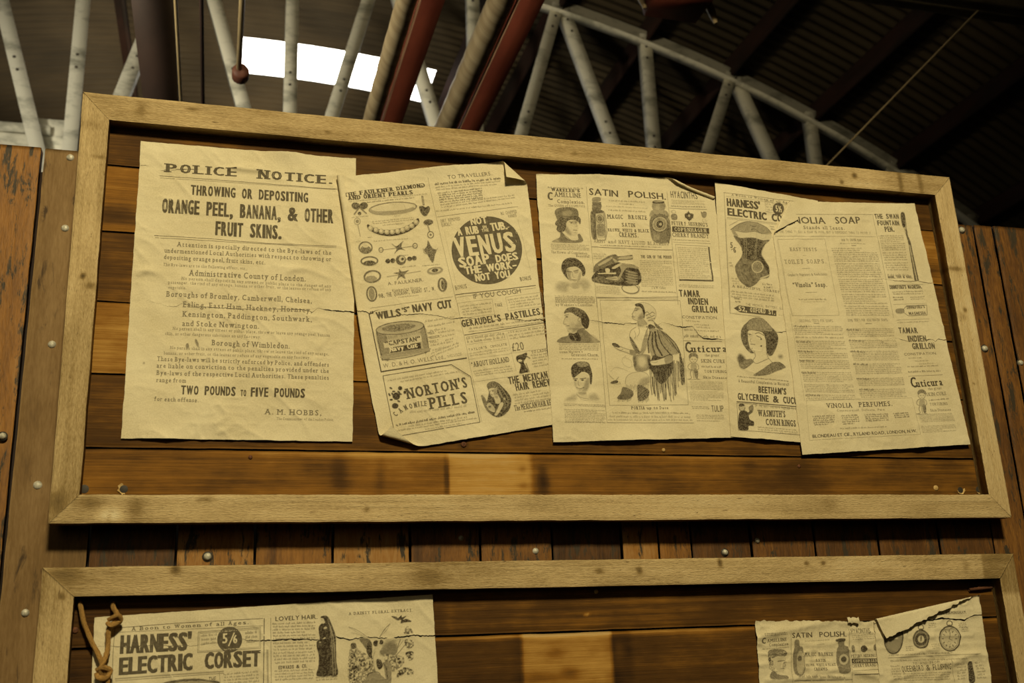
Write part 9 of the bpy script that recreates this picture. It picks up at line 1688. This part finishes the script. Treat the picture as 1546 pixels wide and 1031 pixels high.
('E',[('h',.75,1.9,10,[1221.2,-978.7,1235.2,-974.9,1254.1,-977.9,1256.9,-986.7,1240.9,-990.7,1221.1,-989.3]),('n',.6,3.1,0,[1219.9,-989.3,1231.6,-988,1229,-1009.4,1220,-1010.7]),('F',.14,[1231.4,-989.7,1252.8,-988.8,1254,-1003.8,1247.7,-1013.4,1234.1,-1014.5,1229.4,-1006.1]),('l',.75,1.5,[1238.3,-996.6,1251.9,-995.8]),('s',.6,1.2,[1249.6,-998.7,1252.7,-1004.4,1248.6,-1006.2]),('l',.7,1.2,[1242.5,-1009.3,1249.4,-1009.2]),('h',.75,1.9,20,[1219.4,-1025.4,1224.8,-1012.5,1237.3,-1019.6,1252.4,-1021.8,1251.7,-1027.4]),('F',.6,[1275.7,-961.9,1284.4,-960.9,1284.6,-971.6,1291.3,-976.9,1287.7,-1018.4,1270.1,-1019.6,1269.2,-987.8,1273.2,-974.6]),('F',.3,[1278.5,-984.8,1289.6,-983.5,1286.8,-1016.7,1275.5,-1017.2]),('n',.7,1.9,0,[1286.8,-993.4,1286.2,-995.3,1285.1,-996.9,1283.5,-997.9,1281.8,-998.2,1280.3,-997.8,1279,-996.7,1278.3,-995,1278.2,-993.1,1278.8,-991.2,1279.9,-989.7,1281.5,-988.6,1283.2,-988.3,1284.7,-988.7,1286,-989.9,1286.7,-991.5]),('F',.6,[1363.4,-962.9,1378,-962,1377.1,-973.2,1384.9,-980.3,1381.6,-1018.9,1358.3,-1020,1359.5,-984.4,1364.9,-974.5]),('F',.9,[1361.8,-962.5,1378.9,-961.4,1378.1,-966.4,1362,-966.9]),('F',.2,[1382.2,-998.8,1380.9,-1002.3,1378.4,-1005.3,1375,-1007.2,1371.2,-1007.8,1367.7,-1006.9,1364.9,-1004.8,1363.3,-1001.6,1363.1,-998,1364.3,-994.5,1366.8,-991.5,1370.2,-989.6,1374,-989,1377.5,-989.9,1380.3,-992,1382,-995.1]),('F',.8,[1378.2,-998.6,1377.5,-1000.6,1376,-1002.3,1374,-1003.4,1371.8,-1003.7,1369.8,-1003.3,1368.1,-1002,1367.2,-1000.2,1367,-998.2,1367.8,-996.1,1369.2,-994.5,1371.2,-993.4,1373.4,-993,1375.5,-993.5,1377.1,-994.8,1378.1,-996.5])]),
('T', 'slabl', 'MAGIC BRONZE', 1292.4, -989.7, 1352.9, -991.3, 6.1, .8, 0),
('T', 'slabl', 'SATIN', 1313.6, -1000.5, 1334.9, -1001, 5, .8, 0),
('T', 'slabl', 'BROWN, WHITE & BLACK', 1292.3, -1007.3, 1355.2, -1008.8, 4.4, .75, 0),
('T', 'slabl', 'CREAMS.', 1306.9, -1015.2, 1337.1, -1016.1, 5, .8, 0),
('M',[1275.8,-1020.5,1373.3,-1025.9,1274.9,-1027.1,1372.4,-1032.6],1,.5,.45,0),
('L',[1266.6,-1031.3,1384.1,-1034.1],.9,.7,0),
('M',[1395.8,-955.8,1449.1,-954.1,1394.8,-965.3,1448.2,-964.4],3,.42,.45,0),
('E',[('n',.85,2.4,0,[1424.3,-981.7,1423.4,-984,1421.6,-985.9,1419.2,-987.2,1416.5,-987.5,1414,-987,1411.9,-985.6,1410.8,-983.5,1410.6,-981.2,1411.5,-978.9,1413.3,-976.9,1415.7,-975.7,1418.4,-975.3,1420.9,-975.9,1423,-977.3,1424.1,-979.3]),('n',.6,2.4,0,[1397.7,-980.7,1397.1,-983.3,1396,-985.5,1394.6,-986.9,1393.1,-987.3,1391.8,-986.8,1390.9,-985.3,1390.4,-983.1,1390.5,-980.5,1391.2,-977.9,1392.3,-975.7,1393.7,-974.3,1395.1,-973.8,1396.4,-974.4,1397.4,-975.9,1397.8,-978.1]),('n',.6,2.4,0,[1446.2,-980.1,1445.5,-982.3,1444.3,-984.1,1442.8,-985.3,1441.2,-985.7,1439.7,-985.2,1438.6,-983.9,1438,-982,1438,-979.8,1438.7,-977.6,1439.9,-975.7,1441.4,-974.5,1443,-974.1,1444.5,-974.6,1445.6,-975.9,1446.2,-977.8])]),
('T', 'bodc', "PETER F. HEERING'S", 1387.8, -995.6, 1446.4, -996.5, 5.1, .85, 0),
('P',[1388.7,-997.7,1446,-999.2,1445.1,-1007.3,1388.7,-1006.1],.92,0),
('T', 'slabl', 'COPENHAGEN', 1390.5, -1004.5, 1442.9, -1005.5, 5.1, .0, 1),
('T', 'bodc', 'CHERRY BRANDY', 1386.4, -1013.4, 1444.6, -1012.7, 5.8, .8, 0),
('L',[1386.3,-1019.1,1447,-1018.2],.8,.5,0),
('L',[1389.3,-1025.9,1439.6,-1026.3,1444,-1031.6,1443.2,-1041.6],1.6,.8,0)]},
{'name': 'newspaper_sheet', 'cat': 'newspaper sheet', 'label': 'wrinkled newspaper sheet with three pocket watches and a curled top edge, lower board', 'group': 'old printed sheets on the lower board', 'base': 4.4, 'seed': 8, 'q': [1445.5, -884.4, 1685.7, -890, 1676, -1283.6, 1430.5, -1265.7], 'bot': [], 'lip': [], 'crumple': 2.4, 'ragtop': 3, 'creases': [([1488.3, -997.7, 1550, -988.6, 1572.3, -985.3], 3, 5), ([1571.3, -1014.7, 1616.4, -1007.5, 1648.9, -999.4, 1677.2, -1002.6], 3.5, 6), ([1460.5, -1037.9, 1508.1, -1031.5], 2.4, 5), ([1558.1, -1039.8, 1606, -1016.1], 2.6, 6), ([1558.8, -963.2, 1655.4, -965.5], 1.8, 4), ([1626.9, -951.8, 1680.6, -962.7], 1.5, 8)], 'folds': [(1420.3, -936.9, 1689.5, -893.8, 1445.2, -886.9, 4.5, 3.0)], 'tears': [[(1422.8, -938.7, 0), (1464.5, -934.8, 2.1), (1481.3, -933.5, 2.9), (1505.8, -936, 2.5), (1531.5, -933.3, 2.5), (1547.9, -935.5, 1.7), (1573.5, -934.5, 2.1), (1595.4, -931.6, 3), (1616.4, -934, 2.6), (1641.8, -936.5, 2.6), (1655.8, -931.5, 1.3), (1669.6, -927.6, 2.2), (1682.6, -928.7, 1.7)]], 'items': [
('T', 'body', 'S WATCH CO., VYSE STREET, BIRMINGHAM.', 1502.5, -925.8, 1650.7, -924.2, 5, .85, 0),
('E',[('s',.85,1.7,[1491.7,-933.2,1490.2,-936,1487.2,-937.7,1483.9,-937.6,1481.5,-935.7,1481,-932.8,1482.5,-930,1485.4,-928.3,1488.8,-928.4,1491.2,-930.3,1491.7,-933.2]),('F',.8,[1489.7,-938,1489.2,-938.9,1488.2,-939.7,1486.8,-940.1,1485.1,-940.3,1483.6,-940,1482.3,-939.5,1481.6,-938.7,1481.4,-937.7,1481.9,-936.8,1482.9,-936.1,1484.3,-935.6,1485.9,-935.4,1487.5,-935.7,1488.7,-936.2,1489.5,-937]),('F',.5,[1500.8,-966.1,1499.3,-972.1,1496.9,-977.7,1493.7,-982.7,1489.8,-986.8,1485.6,-989.8,1481.1,-991.6,1476.6,-992.1,1472.4,-991.3,1468.5,-989.2,1465.3,-985.9,1462.9,-981.6,1461.4,-976.4,1460.8,-970.8,1461.3,-964.8,1462.8,-958.9,1465.1,-953.2,1468.3,-948.2,1472.1,-944.1,1476.4,-941,1480.9,-939.1,1485.4,-938.5,1489.7,-939.4,1493.6,-941.5,1496.8,-944.8,1499.3,-949.2,1500.8,-954.4,1501.3,-960.1]),('s',.85,2.5,[1500.8,-966.1,1499.3,-972.1,1496.9,-977.7,1493.7,-982.7,1489.8,-986.8,1485.6,-989.8,1481.1,-991.6,1476.6,-992.1,1472.4,-991.3,1468.5,-989.2,1465.3,-985.9,1462.9,-981.6,1461.4,-976.4,1460.8,-970.8,1461.3,-964.8,1462.8,-958.9,1465.1,-953.2,1468.3,-948.2,1472.1,-944.1,1476.4,-941,1480.9,-939.1,1485.4,-938.5,1489.7,-939.4,1493.6,-941.5,1496.8,-944.8,1499.3,-949.2,1500.8,-954.4,1501.3,-960.1,1500.8,-966.1]),('s',.6,1,[1497.8,-966,1496.2,-972,1493.6,-977.5,1490.2,-982.1,1486.1,-985.6,1481.7,-987.8,1477.2,-988.4,1473,-987.5,1469.4,-985,1466.5,-981.3,1464.6,-976.4,1463.9,-970.9,1464.3,-964.9,1465.8,-959,1468.4,-953.4,1471.8,-948.7,1475.9,-945.2,1480.3,-943,1484.8,-942.3,1489,-943.3,1492.7,-945.7,1495.6,-949.5,1497.5,-954.4,1498.2,-960,1497.8,-966]),('h',.6,2.5,60,[1496.8,-966,1494.2,-974.4,1489.6,-981.3,1483.7,-985.9,1477.4,-987.3,1471.7,-985.5,1467.3,-980.5,1465.1,-973.3,1465.2,-964.9,1467.8,-956.6,1472.4,-949.5,1478.3,-944.9,1484.6,-943.4,1490.4,-945.3,1494.8,-950.2,1497,-957.5]),('l',.2,2.9,[1473.1,-965.2,1489.1,-964.7])]),
('E',[('s',.85,1.7,[1549.8,-946.8,1548.2,-949.6,1545.2,-951.3,1541.8,-951.2,1539.4,-949.3,1538.9,-946.5,1540.4,-943.6,1543.4,-941.9,1546.8,-942,1549.2,-943.9,1549.8,-946.8]),('F',.8,[1547.6,-951.6,1547.2,-952.5,1546.1,-953.3,1544.7,-953.8,1543,-953.9,1541.5,-953.7,1540.2,-953.1,1539.4,-952.3,1539.3,-951.4,1539.7,-950.4,1540.8,-949.7,1542.2,-949.2,1543.9,-949.1,1545.4,-949.3,1546.7,-949.9,1547.5,-950.7]),('F',.5,[1557.3,-968.7,1556.2,-972.2,1554.4,-975.6,1551.9,-978.5,1548.8,-980.9,1545.3,-982.7,1541.5,-983.7,1537.8,-984,1534.1,-983.5,1530.8,-982.2,1528,-980.2,1525.8,-977.6,1524.3,-974.5,1523.7,-971.1,1523.9,-967.6,1524.9,-964.1,1526.7,-960.7,1529.2,-957.8,1532.3,-955.3,1535.8,-953.5,1539.5,-952.5,1543.3,-952.2,1547,-952.7,1550.3,-954,1553.2,-956,1555.4,-958.6,1556.8,-961.7,1557.5,-965.1]),('s',.85,2.5,[1557.3,-968.7,1556.2,-972.2,1554.4,-975.6,1551.9,-978.5,1548.8,-980.9,1545.3,-982.7,1541.5,-983.7,1537.8,-984,1534.1,-983.5,1530.8,-982.2,1528,-980.2,1525.8,-977.6,1524.3,-974.5,1523.7,-971.1,1523.9,-967.6,1524.9,-964.1,1526.7,-960.7,1529.2,-957.8,1532.3,-955.3,1535.8,-953.5,1539.5,-952.5,1543.3,-952.2,1547,-952.7,1550.3,-954,1553.2,-956,1555.4,-958.6,1556.8,-961.7,1557.5,-965.1,1557.3,-968.7]),('s',.6,1,[1554.8,-968.6,1553.6,-972.1,1551.6,-975.4,1548.9,-978.1,1545.6,-980.2,1541.9,-981.5,1538.2,-981.8,1534.6,-981.2,1531.4,-979.7,1528.8,-977.5,1527.1,-974.6,1526.2,-971.2,1526.4,-967.7,1527.5,-964.1,1529.4,-960.9,1532.2,-958.1,1535.5,-956,1539.2,-954.8,1542.9,-954.4,1546.5,-955,1549.7,-956.5,1552.3,-958.8,1554.1,-961.7,1554.9,-965.1,1554.8,-968.6]),('F',.85,[1553.1,-968.6,1551.3,-973.1,1547.9,-976.9,1543.4,-979.3,1538.5,-980,1533.8,-979,1530.2,-976.3,1528.2,-972.3,1528,-967.7,1529.8,-963.2,1533.2,-959.4,1537.7,-956.9,1542.6,-956.2,1547.3,-957.3,1550.9,-960,1552.9,-964]),('F',.12,[1547.6,-968.4,1546.6,-970.9,1544.7,-973,1542.1,-974.4,1539.4,-974.8,1536.8,-974.2,1534.8,-972.7,1533.6,-970.5,1533.5,-967.9,1534.5,-965.4,1536.4,-963.2,1538.9,-961.9,1541.7,-961.5,1544.3,-962,1546.3,-963.6,1547.5,-965.8]),('l',.9,2.1,[1541.4,-963.4,1540,-971.3])]),
('E',[('s',.85,1.7,[1614.6,-941.7,1613,-944.6,1609.8,-946.3,1606.4,-946.2,1604,-944.3,1603.5,-941.4,1605.1,-938.5,1608.2,-936.8,1611.6,-936.9,1614,-938.8,1614.6,-941.7]),('F',.8,[1612.4,-946.6,1611.9,-947.5,1610.8,-948.3,1609.3,-948.8,1607.6,-948.9,1606,-948.7,1604.8,-948.1,1604,-947.3,1603.8,-946.3,1604.3,-945.4,1605.4,-944.6,1606.9,-944.1,1608.5,-944,1610.1,-944.2,1611.4,-944.8,1612.2,-945.6]),('F',.16,[1626.8,-970.3,1625.3,-975.3,1622.7,-979.9,1619.1,-984.1,1614.8,-987.5,1610,-990,1604.9,-991.4,1599.7,-991.8,1594.7,-991,1590.2,-989.2,1586.4,-986.4,1583.4,-982.8,1581.5,-978.5,1580.6,-973.8,1581,-968.8,1582.4,-963.9,1585,-959.2,1588.5,-955,1592.7,-951.6,1597.6,-949.1,1602.7,-947.6,1608,-947.2,1613,-947.9,1617.5,-949.7,1621.4,-952.5,1624.4,-956.2,1626.3,-960.5,1627.2,-965.3]),('s',.85,2.6,[1626.8,-970.3,1625.3,-975.3,1622.7,-979.9,1619.1,-984.1,1614.8,-987.5,1610,-990,1604.9,-991.4,1599.7,-991.8,1594.7,-991,1590.2,-989.2,1586.4,-986.4,1583.4,-982.8,1581.5,-978.5,1580.6,-973.8,1581,-968.8,1582.4,-963.9,1585,-959.2,1588.5,-955,1592.7,-951.6,1597.6,-949.1,1602.7,-947.6,1608,-947.2,1613,-947.9,1617.5,-949.7,1621.4,-952.5,1624.4,-956.2,1626.3,-960.5,1627.2,-965.3,1626.8,-970.3]),('s',.6,1.1,[1623.3,-970.2,1621.7,-975.2,1618.9,-979.7,1615.1,-983.6,1610.5,-986.5,1605.4,-988.2,1600.3,-988.7,1595.4,-987.9,1591,-985.8,1587.6,-982.6,1585.2,-978.6,1584.1,-973.9,1584.4,-968.9,1585.9,-964,1588.7,-959.4,1592.5,-955.5,1597.1,-952.6,1602.2,-950.8,1607.4,-950.3,1612.3,-951.1,1616.7,-953.2,1620.2,-956.4,1622.5,-960.5,1623.6,-965.2,1623.3,-970.2]),('l',.75,1.7,[1620.3,-970.1,1617.1,-970]),('l',.75,1.7,[1616.6,-978.1,1614.1,-976.4]),('l',.75,1.7,[1609.5,-983.7,1608.4,-981]),('l',.75,1.7,[1600.8,-985.6,1601.4,-982.5]),('l',.75,1.7,[1593,-983.2,1595.1,-980.5]),('l',.75,1.7,[1588.1,-977.1,1591.1,-975.6]),('l',.75,1.7,[1587.3,-969,1590.5,-969.1]),('l',.75,1.7,[1591,-961.1,1593.5,-962.7]),('l',.75,1.7,[1598.1,-955.4,1599.2,-958.1]),('l',.75,1.7,[1606.8,-953.5,1606.2,-956.6]),('l',.75,1.7,[1614.7,-955.9,1612.6,-958.5]),('l',.75,1.7,[1619.6,-962,1616.5,-963.5]),('l',.7,1.3,[1603.8,-969.6,1607.6,-958.4]),('l',.7,1.3,[1603.8,-969.6,1610.2,-972.6]),('s',.5,.8,[1606.2,-977.5,1604.6,-979.7,1601.8,-980.5,1599.3,-979.5,1598.5,-977.2,1600.1,-975.1,1602.9,-974.2,1605.5,-975.2])]),
('M',[1507.3,-939.6,1525,-939,1505.7,-949.3,1523.3,-948.8],3,.55,.45,0),
('M',[1562.1,-939.4,1580,-938.9,1560.3,-949.2,1578.2,-948.7],3,.55,.45,0),
('M',[1628.1,-940.7,1646.3,-940.2,1626.2,-950.6,1644.4,-950.1],3,.55,.45,0),
('M',[1504.8,-979.4,1522.3,-979,1503.2,-989,1520.7,-988.6],3,.55,.45,0),
('M',[1561.7,-977.2,1579.5,-976.8,1559.9,-986.9,1577.7,-986.5],3,.55,.45,0),
('M',[1633.1,-948.6,1651.3,-948.1,1631.2,-958.5,1649.4,-958],3,.55,.45,0),
('M',[1467.5,-992.5,1607.6,-992.8,1466.8,-996.5,1606.8,-996.9],1,.5,.45,0),
('L',[1464.4,-999.2,1664.3,-999],.8,.5,0),
('M',[1467.9,-1002.7,1659,-1004.1,1468.4,-1007.2,1610.9,-1009.2],1,.4,.45,0),
('T', 'condl', 'TO AND FROM', 1514.3, -1013.4, 1574.2, -1013, 4.5, .7, 0),
('T', 'condl', 'QUEENBORO & FLUSHING', 1488.8, -1025.3, 1597.4, -1024.6, 10.4, .85, 0),
('M',[1466.3,-1012.2,1486.8,-1012.3,1466,-1039.3,1486.4,-1039.5],6,.4,.45,0),
('M',[1490.6,-1026.8,1594.7,-1027.6,1490.1,-1042,1593.8,-1044.1],4,.42,.45,0),
('L',[1598.6,-1007,1601.4,-1048.5],.8,.5,0),
('E',[('n',.85,3,0,[1635.3,-1015.4,1643.5,-1012.9,1645.3,-1026.2,1646,-1048.7,1633,-1049.9,1634.2,-1032.7])]),
('M',[1609.9,-1014.4,1633.5,-1013.6,1608.3,-1045.4,1629.7,-1044.6],6,.4,.45,0),
('M',[1650.9,-1012.5,1670.5,-1011.5,1650.9,-1045.5,1672.6,-1044.7],6,.4,.45,0)]}]

GL, XH, ASC = make_glyphs(SHEETS)
for sh in SHEETS:
    build_sheet(sh, GL, XH, ASC)
for o in bpy.data.objects:
    if '_o' in o: del o['_o']
